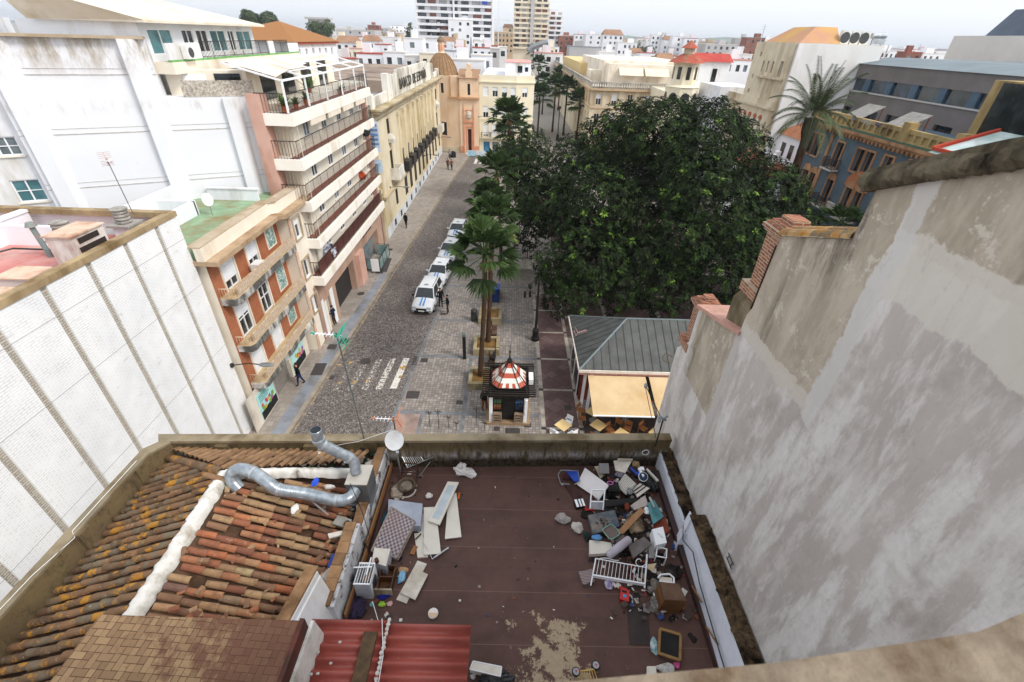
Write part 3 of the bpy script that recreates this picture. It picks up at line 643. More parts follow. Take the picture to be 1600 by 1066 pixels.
m=M(); m.box(-13.7,-13.25,22.25,22.95,8.02,8.5); m.build('ac_unit',mt('ac_white','#d9dad6'),t)
# eave and green roof
m=M(); m.prism([(-14.4,18.95),(-13.1,18.95),(-13.1,25.3),(-12.75,25.6),(-12.75,29.4),(-14.4,29.4)],9.9,10.12); m.build('eave_slab',mt('tan_eave','#a58d70','#b8a187',1.5,.9,.1,dirt='#84694e'),t)
m=M(); m.prism([(-14.0,18.95),(-13.65,18.95),(-13.65,25.6),(-13.3,25.9),(-13.3,29.4),(-13.65,29.4),(-13.65,26.1),(-14.0,25.8)],10.122,10.75); m.build('roof_parapet',CREAM,t)
m=M(); m.prism([(-14.3,18.95),(-13.66,18.95),(-13.66,25.5),(-13.3,25.8),(-13.25,29.4),(-13.9,29.4),(-13.9,26.1),(-14.3,25.8)],10.752,10.8); m.build('parapet_cap',TANTOP,t)
m=M(); m.box(-19.5,-14.05,19.1,29.3,10.0,10.35); m.build('green_roof',mt('green_roof_coating','#7f9a7c','#93ab8c',1.6,.9,.1,dirt='#8a7a58',dirtamt=.6),t)
m=M(); m.box(-17.2,-17.0,21.5,24.5,10.35,11.1); m.box(-19,-17,24.4,24.6,10.35,11.1); m.box(-17.9,-15,27.2,27.4,10.35,11.0); m.box(-18,-14.9,27.15,27.45,11.0,11.06); m.box(-19.2,-19.0,19,28,10.35,11.4); m.build('roof_low_wall',WHITE2,t)
# shop level
sw=PL(-13.75,18.2,-13.75,27.8); P=sw.P
m=M(); sw.wall(m,0,2.45,[(2.9,5.1,.1,2.1),(7.9,9.0,.05,2.3)],.3); m.build('ground_wall',mt('cream_ground_wall','#cfc6b8','#ddd5c8',1,.85,dirt='#9d9486'),t)
m=M(); fbox(m,P,2.9,5.1,.1,2.1,-.28,-.24); 
for k in range(12): fbox(m,P,2.9,5.1,.12+k*.165,.13+k*.165,-.24,-.225)
m.build('roller_shutter',mt('grey_shutter','#77716a','#86807a',1),t)
m=M(); fbox(m,P,7.9,9.0,.05,2.3,-.28,-.24); m.build('street_door',mt('dark_door','#3c2f28','#4d3d33',1),t)
def poster(u0,u1,z0,z1,label):
    c=T('shop_poster',P((u0+u1)/2,z0,.03),label,'poster'); m=M(); fbox(m,P,u0,u1,z0,z1,.004,.05); m.build('board',mt('poster_aqua','#9fd3d0','#b8e2de',1,.4),c)
    m=M(); fbox(m,P,u0,u1,z0,z0+.32*(z1-z0),.051,.055); m.build('dark_band',mt('poster_black','#1b1f20'),c)
    m=M(); 
    for k in range(16): a=random.uniform(u0+.1,u1-.3); z=z0+(z1-z0)*random.uniform(.28,.5); m.cr=random.random(); fbox(m,P,a,a+.2,z,z+.22,.056+.001*k,.0572+.001*k)
    n=NT('poster_flowers_'+str(int(u0*10)),.4); n.col(n.ramp(n.attr(),[(0,'#7aa03a'),(.3,'#c9a93a'),(.55,'#9a4a9a'),(.8,'#c93a5a'),(1,'#2f6f9a')],'CONSTANT')); m.build('picture',n.m,c)
    m=M()
    for k in range(4): fbox(m,P,u0+.15,u0+.15+(u1-u0)*(.6-.1*(k%2)),z1-.2-k*.13,z1-.15-k*.13,.056,.06)
    m.build('text_lines',mt('poster_teal','#3f7f86'),c); return c
poster(.9,2.7,.25,2.0,'pale aqua shop poster with flowers nearest the white brick wall')
poster(5.3,7.2,.25,2.15,'pale aqua shop poster with people and red car behind the walking man')
# ================================================================ bank, church, plaza buildings
STONE=mt('bank_stone','#d3c6a8','#dfd3ba',.6,.85,.2,dirt='#a58f63',dirtamt=.45); STONE2=mt('bank_white_stone','#d9d5cb','#e5e2da',.8,.85,.2,dirt='#8f8878',dirtamt=.6)
t=T('bank_building',(-16,70,0),'long cream stone bank with a colonnade of tall pilasters, cornice and lettered attic','bank')
bw=PL(-13.1,47.5,-13.1,92); P=bw.P; ops=[]
bays=[]; 
for k in range(8):
    u0=9.9+k*3.25; bays.append((u0,u0+2.75,4.9,11.55))
tall=[(5.2,6.3,2.2,4.0)]+[(10.4+k*3.25,12.0+k*3.25,1.8,4.15) for k in range(9)]+[(41,42.2,1.9,4.1)]
small=[(3.5+k*3.25,4.3+k*3.25,.35,1.1) for k in range(12)]
pav=[(4.6,5.7,9.9,11.4),(4.6,5.7,6.3,8.3),(39.5,40.8,9.6,11.2),(39.5,40.8,5.4,7.6)]
m=M(); bw.wall(m,1.35,12.2,bays+tall+pav,.1); body(m,bw,14,0,12.9); m.build('wall',STONE,t)
m=M(); bw.wall(m,0,1.35,small,.08); m.build('plinth',mt('pale_blue_plinth','#c3c9cf','#d3d7da',1,.8,dirt='#9d9c95'),t)
for o in tall+pav: window(t,P,*o,depth=.09,frame=mt('dark_frame','#3a332c'),glass=GLD,cols=2,lite=True)
for o in small: window(t,P,*o,depth=.07,frame=IRON,glass=GLD,cols=3,lite=True,name='basement_window')
for k,o in enumerate(bays):
    m=M(); m.poly([P(o[0],o[2],-.09),P(o[1],o[2],-.09),P(o[1],o[3],-.09),P(o[0],o[3],-.09)]); bb=m.build('bay',mt('bay_stone','#cbb991','#d8c9a5',1,.85,dirt='#9a875f'),t)
    m=M(); fbox(m,P,o[0]+.7,o[1]-.7,5.0,7.3,-.08,-.06); m.build('bay_window',GLD,bb)
    m=M(); railing(m,[P(o[0]+.05,4.9,.1),P(o[1]-.05,4.9,.1)],1.15,.03,.16); fbox(m,P,o[0]+.5,o[1]-.4,4.9,6.0,.15,.75); m.build('railing',IRON,bb)
for k in range(9):
    u=9.12+k*3.25; m=M(); 
    for w,z0,z1,d in ((.2,5.0,11.2,.22),(.27,4.7,5.0,.3),(.27,11.2,11.55,.3)): fbox(m,P,u+.53-w,u+.53+w,z0,z1,.001,d)
    m.build('pilaster',STONE,t)
m=M(); fbox(m,P,-.05,44.5,4.45,4.7,.002,.35); fbox(m,P,0,44.5,12.2,12.5,.002,.25); fbox(m,P,-.3,44.8,12.5,12.75,-.2,.7); fbox(m,P,-.4,44.9,12.75,12.9,-.3,.9); fbox(m,P,0,44.5,11.75,11.82,.002,.06); m.build('cornice',mt('cornice_stone','#b5a688','#c5b79b',.7,.85,.2,dirt='#8a774f',dirtamt=.6),t)
m=M(); fbox(m,P,.5,6.5,12.9,13.8,-.35,-.05); fbox(m,P,38,44,12.9,13.6,-.35,-.05); fbox(m,P,7,37.5,12.9,15.1,-.35,-.05); fbox(m,P,12,33,15.1,15.5,-.35,-.05)
fbox(m,P,-.1,.7,12.9,14.1,-.5,.05); fbox(m,P,6.4,7.4,12.9,15.4,-.5,.08); fbox(m,P,37,38,12.9,15.0,-.5,.08); fbox(m,P,43.7,44.6,12.9,14.0,-.5,.05)
for k in range(14): fbox(m,P,8.2+k*2.05,8.6+k*2.05,13.2,15.3,-.06,.02)
m.build('attic',STONE2,t)
m=M(); m.box(-27,-13.5,47.6,47.95,12.9,13.7); m.build('side_parapet',STONE2,t)
textobj('lettering','BANCO DE ESPAÑA',mt('letter_dark','#4a4640'),1.6,onwall(P,21.8,13.95,.04)@Matrix.Scale(1.2,4,(1,0,0)),t,.04)
for u0,u1,z in ((3.9,6.4,5.7),(39,41.5,4.8)):
    m=M(); fbox(m,P,u0,u1,z-.25,z,.002,1.0); fbox(m,P,u0,u1,z,z+.95,.88,1.0); fbox(m,P,u0,u0+.12,z,z+.95,.002,.88); fbox(m,P,u1-.12,u1,z,z+.95,.002,.88); m.build('stone_balcony',STONE2,t)
m=M(); m.lathe(P(5.15,9.0,.1),[(.05,0),(.5,.1),(.55,.5),(.3,.9),(.05,1)],12); m.lathe(P(40.1,8.4,.1),[(.05,0),(.5,.1),(.55,.5),(.3,.9),(.05,1)],12); m.build('carved_crest',STONE2,t)
m=M(); m.box(-27,-13.6,48,92,13.0,13.05); m.build('blue_roof',mt('blue_roof','#6f89a6','#9a8f88',.3,.8),t)
m=M(); m.box(-30,-15,60,92,12.9,14.3); m.box(-30,-28,52,75,12.9,15.6); m.build('brown_roof_wall',mt('old_brown_wall','#8d7c6d','#a08f80',.5,.9,dirt='#5e5148'),t)
# bank gate annex with arched blue door
t=T('gateway_annex',(-13.3,46.8,0),'low cream gateway with a tall arched blue door between the apartment block and the bank','gateway')
m=M(); gp=PL(-13.25,45.2,-13.25,47.7); P=gp.P; gp.wall(m,0,5.6,[(.75,1.75,.1,3.4)],.4); body(m,gp,3,0,5.6); fbox(m,P,-.05,2.5,5.2,5.45,.002,.2); fbox(m,P,.5,.72,0,4,.002,.1); fbox(m,P,1.78,2.0,0,4,.002,.1); m.build('wall',STONE,t)
m=M(); fbox(m,P,.75,1.75,.1,2.5,-.35,-.3); m.build('door',mt('blue_door','#3d5168','#4d627a',3,.6),t)
m=M(); fbox(m,P,.75,1.75,2.5,3.4,-.35,-.3); m.build('fanlight',GLD,t)
# --- church
CH=mt('church_peach','#e4c6a6','#ebd1b5',.5,.85,.2,dirt='#c79f76',dirtamt=.35); CHO=mt('church_orange_trim','#cf8a6a','#d99b7d',1,.85)
t=T('peach_church',(-10,97,0),'peach baroque church with a ribbed brown dome, lantern and orange framed portal','church')
cf=PL(-9.6,93,-6.15,93); P=cf.P
m=M(); cf.wall(m,0,12.6,[(1.35,2.05,.2,4.3),(1.45,1.95,9.9,11.7)],.5); body(m,cf,14,0,12.0); m.build('front_wall',CH,t)
sp_=PL(-14.2,94.2,-9.6,93.2); 
m=M(); sp_.wall(m,0,12.8,[(1.1,1.7,10.0,11.6),(.9,2.0,2.9,5.2)],.5); body(m,sp_,9,0,12.8); m.build('chapel_wall',CH,t)
for o in ((1.1,1.7,10.0,11.6),(.9,2.0,2.9,5.2)): window(t,sp_.P,*o,depth=.45,frame=IRON,glass=GLD,lite=True,cols=1)
window(t,P,1.45,1.95,9.9,11.7,depth=.45,frame=IRON,glass=GLD,lite=True,cols=1)
m=M(); fbox(m,P,1.35,2.05,.2,4.3,-.45,-.4); m.build('door',mt('church_door','#4b1f1a','#5a2a22',3),t)
m=M()
for u in (.55,2.35): fbox(m,P,u,u+.22,0,7.2,.002,.15); m.cyl(P(u+.11,7.2,.08),P(u+.11,8.6,.08),.12,.02,8)
fbox(m,P,1.1,1.3,.2,5.0,.002,.1); fbox(m,P,2.1,2.3,.2,5.0,.002,.1); fbox(m,P,.55,2.57,5.4,5.65,.002,.22); fbox(m,P,1.1,2.3,4.6,4.85,.002,.14); fbox(m,P,.95,2.2,7.4,7.55,.002,.12)
m.build('portal_frame',CHO,t)
m=M(); m.lathe(P(1.6,6.0,.05),[(.02,0),(.42,.2),(.5,.8),(.32,1.25),(.02,1.4)],12); m.build('carved_medallion',mt('medallion_stone','#b9b0a0','#cfc7b8',5),t)
m=M(); fbox(m,P,0,.6,0,1.3,.002,.06); fbox(m,P,2.4,3.45,0,1.3,.002,.06); m.build('orange_dado',CHO,t)
m=M(); fbox(m,sp_.P,0,4.6,0,1.0,.002,.06); m.build('stone_dado',STONE,t)
m=M(); fbox(m,P,-.3,3.6,9.3,9.6,.002,.45); fbox(m,sp_.P,2.9,3.1,9.6,12.8,.002,.15); fbox(m,sp_.P,4.3,4.6,9.6,12.8,.002,.15); fbox(m,sp_.P,2.6,4.7,9.3,9.55,.002,.3); m.build('cornice',mt('church_cornice','#b58b65','#c89e77',2),t)
m=M(); fbox(m,P,1.15,2.3,11.9,13.6,-.5,.05); fbox(m,P,1.35,2.1,13.6,14.6,-.45,.0); m.ball(P(1.72,14.6,-.2),.4,(1,.6,.8)); m.build('bell_gable',CH,t)
m=M(); m.poly([P(-.3,12.6,.3),P(3.6,12.6,.3),P(3.6,13.8,-4),P(-.3,13.8,-4)]); m.build('tiled_roof',mt('church_tiles','#8f6f55','#a5846a',1.5,.9,stretch=(5,1,1)),t)
dome=(-13.0,96.6,12.75)
m=M(); m.lathe(dome,[(2.75,0),(2.9,.1),(2.8,.4),(2.5,1.2),(2.0,2.1),(1.35,2.9),(.8,3.3),(.6,3.4)],24); dm=m.build('dome',mt('dome_tiles','#9a7d5e','#84684c',3,.9),t,smooth=False)
m=M()
for k in range(24):
    a=2*PI*k/24+PI/24*0; m.tube([(dome[0]+r*math.cos(a),dome[1]+r*math.sin(a),dome[2]+z) for r,z in ((2.85,.12),(2.75,.5),(2.5,1.22),(2.0,2.12),(1.37,2.9),(.8,3.3))],.1,5)
m.build('dome_ribs',mt('dome_rib','#7b5f47','#9a7a58',3),dm)
m=M(); m.lathe((dome[0],dome[1],16.1),[(.62,0),(.55,.15),(.52,1.5),(.65,1.6),(.65,1.7)],8); ln=m.build('lantern',CH,t)
m=M(); m.lathe((dome[0],dome[1],17.8),[(.75,0),(.66,.3),(.38,.65),(.1,.85),(.05,.95)],12); m.cyl((dome[0],dome[1],18.7),(dome[0],dome[1],20.2),.05,.03,6); m.bar((dome[0]-.3,dome[1],19.7),(dome[0]+.3,dome[1],19.7),.06); m.build('lantern_cap',mt('lantern_cap','#6f5a4a','#85705c',3),ln)
m=M()
for k in range(8): a=PI/8+PI/4*k; m.ob((dome[0]+.53*math.cos(a),dome[1]+.53*math.sin(a),16.95),(.03,.11,.45),Matrix.Rotation(a,3,'Z'))
m.build('lantern_opening',CHO,ln)
# church steps, barriers
m=M(); m.box(-8.6,-6.9,91.4,93,0,.15); m.box(-8.4,-7.1,91.9,93,.15,.3); TM('church_steps',m,STONE2,'pale stone steps below the church portal','steps')
for i,(x,lab) in enumerate([(-7.3,'light blue banner barrier in front of the church steps'),(-5.6,'white banner barrier right of the light blue one before the church')]):
    c=T('street_barrier',(x,89.8,0.02),lab,'barrier'); m=M()
    for dx in (-.8,.8): m.bar((x+dx,89.8,0.02),(x+dx,89.8,1.15),.05); m.bar((x+dx,89.5,.05),(x+dx,90.1,.05),.05)
    m.bar((x-.8,89.8,1.15),(x+.8,89.8,1.15),.05); m.build('frame',FRAMEW,c)
    m=M(); m.box(x-.75,x+.75,89.77,89.8,.2,1.1); m.build('banner',mt('banner_blue','#8fc1dc','#c7dfe8',1.5) if i==0 else mt('banner_white','#dce4ea','#b7c8d6',2),c)
# --- cream corner building right of the church
CR2=mt('cream_yellow_render','#e6dcc0','#ece4cd',.6,.85,.2,dirt='#c9bb96',dirtamt=.3)
t=T('cream_corner_building',(-1,98,0),'cream corner building with white shutters between the church and the palm boulevard','building')
for i,(pl_,us) in enumerate(((PL(-6.1,93.6,.6,93.6),[.7,2.4,4.1,5.7]),(PL(.6,93.6,3.9,94.6),[1.2]),(PL(3.9,94.6,3.9,125),[2,5,8,11,14,17,20,23]))):
    ops=[(u,u+1.0,a,b) for u in us for a,b in ((9.8,11.3),(6.3,8.2),(3.1,5.2))]
    m=M(); pl_.wall(m,2.4,13.2,ops,.2); pl_.wall(m,0,2.4,[(u,u+1.3,.05,2.1) for u in us],.2); m.build('wall',CR2,t)
    for k,o in enumerate(ops): window(t,pl_.P,*o,depth=.2,frame=FRAMEW,glass=GLD,lite=True,cols=2,blind=(1,.55,.9,.4,.8)[(k+i)%5],blindmat=BLIND)
    for k,u in enumerate(us): window(t,pl_.P,u,u+1.3,.05,2.1,depth=.18,frame=FRAMEW,glass=glass_mat('shop_blue','#2d6f9c','#4b8fb8') if k==0 and i==0 else GLG,lite=True,cols=1,name='shop_door')
    m=M(); fbox(m,pl_.P,-.05,pl_.W+.05,12.0,12.2,.002,.2); fbox(m,pl_.P,-.05,pl_.W+.05,5.9,6.0,.002,.08); 
    for u in us: 
        fbox(m,pl_.P,u-.3,u+1.3,2.75,2.9,.002,.6); 
    m.build('ledges',CR2,t)
    m=M()
    for u in us: railing(m,[pl_.P(u-.25,2.9,.05),pl_.P(u-.25,2.9,.55),pl_.P(u+1.25,2.9,.55),pl_.P(u+1.25,2.9,.05)],.9,.02,.2)
    m.build('balcony_railings',IRON,t)
m=M(); m.prism([(-6,93.7),(.6,93.7),(3.8,94.7),(3.8,125),(-6,125)],12.6,12.7); m.build('roof',WHITE2,t)
m=M(); m.box(-1.5,3.3,100,112,12.7,14.9); m.build('roof_hut',WHITE,t); m=M(); m.box(.8,1.7,99.94,99.99,13.3,14.4); m.box(2.2,2.8,99.94,99.99,13.5,14.2); m.build('hut_window',GLD,t)
m=M(); m.box(-1.6,3.4,99.9,112.1,14.9,15.0); m.build('hut_roof',mt('pink_roof','#cf8f86','#dba59c',.5),t)
# --- palace hotel at the centre
PAL=mt('palace_stone','#d9cbb0','#e0d4bc',.6,.85,.2,dirt='#a89676',dirtamt=.5); PTR=mt('palace_trim','#b69c7c','#c7ae8e',1.5,.85)
t=T('palace_building',(22,105,0),'large pale stone palace with a roof balustrade behind the big tree','building')
for i,pl_ in enumerate((PL(14.9,98,33,98),PL(14.9,215,14.9,98))):
    n_=6 if i==0 else 34; st=pl_.W/n_
    ops=[(k*st+st/2-.5,k*st+st/2+.5,a,b) for k in range(n_) for a,b in ((8.6,10.4),(5.0,7.0))]
    m=M(); pl_.wall(m,0,11.3,ops,.25); m.build('wall',PAL,t)
    for k,o in enumerate(ops[:12] if i==0 else ops[-40:]): window(t,pl_.P,*o,depth=.25,frame=FRAMEW,glass=GLD,lite=True,cols=2,blind=(.45,0,.6)[k%3],blindmat=BLIND)
    m=M()
    for o in ops:
        if o[2]>8: fbox(m,pl_.P,o[0]-.3,o[0]-.08,o[2]-.1,o[3]+.3,.002,.12); fbox(m,pl_.P,o[1]+.08,o[1]+.3,o[2]-.1,o[3]+.3,.002,.12); fbox(m,pl_.P,o[0]-.3,o[1]+.3,o[3]+.3,o[3]+.55,.002,.16)
    fbox(m,pl_.P,-.2,pl_.W+.2,11.0,11.35,.002,.5); fbox(m,pl_.P,0,pl_.W,7.9,8.1,.002,.1); m.build('trim',PTR,t)
    m=M(); fbox(m,pl_.P,-.1,pl_.W+.1,12.25,12.45,.0,.3); k=int(pl_.W/(.45 if i==0 else .9))
    for j in range(k+1): u=pl_.W*j/k; fbox(m,pl_.P,u-.1,u+.1,11.35,12.25,.05,.25) 
    m.build('balustrade',mt('weathered_balustrade','#aaa59a','#c2bdb2',1,.9,dirt='#6d6a62'),t)
m=M(); m.box(15.1,33,98.2,215,11.3,11.6); m.build('roof',mt('palace_roof','#b5ac9c','#c7bfb0',.3,.9,dirt='#8a8172'),t)
m=M(); m.box(18.5,36,103,106,11.6,15.2); m.box(18,36.5,106,140,11.6,15.6); m.box(15.6,18,108,112,11.6,13.8); m.build('roof_storey',CREAM,t)
m=M(); 
for x0 in (20.5,25.5): m.hexa([(x0,101.2,13.4),(x0+4.6,101.2,13.4),(x0+4.6,101.25,13.4),(x0,101.25,13.4),(x0,102.9,14.6),(x0+4.6,102.9,14.6),(x0+4.6,102.95,14.6),(x0,102.95,14.6)])
m.build('terrace_awning',mt('beige_terrace_awning','#dfcdb4','#e8dac5',1),t)
m=M(); m.box(16.2,22,130,175,11.6,14.2); m.build('tan_roof_storey',mt('ochre_roof_storey','#d3b77c','#dcc491',.5),t)
# --- turret building
t=T('turret_building',(27.5,84,0),'cream building with an octagonal lookout turret under red conical roofs','tower building')
m=M(); m.lathe((27.3,84,0),[(2.6,0),(2.6,13.0),(2.75,13.1),(2.0,13.4),(1.95,16.2),(2.1,16.4)],8,PI/8); m.build('turret_wall',CR2,t)
m=M(); m.lathe((27.3,84,16.4),[(2.9,0),(1.6,.75),(1.0,1.15)],8,PI/8); m.lathe((27.3,84,18.3),[(1.35,0),(.7,.5),(.08,1.05)],8,PI/8); m.build('turret_roof',mt('red_turret_tiles','#9c4a38','#ac5a46',2,.8,dirt='#8a7a5e'),t)
m=M(); m.lathe((27.3,84,17.3),[(.85,0),(.8,1.1)],8,PI/8); m.build('cupola',mt('cupola_stone','#b8ab92','#c7bba3',2),t)
m=M()
for k in range(8):
    a=PI/4*k; m.ob((27.3+1.84*math.cos(a),84+1.84*math.sin(a),15.0),(.04,.3,.85),Matrix.Rotation(a,3,'Z'))
    c_=Vector((27.3+2.42*math.cos(a),84+2.42*math.sin(a),11.4)); 
    rm=Matrix.Rotation(a,3,'Z'); pts=[c_+rm@Vector((.0,-.75,0)),c_+rm@Vector((0,.75,0))]+[c_+rm@Vector((0,.75*math.cos(b),.95*math.sin(b))) for b in [PI*j/8 for j in range(1,8)]]
    m.ext(pts,rm@Vector((.02,0,0)))
m.build('arched_opening',GLD,t)
m=M(); m.box(26,33,85,98,0,12.0); m.build('lower_wall',CR2,t)
# --- moorish fronted building
MOO=mt('moorish_stone','#cfc2a8','#dacfb8',.7,.85,.2,dirt='#a18f70',dirtamt=.5)
t=T('moorish_house',(34,70,0),'cream house with red topped horseshoe arches and a tall blank white party wall','building')
rp=PL(32,82,32,62); P=rp.P
tw=[(13.4,13.9,16.2,17.4),(14.7,15.2,16.2,17.4),(16.0,16.5,16.2,17.4),(18.0,18.7,15.9,17.5),(12,12.5,17.8,18.3),(11.4,11.8,15.3,15.8),(11.3,11.8,13.6,14.1)]
ar=[(10.6+1.55*k,11.2+1.55*k,8.7,11.2) for k in range(5)]+[(18.5,18.9,8.3,11.0)]
lo=[(2+2.6*k,3+2.6*k,8.7,10.8) for k in range(3)]+[(10.6+2.2*k,11.6+2.2*k,3.6,6.2) for k in range(4)]
m=M(); rp.wall(m,0,12.6,ar+lo,.3); u0=10.2
wallgrid(m,P(u0,0,0),rp.U,rp.N,20-u0,12.6,19.4,[(a-u0,b-u0,c,d) for a,b,c,d in tw],.3); body(m,PL(32,71.8,32,62),10,12.6,19.4); body(m,rp,12,0,12.6); m.build('wall',MOO,t)
for o in tw+ar+lo: window(t,P,*o,depth=.3,frame=FRAMEW,glass=GLD,lite=True,cols=1)
m=M()
for o in ar[:5]: 
    c_=P((o[0]+o[1])/2,o[3],.02); U=rp.U; 
    m.ext([c_+U*.42*math.cos(b)+Vector((0,0,.42*math.sin(b)-.05)) for b in [PI*j/8 for j in range(9)]],rp.N*.1)
m.build('red_arch_heads',mt('red_arch','#a8553d','#bd6a50',4),t)
m=M(); fbox(m,P,9.8,20.1,8.0,8.25,.002,.9); fbox(m,P,0,20.1,12.4,12.7,.002,.4); fbox(m,P,0,20.1,12.7,13.3,.0,.2); fbox(m,P,13,19.8,15.6,15.8,.002,.4); m.build('ledges',MOO,t)
m=M(); railing(m,[P(9.9,8.25,.05),P(9.9,8.25,.85),P(20,8.25,.85),P(20,8.25,.05)],.8,.02,.15); m.build('balcony_railing',IRON,t)
m=M(); m.box(32.3,42,61.6,61.98,0,19.35); m.build('party_wall',mt('blank_white_wall','#e2e1de','#ecebe9',.3,.9,.2,dirt='#c7c3ba',dirtamt=.4),t)
m=M(); m.hexa([(32.6,62.3,19.41),(37.3,62.3,19.41),(37.3,71,19.41),(32.6,71,19.41),(34.8,64,21.0),(37.3,64,21.0),(37.3,69,21.0),(34.8,69,21.0)]); m.build('roof',mt('yellow_pink_roof','#c9a050','#b98a74',.25,.8),t)
for k in range(3): acunit((37.8+1.1*k,62.8,19.36),'large grey roof fan unit on the blank white party wall, %s of three'%['left','middle','right'][k],0,.95,1.35,.6,group='roof fan units on the white party wall')
m=M(); m.cyl((41,63,20.3),(42.6,63,20.35),.28,n=12); m.bar((41.2,63,19.4),(41.2,63,20.2),.08); m.bar((42.4,63,19.4),(42.4,63,20.2),.08); m.box(41.1,42.5,62.6,62.7,19.5,20.0); TM('solar_water_heater',m,mt('heater_steel','#9aa0a4','#b9bec1',3,.4,.5,.4),'steel drum solar water heater at the right end of the white party wall','water heater')
# lower white balconied flats left of the moorish house
t=T('balcony_flats',(30,80,0),'grey white balconied flats between the turret and the horseshoe arched house','building')
m=M(); m.box(30.5,36,76.2,85,0,13.8); m.build('wall',WHITE2,t)
for z in (7.2,10.2): m=M(); m.box(29.0,30.5,76.2,82,z,z+.95); m.build('balcony',mt('grey_balcony','#b5b5b8','#c7c7ca',1,.8),t)
m=M(); m.box(30.44,30.49,77,78.2,11.2,13); m.box(30.44,30.49,79.4,80.8,11.2,13); m.box(30.44,30.49,77,79,8.2,9.8); m.box(30.44,30.49,80,81,8.2,9.8); m.build('shuttered_window',BLIND,t)
t=T('red_roofed_white_house',(33,92,0),'small white house with a bright red roof right of the turret','building')
m=M(); m.box(30.5,37.5,92,96,0,16.4); m.build('wall',WHITE,t); m=M(); m.hexa([(30.2,91.6,16.4),(37.8,91.6,16.4),(37.8,96.4,16.4),(30.2,96.4,16.4),(30.5,93.5,17.6),(37.5,93.5,17.6),(37.5,95,17.6),(30.5,95,17.6)]); m.build('roof',mt('bright_red_roof','#a8413a','#b54f46',1,.8),t)
m=M(); m.box(31.4,32.2,91.93,91.98,13.4,15.4); m.box(34.6,35.4,91.93,91.98,13.4,15.4); m.build('door',GLD,t)
# --- blue building
BLU=mt('blue_grey_render','#56656f','#62727d',.8,.85,.2,dirt='#4a545b',dirtamt=.4); ORT=mt('orange_trim','#a97f5c','#b88e6b',1.5,.85,.2,dirt='#7d5a40'); YEL=mt('yellow_parapet','#a8905f','#b59e70',1,.85,.2,dirt='#705d40')
t=T('blue_neomudejar_house',(31,42,0),'slate blue house with orange window surrounds and a zigzag cornice','building')
bp=PL(30,50.6,30,28); P=bp.P; Y=lambda y:50.6-y
ops=[(Y(49.9),Y(48.7),10.1,12.0),(Y(48.5),Y(47.3),10.1,12.0),(Y(44.9),Y(43.9),9.8,11.9),(Y(42.0),Y(41.0),10.1,11.9),(Y(40.8),Y(39.8),10.1,11.9),(Y(38.6),Y(37.6),10.8,12.0),(Y(35.5),Y(34.0),10.2,11.9)]
arc=[(Y(48.5),Y(47.5),6.9,8.7),(Y(47.2),Y(46.3),6.9,8.7),(Y(44.3),Y(43.3),6.7,8.8),(Y(41.4),Y(40.5),6.7,8.8),(Y(40.1),Y(39.2),6.7,8.8),(Y(37.2),Y(36.0),6.5,8.8),(Y(34.6),Y(33.4),6.5,8.8)]
low=[(Y(47.8),Y(46.6),.2,3),(Y(44.6),Y(43.4),2.6,5.2),(Y(41.0),Y(39.4),2.6,5.2),(Y(37.5),Y(36.2),2.6,5.4)]
m=M(); bp.wall(m,0,12.75,ops+arc+low,.3); body(m,bp,9,0,12.95); m.build('wall',BLU,t)
for o in ops+arc+low:
    w=window(t,P,*o,depth=.28,frame=ORT,glass=GLD,lite=True,cols=1,fw=.08)
    s_=M(); fbox(s_,P,o[0]-.14,o[0],o[2]-.1,o[3]+.14,.002,.1); fbox(s_,P,o[1],o[1]+.14,o[2]-.1,o[3]+.14,.002,.1); fbox(s_,P,o[0],o[1],o[3],o[3]+.14,.002,.1); fbox(s_,P,o[0],o[1],o[2]-.12,o[2],.002,.12)
    if o in arc:
        c_=P((o[0]+o[1])/2,o[3],.01); U=bp.U; r=(o[1]-o[0])/2+.14
        s_.ext([c_+U*r*math.cos(b)+Vector((0,0,r*math.sin(b))) for b in [PI*j/8 for j in range(9)]],bp.N*.1)
    s_.build('surround',ORT,w)
m=M(); c_=P(Y(40.3),8.9,.02); U=bp.U
outer=[c_+U*1.55*math.cos(b)+Vector((0,0,1.45*math.sin(b))) for b in [PI*j/14 for j in range(15)]]; m.ext(outer,bp.N*.06); m.build('big_arch_panel',mt('arch_brick','#a9683f','#bd7b50',14,.85),t)
m=M(); fbox(m,P,0,22.6,12.75,12.85,.002,.35); fbox(m,P,-.2,22.6,12.85,13.1,-.2,.5)
for k in range(44):
    u=.25+k*.5; m.ext([P(u-.24,12.75,.05),P(u+.24,12.75,.05),P(u,12.4,.05)],bp.N*.25)
fbox(m,P,Y(46.15),Y(45.75),0,12.3,.002,.12); fbox(m,P,-.1,.25,0,12.3,.002,.12); fbox(m,P,Y(37.0)+.9,Y(36.9)+1.2,9,12.3,.002,.12); m.build('cornice_and_piers',ORT,t)
m=M(); fbox(m,P,-.2,22.6,13.101,13.13,-.3,.5); m.build('green_ledge',mt('dark_green_ledge','#2f4a38','#3b5a46',2),t)
m=M(); fbox(m,P,0,22,13.75,14.05,-.5,-.2); fbox(m,P,0,22,13.0,13.25,-.5,-.2); fbox(m,P,0,22,13.25,13.75,-.5,-.36)
for k in range(30): fbox(m,P,k*.75,k*.75+.22,13.25,13.75,-.36,-.2)
for u in (12.2,17.2,21.6): fbox(m,P,u,u+.7,13.0,14.5,-.8,-.05)
m.build('roof_parapet',YEL,t)
wm=mt('white_balustrade','#bcb8ae','#cfcbc1',3)
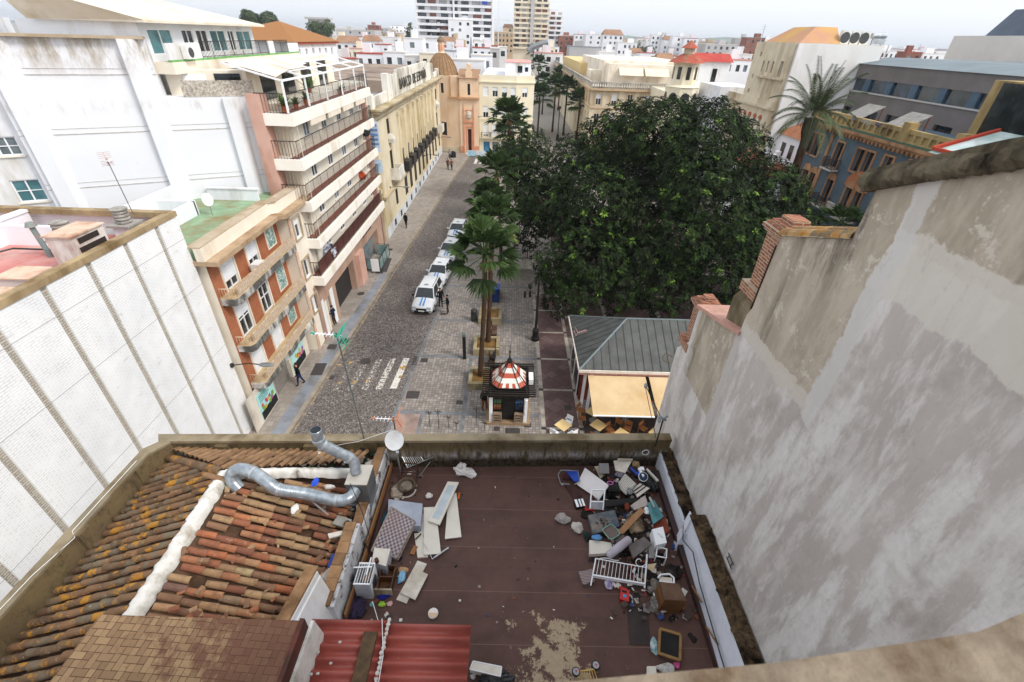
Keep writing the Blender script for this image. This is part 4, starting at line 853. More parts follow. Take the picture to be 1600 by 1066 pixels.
for u0,u1,z in ((Y(41.9),Y(38.8),6.5),(Y(48.8),Y(46.1),6.6)):
    m=M(); fbox(m,P,u0,u1,z-.2,z,.002,.9); fbox(m,P,u0,u1,z+.75,z+.87,.75,.9)
    k=int((u1-u0)/.2)
    for j in range(k+1): u=u0+.05+(u1-u0-.1)*j/k; fbox(m,P,u-.05,u+.05,z,z+.75,.78,.87)
    m.build('white_balcony',wm,t)
for u0,u1,z in ((Y(45.2),Y(43.5),9.7),(Y(44.7),Y(42.9),6.5),(Y(37.6),Y(35.6),6.2),(Y(34.9),Y(33),6.2)):
    m=M(); fbox(m,P,u0,u1,z-.15,z,.002,.7); q=m.build('iron_balcony_slab',wm,t); m=M(); railing(m,[P(u0,z,.05),P(u0,z,.65),P(u1,z,.65),P(u1,z,.05)],.85,.018,.13); m.build('railing',IRON,q)
textobj('roof_sign','nega',mt('sign_white','#b9b6ae'),.6,onwall(P,Y(42.7),13.92,-.19),t,.02); textobj('roof_sign','nar',mt('sign_blue','#343a8c'),.5,onwall(P,Y(41.2),13.92,-.19),t,.02); m=M(); a_=P(Y(44.4),13.92,-.19); m.cyl(a_,a_+bp.N*.04,.22,n=12); m.build('round_emblem',mt('sign_mauve','#77707f'),t)
# roof shelters behind the parapet
for i,(y,lab) in enumerate([(48.3,'pale lean-to roof shelter behind the yellow parapet near the blue sign'),(42.6,'corrugated roof shelter with rusty frame behind the yellow parapet near the square pier')]):
    c=T('roof_shelter',(33,y,13),lab,'shelter'); m=M(); m.hexa([(32,y-1.2,13.2),(34.5,y-1.2,14.6),(34.5,y+1.2,14.6),(32,y+1.2,13.2),(32,y-1.2,13.26),(34.5,y-1.2,14.66),(34.5,y+1.2,14.66),(32,y+1.2,13.26)]); m.build('sheet',mt('shelter_grey','#85827d','#9a9792',3,.7,dirt='#7a6f63'),c)
    m=M(); m.bar((34.4,y-1.1,12.8),(34.4,y-1.1,14.6),.08); m.bar((34.4,y+1.1,12.8),(34.4,y+1.1,14.6),.08); m.bar((32.1,y-1.1,12.8),(32.1,y-1.1,13.2),.08); m.build('posts',mt('rust_post','#7a4a38'),c)
m=M(); m.box(31,40,28,50.5,12.7,12.75); m.build('roof',mt('pink_grey_roof','#a08a84','#b09a92',.4),t)
# --- grey modern building
t=T('grey_modern_building',(45,50,0),'grey brown modern building with a continuous dark ribbon window and metal roof','building')
mp=PL(40,63.8,40,30); P=mp.P; GM=mt('grey_brown_cladding','#6f6a68','#7b7674',.5,.8,.2)
lowo=[(2.2+.1,3.6,11.9,13.3),(6.5,8.4,11.9,13.3),(9.8,12.2,11.9,13.3),(13.5,14.7,11.7,13.3),(16.4,18.6,11.7,13.3),(20.3,22.4,11.6,13.2),(24,26,11.6,13.2)]
m=M(); mp.wall(m,0,17.6,[(.8,33,15.0,16.2)]+lowo,.35); body(m,mp,30,0,17.6); m.build('wall',GM,t)
m=M(); fbox(m,P,.8,33,15.0,16.2,-.34,-.28); w=m.build('ribbon_window',glass_mat('ribbon_glass','#20303c','#2e4454'),t)
for k in range(9): m=M(); fbox(m,P,4.2+3.6*k,5.1+3.6*k,15.0,16.2,-.28,-.05); m.build('blue_panel',mt('steel_blue_panel','#3f5566','#4b6376',2,.5),w)
m=M(); fbox(m,P,.6,33,14.85,14.98,.002,.12); m.build('sill_band',mt('pale_sill','#b6b4b2'),t)
for o in lowo: window(t,P,*o,depth=.33,frame=IRON,glass=glass_mat('deep_glass','#10181e','#1a252d'),cols=2,lite=True)
m=M(); m.hexa([(39.8,29,17.61),(70,29,17.61),(70,64,17.61),(39.8,64,17.61),(44,29,18.3),(70,29,18.3),(70,63,18.3),(44,63,18.3)]); m.build('roof',mt('grey_metal_roof','#5f6b70','#6f7c82',.3,.5,.4),t)
# far right: yellow building edge, slanted dark roofs
t=T('yellow_corner_building',(34,27,0),'yellow corner building with a dark window band cut by the right edge','building')
m=M(); m.box(31.5,38,29,34.3,12.8,17.6); m.build('wall',YEL,t); m=M(); m.box(31.4,31.48,29.2,33.5,13.2,17.5); m.build('window_band',GLD,t)
t=T('red_framed_skylight',(29,27,13),'red framed greenhouse skylight on the roof at the right edge','skylight')
m=M(); m.hexa([(27.5,26,13.5),(31.3,26,13.5),(31.3,32,13.5),(27.5,32,13.5),(27.8,26.2,13.7),(31.3,26.2,14.9),(31.3,31.8,14.9),(27.8,31.8,13.7)]); m.build('glass',glass_mat('skylight_glass','#a9c4bd','#d3dedb'),t)
m=M(); 
for a,b in (((27.7,26,13.75),(31.4,26,14.95)),((27.7,32,13.75),(31.4,32,14.95)),((27.7,26,13.75),(27.7,32,13.75))): m.bar(a,b,.2)
m.build('frame',mt('red_frame','#b8452f'),t)
t=T('slanted_glass_roof_building',(80,60,0),'dark blue slanted roof monitors with a pale gable at the top right corner','building')
m=M(); m.prism([(60,62),(95,62),(95,75),(60,75)],0,20.9); m.build('pale_gable',mt('pale_gable','#c9c6c3','#d3d0cd',.3),t)
m=M()
for k in range(3): x=61.5+k*4; m.ext([(x,61,17.6),(x+2.4,61,17.6),(x+6.5,61,24),(x+5,61,24)],(0,14,0))
m.build('slanted_monitors',mt('dark_blue_monitor','#2c3a4a','#3d4f62',.5,.4,.5),t)
# little white house by the date palm
t=T('white_house_orange_roof',(34,56,0),'small white house with an orange tiled roof beside the date palm','house')
m=M(); m.box(31.5,36.5,53.5,58,0,10.6); m.build('wall',WHITE,t)
m=M(); m.hexa([(31.2,53.2,10.6),(36.8,53.2,10.6),(36.8,58.3,10.6),(31.2,58.3,10.6),(33,55,12.0),(35,55,12.0),(35,56.5,12.0),(33,56.5,12.0)]); m.build('roof',mt('orange_tiles','#9c6344','#ad7555',2,.9,dirt='#8a5a3a'),t)
m=M(); m.box(31.44,31.48,54.2,55,8.4,9.8); m.box(31.44,31.48,56,56.8,8.4,9.8); m.box(32.2,33.0,53.44,53.48,8.2,9.8); m.build('window',GLD,t)
t=T('low_red_tiled_annex',(29,54,0),'low annex with dull red roof and white chimneys before the blue house','building')
m=M(); m.box(27.5,31.3,51.2,60,0,7.2); m.build('wall',WHITE2,t); m=M(); m.hexa([(27.2,51,7.2),(31.4,51,7.2),(31.4,60.3,7.2),(27.2,60.3,7.2),(28.9,51.5,8.3),(29.6,51.5,8.3),(29.6,60,8.3),(28.9,60,8.3)]); m.build('roof',mt('dull_red_tiles','#8d5443','#a0654f',2,.9,dirt='#6b4a3e'),t)
m=M(); m.box(28.3,28.8,52.3,52.8,7.6,9.2); m.build('chimney',WHITE,t); m=M(); m.box(29.8,30.3,54.3,54.8,7.6,9.2); m.build('chimney',WHITE,t)
# ================================================================ the roof terrace building in the foreground
def posmask(n,sock,lo,hi,soft=.05):
    "1 between lo and hi"
    a=n.math('DIVIDE',n.math('SUBTRACT',sock,lo),soft,True); b=n.math('DIVIDE',n.math('SUBTRACT',hi,sock),soft,True); return n.math('MULTIPLY',a,b)
def warp(n,sock,amt,scale,vec=None): 
    return n.math('ADD',sock,n.math('MULTIPLY',n.math('SUBTRACT',n.noise(vec or n.pos(),scale,5,.65),.5),amt))
# terrace floor material
n=NT('terrace_felt',.75,.35); p=n.pos(); s_=n.sep(p)
c=n.mix(n.ramp(n.noise(p,1.3,6,.65),[(.35,0.0),(.7,1.0)]),'#4f3831','#61463e')
c=n.mix(n.ramp(n.noise(n.pos((1,3,1)),.7,5,.6),[(.5,0.0),(.75,.55)]),c,'#3f2d28')
seam=n.math('FRACT',n.math('MULTIPLY',warp(n,s_[1],.02,1.5),1.02)); sm=n.math('LESS_THAN',seam,.014)
c=n.mix(n.math('MULTIPLY',sm,.35),c,'#94766a')
seam2=n.math('LESS_THAN',n.math('FRACT',n.math('ADD',n.math('MULTIPLY',warp(n,s_[1],.02,1.5),1.02),.5)),.03); c=n.mix(n.math('MULTIPLY',seam2,.2),c,'#3c2b28')
pk=n.noise(n.pos(),4.5,9,.8); area=n.math('MULTIPLY',posmask(n,s_[0],-.5,2.2,.6),posmask(n,s_[1],2.9,4.8,.45))
area=n.math('MAXIMUM',area,.0)
pm=n.ramp(n.math('ADD',n.math('ADD',pk,n.math('MULTIPLY',n.math('SUBTRACT',n.noise(n.pos(),1.6,2),.5),.5)),n.math('MULTIPLY',n.math('SUBTRACT',area,1.0),.28)),[(.52,0.0),(.54,1.0)])
c=n.mix(pm,c,n.mix(n.noise(n.pos(),14,3),'#8f7d66','#b3a084'))
c=n.mix(n.ramp(n.noise(n.pos(),9,4,.8),[(.70,0.0),(.73,.6)]),c,'#9c8378')
c=n.mix(n.ramp(n.noise(n.pos(),30,2),[(.74,0.0),(.76,.8)]),c,'#c2b4a6')
n.col(c); n.bump(n.noise(n.pos(),14,5),.25,.01); FELT=n.m
# mossy parapet material: pale top, dark wet streaks inside
def parapet_mat(name,base,streak=True):
    n=NT(name,.9,.15); p=n.pos(); s_=n.sep(p)
    c=n.mix(n.ramp(n.noise(p,1.6,6,.65),[(.35,0.0),(.68,1.0)]),base,'#7a6a4a')
    if streak:
        st=n.noise(n.pos((5,5,.9)),1.6,6,.7); z=warp(n,s_[2],.25,3)
        mid=posmask(n,z,9.72,10.12,.15)
        c=n.mix(n.math('MULTIPLY',mid,n.ramp(st,[(.42,0.0),(.58,1.0)])),c,'#a5a2a0')
        low=n.math('DIVIDE',n.math('SUBTRACT',9.92,z),.18,True)
        c=n.mix(n.math('MULTIPLY',low,n.ramp(n.noise(n.pos(),9,6,.75),[(.35,1.0),(.7,.35)])),c,'#161412')
        up=n.math('DIVIDE',n.math('SUBTRACT',z,10.1),.15,True); c=n.mix(n.math('MULTIPLY',up,.6),c,'#5f5236')
        c=n.mix(n.ramp(st,[(.3,.85),(.45,0.0)]),c,'#2b2823')
    c=n.mix(n.ramp(n.noise(n.pos((1,1,.5)),4,7,.75),[(.5,0.0),(.66,.7)]),c,'#3f382c'); c=n.mix(n.ramp(n.noise(n.pos(),12,6,.75),[(.56,0.0),(.72,.7)]),c,'#2e2a24'); n.col(c); n.bump(n.noise(p,18,6,.7),.5,.02); return n.m
PARA=parapet_mat('mossy_parapet','#6a6052'); COP=mt('stone_coping','#7f7562','#958870',1.8,.9,.1,dirt='#5e4e36',dirtamt=.6,bump=.4)
PARL=parapet_mat('mossy_left_parapet','#705f48',False)
t=T('roof_terrace_building',(-2,6,0),'old building with a littered maroon roof terrace and broken clay tile roofs in the foreground','building')
m=M(); m.prism([(-8.6,2.2),(4.3,2.2),(4.3,8.3),(-8.5,7.9)],0,9.35); m.build('wall',mt('old_plaster','#b5a892','#c5b9a4',.8,.9,dirt='#7b6c55'),t)
m=M(); m.box(-3.0,4.12,2.2,8.6,9.36,9.5); m.build('terrace_floor',FELT,t)
for b_ in ((3.98,4.1,2.2,8.05,9.502,9.66),(-2.93,-2.86,2.3,7.95,9.502,9.72)): m=M(); m.box(*b_); m.build('felt_skirting',mt('maroon_skirting','#3a2522','#482f2a',2,.6,.4,dirt='#2f2220'),t)
def py_(x): return 7.87+(x+8.5)*.037
m=M(); X0,X1=-8.45,4.35; m.prism([(X0,py_(X0)),(X1,py_(X1)),(X1,py_(X1)+.19),(X0-.1,py_(X0)+.19)],9.3,10.42)
for x in (-7.1,-4.95): m.prism([(x,py_(x)-.12),(x+.3,py_(x+.3)-.12),(x+.3,py_(x)),(x,py_(x))],9.6,10.4)
m.build('front_parapet',PARA,t)
m=M(); m.prism([(X0+.02,py_(X0)-.02),(X1,py_(X1)-.02),(X1,py_(X1)+.22),(X0-.14,py_(X0)+.22)],10.422,10.5); m.build('front_coping',COP,t)
m=M(); m.prism([(-8.72,2.2),(-8.57,2.2),(-8.46,7.45),(-8.16,7.86),(-8.25,8.0),(-8.62,7.55)],9.3,10.42)
for y in (3.3,5.35,7.0): m.prism([(-8.56,y),(-8.42,y),(-8.42,y+.26),(-8.54,y+.26)],9.6,10.43)
m.build('left_parapet',PARL,t)
m=M(); m.prism([(-8.76,2.2),(-8.54,2.2),(-8.43,7.46),(-8.14,7.84),(-8.24,8.05),(-8.66,7.6)],10.432,10.494); m.build('left_coping',COP,t)
# tile roofs
def tile_mat(name,stops,lich=0):
    n=NT(name,.85,.2); p=n.pos(); c=n.ramp(n.attr(),stops,'LINEAR')
    c=n.mix(n.ramp(n.noise(p,5,5,.7),[(.45,0.0),(.7,.6)]),c,'#5c4536')
    c=n.mix(n.ramp(n.noise(n.pos((1,1,1),loc=(3,1,2)),9,4,.7),[(.62,0.0),(.7,.6)]),c,'#b5a487')
    if lich:
        l=n.noise(n.pos((1,1,1),loc=(9,2,4)),2.7,6,.7)
        c=n.mix(n.ramp(n.noise(p,2.2,5,.7),[(.5,0.0),(.6,.85)]),c,'#6e6656')
        c=n.mix(n.ramp(l,[(.545,0.0),(.6,.9)]),c,n.mix(n.noise(n.pos(),8,2),'#9c6c24','#bd8630'))
        c=n.mix(n.ramp(n.noise(n.pos(loc=(1,7,3)),6,5,.7),[(.66,0.0),(.7,.8)]),c,'#9a9a92')
    else:
        c=n.mix(n.ramp(n.noise(n.pos(loc=(5,2,4)),.9,3,.6),[(.62,0.0),(.72,.5)]),c,'#7a3a34')
    n.col(c); n.bump(n.noise(p,22,5),.5,.015); return n.m
TR=tile_mat('clay_tiles',[(0,'#6a4c3c'),(.2,'#86664e'),(.35,'#9b7c5c'),(.5,'#a98c69'),(.7,'#9c6347'),(.8,'#7d5342'),(.9,'#ad6a48'),(.96,'#a8946f'),(1,'#75564f')]); TL=tile_mat('lichen_tiles',[(0,'#574433'),(.4,'#745941'),(.7,'#866346'),(1,'#66533f')],1)
BED=mt('tile_bed','#5b4638','#6e5442',3,.95,.05,dirt='#3a2d25',dirtamt=.8,bump=.5)
def tile(mb,a,b,r0,r1,nn=7):
    a=Vector(a);b=Vector(b);d=(b-a).normalized(); x=d.cross(Vector((0,0,1))).normalized(); z=x.cross(d); rings=[]
    for p,r in ((a,r0),(b,r1)):
        for rr in (r,r-.014): rings.append(mb.vs([p+x*rr*math.cos(PI*k/(nn-1))+z*rr*math.sin(PI*k/(nn-1)) for k in range(nn)]))
    o0,i0,o1,i1=rings
    for k in range(nn-1):
        mb.face([o0+k,o1+k,o1+k+1,o0+k+1]); mb.face([o0+k,o0+k+1,i0+k+1,i0+k]); mb.face([o1+k,i1+k,i1+k+1,o1+k+1])
    mb.smooth=False
zL=lambda x:11.1-(-5.95-x)*.46; zR=lambda x:11.1-(x+5.95)*.43; zF=lambda y:11.1-(y-6.45)*.6
def row(mb,a,b,L=.34,miss=.0,jit=.012,r=.088):
    a=Vector(a);b=Vector(b);d=b-a;N_=max(1,int(d.length/L)); 
    for k in range(N_,-1,-1):
        if random.random()<miss: continue
        p=a+d*min(1,k/N_)*.999; q=a+d*min(1.0,(k+1.18)/N_)
        if (q-p).length<.08: continue
        j=Vector((random.uniform(-jit,jit),random.uniform(-jit,jit),random.uniform(0,jit*1.4))); mb.cr=random.random()
        j2=Vector((random.uniform(-jit,jit),random.uniform(-jit,jit),0))*1.5
        tile(mb,p+j+Vector((0,0,.0)),q+j+j2+Vector((0,0,.022)),r*.72,r*random.uniform(.82,.9))
m=M(); m.poly([(-5.95,2,10.98),(-5.95,6.45,10.98),(-8.3,7.7,zL(-8.3)-.1),(-8.45,2,zL(-8.45)-.1)]); m.poly([(-5.95,2,10.98),(-3.1,2,zR(-3.1)-.1),(-3.1,7.2,zR(-3.1)-.1),(-5.95,6.45,10.98)]); m.poly([(-5.95,6.45,10.98),(-3.1,7.2,zR(-3.1)-.1),(-3.1,8.2,9.95),(-8.4,8.0,9.95),(-8.3,7.7,zL(-8.3)-.1)]); m.build('roof_bed',BED,t)
m=M(); y=2.15
while y<7.6:
    xs=-6.0 if y<6.5 else -5.95-(y-6.45)*1.83; row(m,(xs,y,zL(xs)-.03),(-8.36,y+.0,zL(-8.36)-.03),.36,.0,.012,.082); y+=.196
m.build('left_tile_slope',TL,t)
m=M(); y=3.45
while y<7.05:
    xs=-5.75 if y<6.3 else -5.95+(y-6.45)*3.9+.25; k=random.uniform(-.15,.05)
    row(m,(xs+abs(k),y,zR(xs)-.03),(-3.25+k,y,zR(-3.25+k)-.03),.3,.03,.012,.079); y+=.168
m.build('right_tile_slope',TR,t)
m=M(); m.cr=.3
for k in range(70):
    x=random.uniform(-5.7,-3.3); y=random.uniform(3.5,6.9); a=random.uniform(0,PI); L=random.uniform(.06,.22); m.cr=random.random()
    d=Vector((math.cos(a),math.sin(a),-.2))*L; p=Vector((x,y,zR(x)+.05)); 
    if random.random()<.3: tile(m,p,p+d,.05,.055,5)
    else: m.ob(p,(L*.4,L*.22,.01),Matrix.Rotation(a,3,'Z')@Matrix.Rotation(random.uniform(-.6,.6),3,'X'))
bt=m.build('broken_tiles',TR,t); bt['kind']='stuff'
m=M(); x=-8.0
while x<-3.3:
    ys=6.45+((-5.95-x)/1.83 if x<-5.95 else (x+5.95)/3.9); row(m,(x,ys+.12,zF(ys)-.05),(x,8.0,zF(8.0)-.05),.4,.0,.01,.075); x+=.19
m.build('front_tile_slope',mt('pale_front_tiles','#8c6c50','#a5835f',3,.9,dirt='#6a4d38',rnd=.3),t)
def mortar(path,w,h,mat,name,seg=.07):
    m=M(); path=[Vector(p) for p in path]; rings=[]
    for a,b in zip(path,path[1:]):
        d=(b-a); N_=int(d.length/seg); dn=d.normalized(); x=dn.cross(Vector((0,0,1))).normalized()
        for k in range(N_+1):
            c_=a+d*k/N_; wl=w*random.uniform(.85,1.2); wr=w*random.uniform(.85,1.2)
            rings.append(m.vs([c_-x*wl+Vector((0,0,-.12)),c_-x*wl*.8+Vector((0,0,h*.1)),c_-x*wl*.4+Vector((0,0,h*random.uniform(.7,.9))),c_+Vector((0,0,h*random.uniform(.9,1.1))),c_+x*wr*.4+Vector((0,0,h*random.uniform(.7,.9))),c_+x*wr*.8+Vector((0,0,h*.1)),c_+x*wr+Vector((0,0,-.12))]))
    for a,b in zip(rings,rings[1:]):
        for k in range(6): m.face([a+k,b+k,b+k+1,a+k+1])
    m.smooth=True; return m.build(name,mat,t)
WM=mt('white_mortar','#cfccc4','#e2e0da',5,.9,.15,dirt='#9a8f7e',dirtamt=.5,bump=.5)
mortar([(-5.95,3.3,11.04),(-5.95,6.5,11.06)],.15,.075,WM,'ridge_mortar')
mortar([(-5.9,6.5,11.06),(-4.6,6.88,10.72),(-3.55,7.15,10.42)],.11,.07,WM,'hip_mortar')
m=M(); 
for k in range(9):
    a=Vector((-5.98,6.47,11.08)).lerp(Vector((-8.15,7.66,10.1)),k/9); b=Vector((-5.98,6.47,11.08)).lerp(Vector((-8.15,7.66,10.1)),(k+1.2)/9); m.cr=random.random(); tile(m,a+Vector((0,0,.02)),b+Vector((0,0,.03)),.09,.1)
m.build('hip_tiles',TL,t)
# dividing wall between roof and terrace
n=NT('flaking_wall',.9,.15); p=n.pos((1,1,.5)); f=n.noise(p,4.5,7,.72,.4); c=n.ramp(f,[(.34,'#2a2825'),(.42,'#6f6a64'),(.47,'#b9b9bb'),(.68,'#cfd0d3'),(.74,'#6a5c4c')]); n.col(c); n.bump(f,.5,.02); FLAKE=n.m
BR=mt('brown_brick_top','#8a6a4c','#a07d5b',3,.9,.1,dirt='#5e4530',dirtamt=.6,bump=.4)
m=M(); m.box(-3.14,-2.94,5.85,8.12,9.3,10.2); m.box(-3.22,-2.98,4.15,5.85,9.3,10.32); m.build('dividing_wall',FLAKE,t)
m=M()
def bricks(mb,x0,x1,y0,y1,z):
    y=y0
    while y<y1-.02: L=min(.25,y1-y); mb.cr=random.random(); mb.box(x0+random.uniform(-.01,.01),x1+random.uniform(-.01,.01),y+.004,y+L-.004,z,z+.05+random.uniform(0,.012)); y+=L
bricks(m,-3.17,-2.98,5.86,8.1,10.202); bricks(m,-3.27,-3.05,4.15,5.85,10.322); m.build('dividing_wall_bricks',mt('brick_tops','#8d6c4e','#a58260',4,.9,.1,dirt='#5e4530',rnd=.35),t)
m=M(); m.bar((-2.84,7.95,9.74),(-2.88,5.7,9.78),.03,.16); m.bar((-2.86,5.6,9.7),(-2.9,4.25,9.74),.035,.2); m.build('wooden_batten',mt('old_wood','#7c5534','#94693f',6,.9,stretch=(1,.2,1)),t)
# wedge wall with white face
m=M(); m.hexa([(-3.42,3.4,9.3),(-3.2,3.4,9.3),(-3.2,4.5,9.3),(-3.42,4.5,9.3),(-3.42,3.4,11.3),(-3.24,3.4,11.3),(-3.24,4.45,10.95),(-3.42,4.5,10.95)]); m.hexa([(-3.2,3.4,9.3),(-2.96,3.4,9.3),(-2.96,4.4,9.3),(-3.2,4.45,9.3),(-3.23,3.4,11.2),(-3.2,3.4,11.2),(-3.2,4.42,10.85),(-3.23,4.45,10.85)]); m.build('white_wedge_wall',WHITE,t)
m=M(); m.hexa([(-3.46,3.4,11.305),(-3.26,3.4,11.305),(-3.26,4.48,10.955),(-3.46,4.52,10.955),(-3.46,3.4,11.36),(-3.26,3.4,11.36),(-3.26,4.48,11.01),(-3.46,4.52,11.01)]); m.build('wedge_wall_bricks',BR,t)
# tiled flat roof, bottom left
n=NT('basket_tiles',.85,.2); p=n.pos((1,1,1),(0,0,R(3)))
b=n.n('ShaderNodeTexBrick',offset=.5); b.inputs['Scale'].default_value=1; b.inputs['Brick Width'].default_value=.2; b.inputs['Row Height'].default_value=.1; b.inputs['Mortar Size'].default_value=.005; n.L(p,b.inputs['Vector'])
b2=n.n('ShaderNodeTexBrick',offset=.5); b2.inputs['Scale'].default_value=1; b2.inputs['Brick Width'].default_value=.2; b2.inputs['Row Height'].default_value=.1; b2.inputs['Mortar Size'].default_value=.005; n.L(n.pos((1,1,1),(0,0,R(93))),b2.inputs['Vector'])
ck=n.n('ShaderNodeTexChecker'); ck.inputs['Scale'].default_value=5; n.L(p,ck.inputs['Vector'])
for q in (b,b2):
    q.inputs['Color1'].default_value=lin('#84694f'); q.inputs['Color2'].default_value=lin('#9f8362'); q.inputs['Mortar'].default_value=lin('#4e3526')
c=n.mix(ck.outputs['Fac'],b.outputs['Color'],b2.outputs['Color'])
s_=n.sep(n.pos()); rt=n.math('MULTIPLY',n.math('ADD',s_[0],4.6),.12)
c=n.mix(n.ramp(n.math('ADD',n.noise(n.pos(),2.4,7,.72),rt),[(.47,0.0),(.6,.75)]),c,n.mix(n.noise(n.pos(),3,3),'#4a2f26','#6e443a'))
c=n.mix(n.ramp(n.noise(n.pos(),14,5,.8),[(.6,0.0),(.68,.7)]),c,'#3f2e24'); n.col(c); n.bump(b.outputs['Fac'],-.3,.01)
m=M(); m.prism([(-6.1,2.0),(-3.02,2.0),(-3.02,3.38),(-6.05,3.41)],11.3,11.5); m.build('tiled_stair_roof',n.m,t)
m=M(); m.box(-6.02,-3.05,1.9,3.3,9.0,11.29); m.box(-3.018,-2.95,2.0,3.4,11.2,11.53); m.build('stair_roof_edge',mt('dark_red_edge','#5b2f28','#6f3d33',3,.8,dirt='#3b2a22'),t)
m=M(); m.hexa([(-2.95,2,10.0),(-2.83,2,10.0),(-2.83,3.6,10.0),(-2.95,3.6,10.0),(-2.95,2,11.25),(-2.9,2,11.25),(-2.9,3.5,11.25),(-2.95,3.5,11.25)]); m.build('plaster_fillet',WM,t)
# corrugated sheets
n=NT('corrugated_red',.45,.5); p=n.pos(); c=n.mix(n.ramp(n.noise(n.pos((.6,2,1)),1.8,5,.6),[(.35,0.0),(.7,1.0)]),'#8f4238','#a85548')
c=n.mix(n.ramp(n.noise(n.pos((1,1,1)),6,6,.75),[(.66,0.0),(.72,.7)]),c,'#c9a79a'); c=n.mix(n.ramp(n.noise(n.pos((.5,1,1)),2,4,.7),[(.55,0.0),(.75,.6)]),c,'#5f2a26'); n.col(c); CORR=n.m
def corr(x0,x1,y0,y1,z,name,pitch=.143,amp=.028):
    m=M(); N_=int((y1-y0)/pitch*10); pr=None
    for k in range(N_+1):
        y=y0+(y1-y0)*k/N_; dz=amp*math.sin(2*PI*(y1-y)/pitch+.6); tl=(y1-y)*.06
        a=m.vs([(x0,y,z+dz+tl),(x1,y,z+dz+tl),(x1,y,z+dz+tl-.008),(x0,y,z+dz+tl-.008)])
        if pr is not None:
            m.face([pr,pr+1,a+1,a]); m.face([pr+3,a+3,a+2,pr+2]); m.face([pr+1,pr+2,a+2,a+1]); m.face([pr,a,a+3,pr+3])
        else: m.face([a,a+3,a+2,a+1])
        pr=a
    m.smooth=True; return m.build(name,CORR,t)
corr(-3.2,-1.82,2.2,3.78,10.66,'corrugated_sheet',.19,.036); corr(-1.86,-.45,2.2,3.72,10.69,'corrugated_sheet',.19,.036)
m=M(); m.box(-3.1,-.6,2.2,3.6,9.5,10.58); m.build('lean_to_wall',WHITE2,t)
m=M(); m.box(-2.2,-1.98,2.2,3.56,10.73,10.78); m.build('mud_strip',mt('mud_strip','#4f4034','#66543f',8,.95,.05,bump=.5),t)
m=M(); m.cr=.5
for k in range(16): y=2.7+k*.07; m.ball((-1.84+random.uniform(-.012,.012),y,10.76),.035,(1,1.1,.4),6,4,jit=.15)
for x,y in ((-2.55,3.4),(-2.85,3.25),(-2.95,2.95),(-2.85,2.95),(-2.75,2.96),(-2.6,3.1)): m.ball((x,y,10.76),.03,(1,.8,.5),6,4)
m.build('sealant_patches',mt('sealant_white','#b7b2aa','#cdc9c2',6),t)
# low wall at the right of the terrace, with crumbling coping
n=NT('low_wall_white',.85,.2); p=n.pos(); c=n.mix(n.ramp(n.noise(p,2.5,6,.65),[(.4,0.0),(.7,1.0)]),'#c9ccd6','#dadce2'); c=n.mix(n.ramp(n.noise(n.pos((1,1,.3),(R(20),0,0)),3,5,.7),[(.6,0.0),(.68,.8)]),c,'#a39683'); n.col(c); n.bump(n.noise(p,12,5),.3,.01)
m=M(); m.hexa([(4.1,6.0,9.3),(4.4,6.0,9.3),(4.4,8.5,9.3),(4.12,8.5,9.3),(4.12,6.0,9.98),(4.4,6.0,9.98),(4.4,8.5,9.98),(4.13,8.5,9.98)]); m.hexa([(3.9,2,9.3),(4.4,2,9.3),(4.4,6.2,9.3),(4.06,6.2,9.3),(4.04,2,10.38),(4.4,2,10.38),(4.4,6.2,10.38),(4.2,6.2,10.38)]); 
m.hexa([(3.92,5.9,9.5),(4.1,5.9,9.5),(4.1,6.1,9.5),(3.98,6.15,9.5),(4.18,6.15,10.37),(4.2,6.15,10.37),(4.2,6.3,10.37),(4.18,6.3,10.37)]); m.build('low_wall',n.m,t)
RUB=mt('crumbled_coping','#4a3d31','#68563f',7,.95,.05,dirt='#17130f',dirtamt=.9,bump=1.0,bs=25)
m=M()
def rubble(mb,xa,xb,y0,y1,z,n=90):
    for k in range(n):
        y=random.uniform(y0,y1); x=random.uniform(xa,xb); mb.cr=random.random(); mb.ball((x,y,z),random.uniform(.035,.075),(1,1.2,.5),6,4,jit=.2)
m.box(4.19,4.47,6.2,8.5,9.981,10.03); m.box(4.14,4.47,2,6.18,10.381,10.43); rubble(m,4.2,4.44,6.3,8.4,10.03,110); rubble(m,4.16,4.44,2.3,6.1,10.43,190); m.build('crumbled_coping',RUB,t)
m=M(); m.tube([(4.1,6.2,10.0),(4.02,5.9,9.9),(4.06,5.5,10.1),(4.02,4.9,10.0),(4.0,4.3,9.98),(3.98,3.6,9.95),(3.97,2.6,9.9)],.013,5); TM('wall_cable',m,IRON,'black cable sagging along the white low wall at the right of the terrace','cable')
m=M(); m.bar((3.98,5.0,9.7),(4.0,4.6,9.85),.025); m.bar((3.98,4.2,9.75),(4.0,3.8,9.95),.025); m.build('wood_sliver',mt('old_wood','#7c5534'),t)
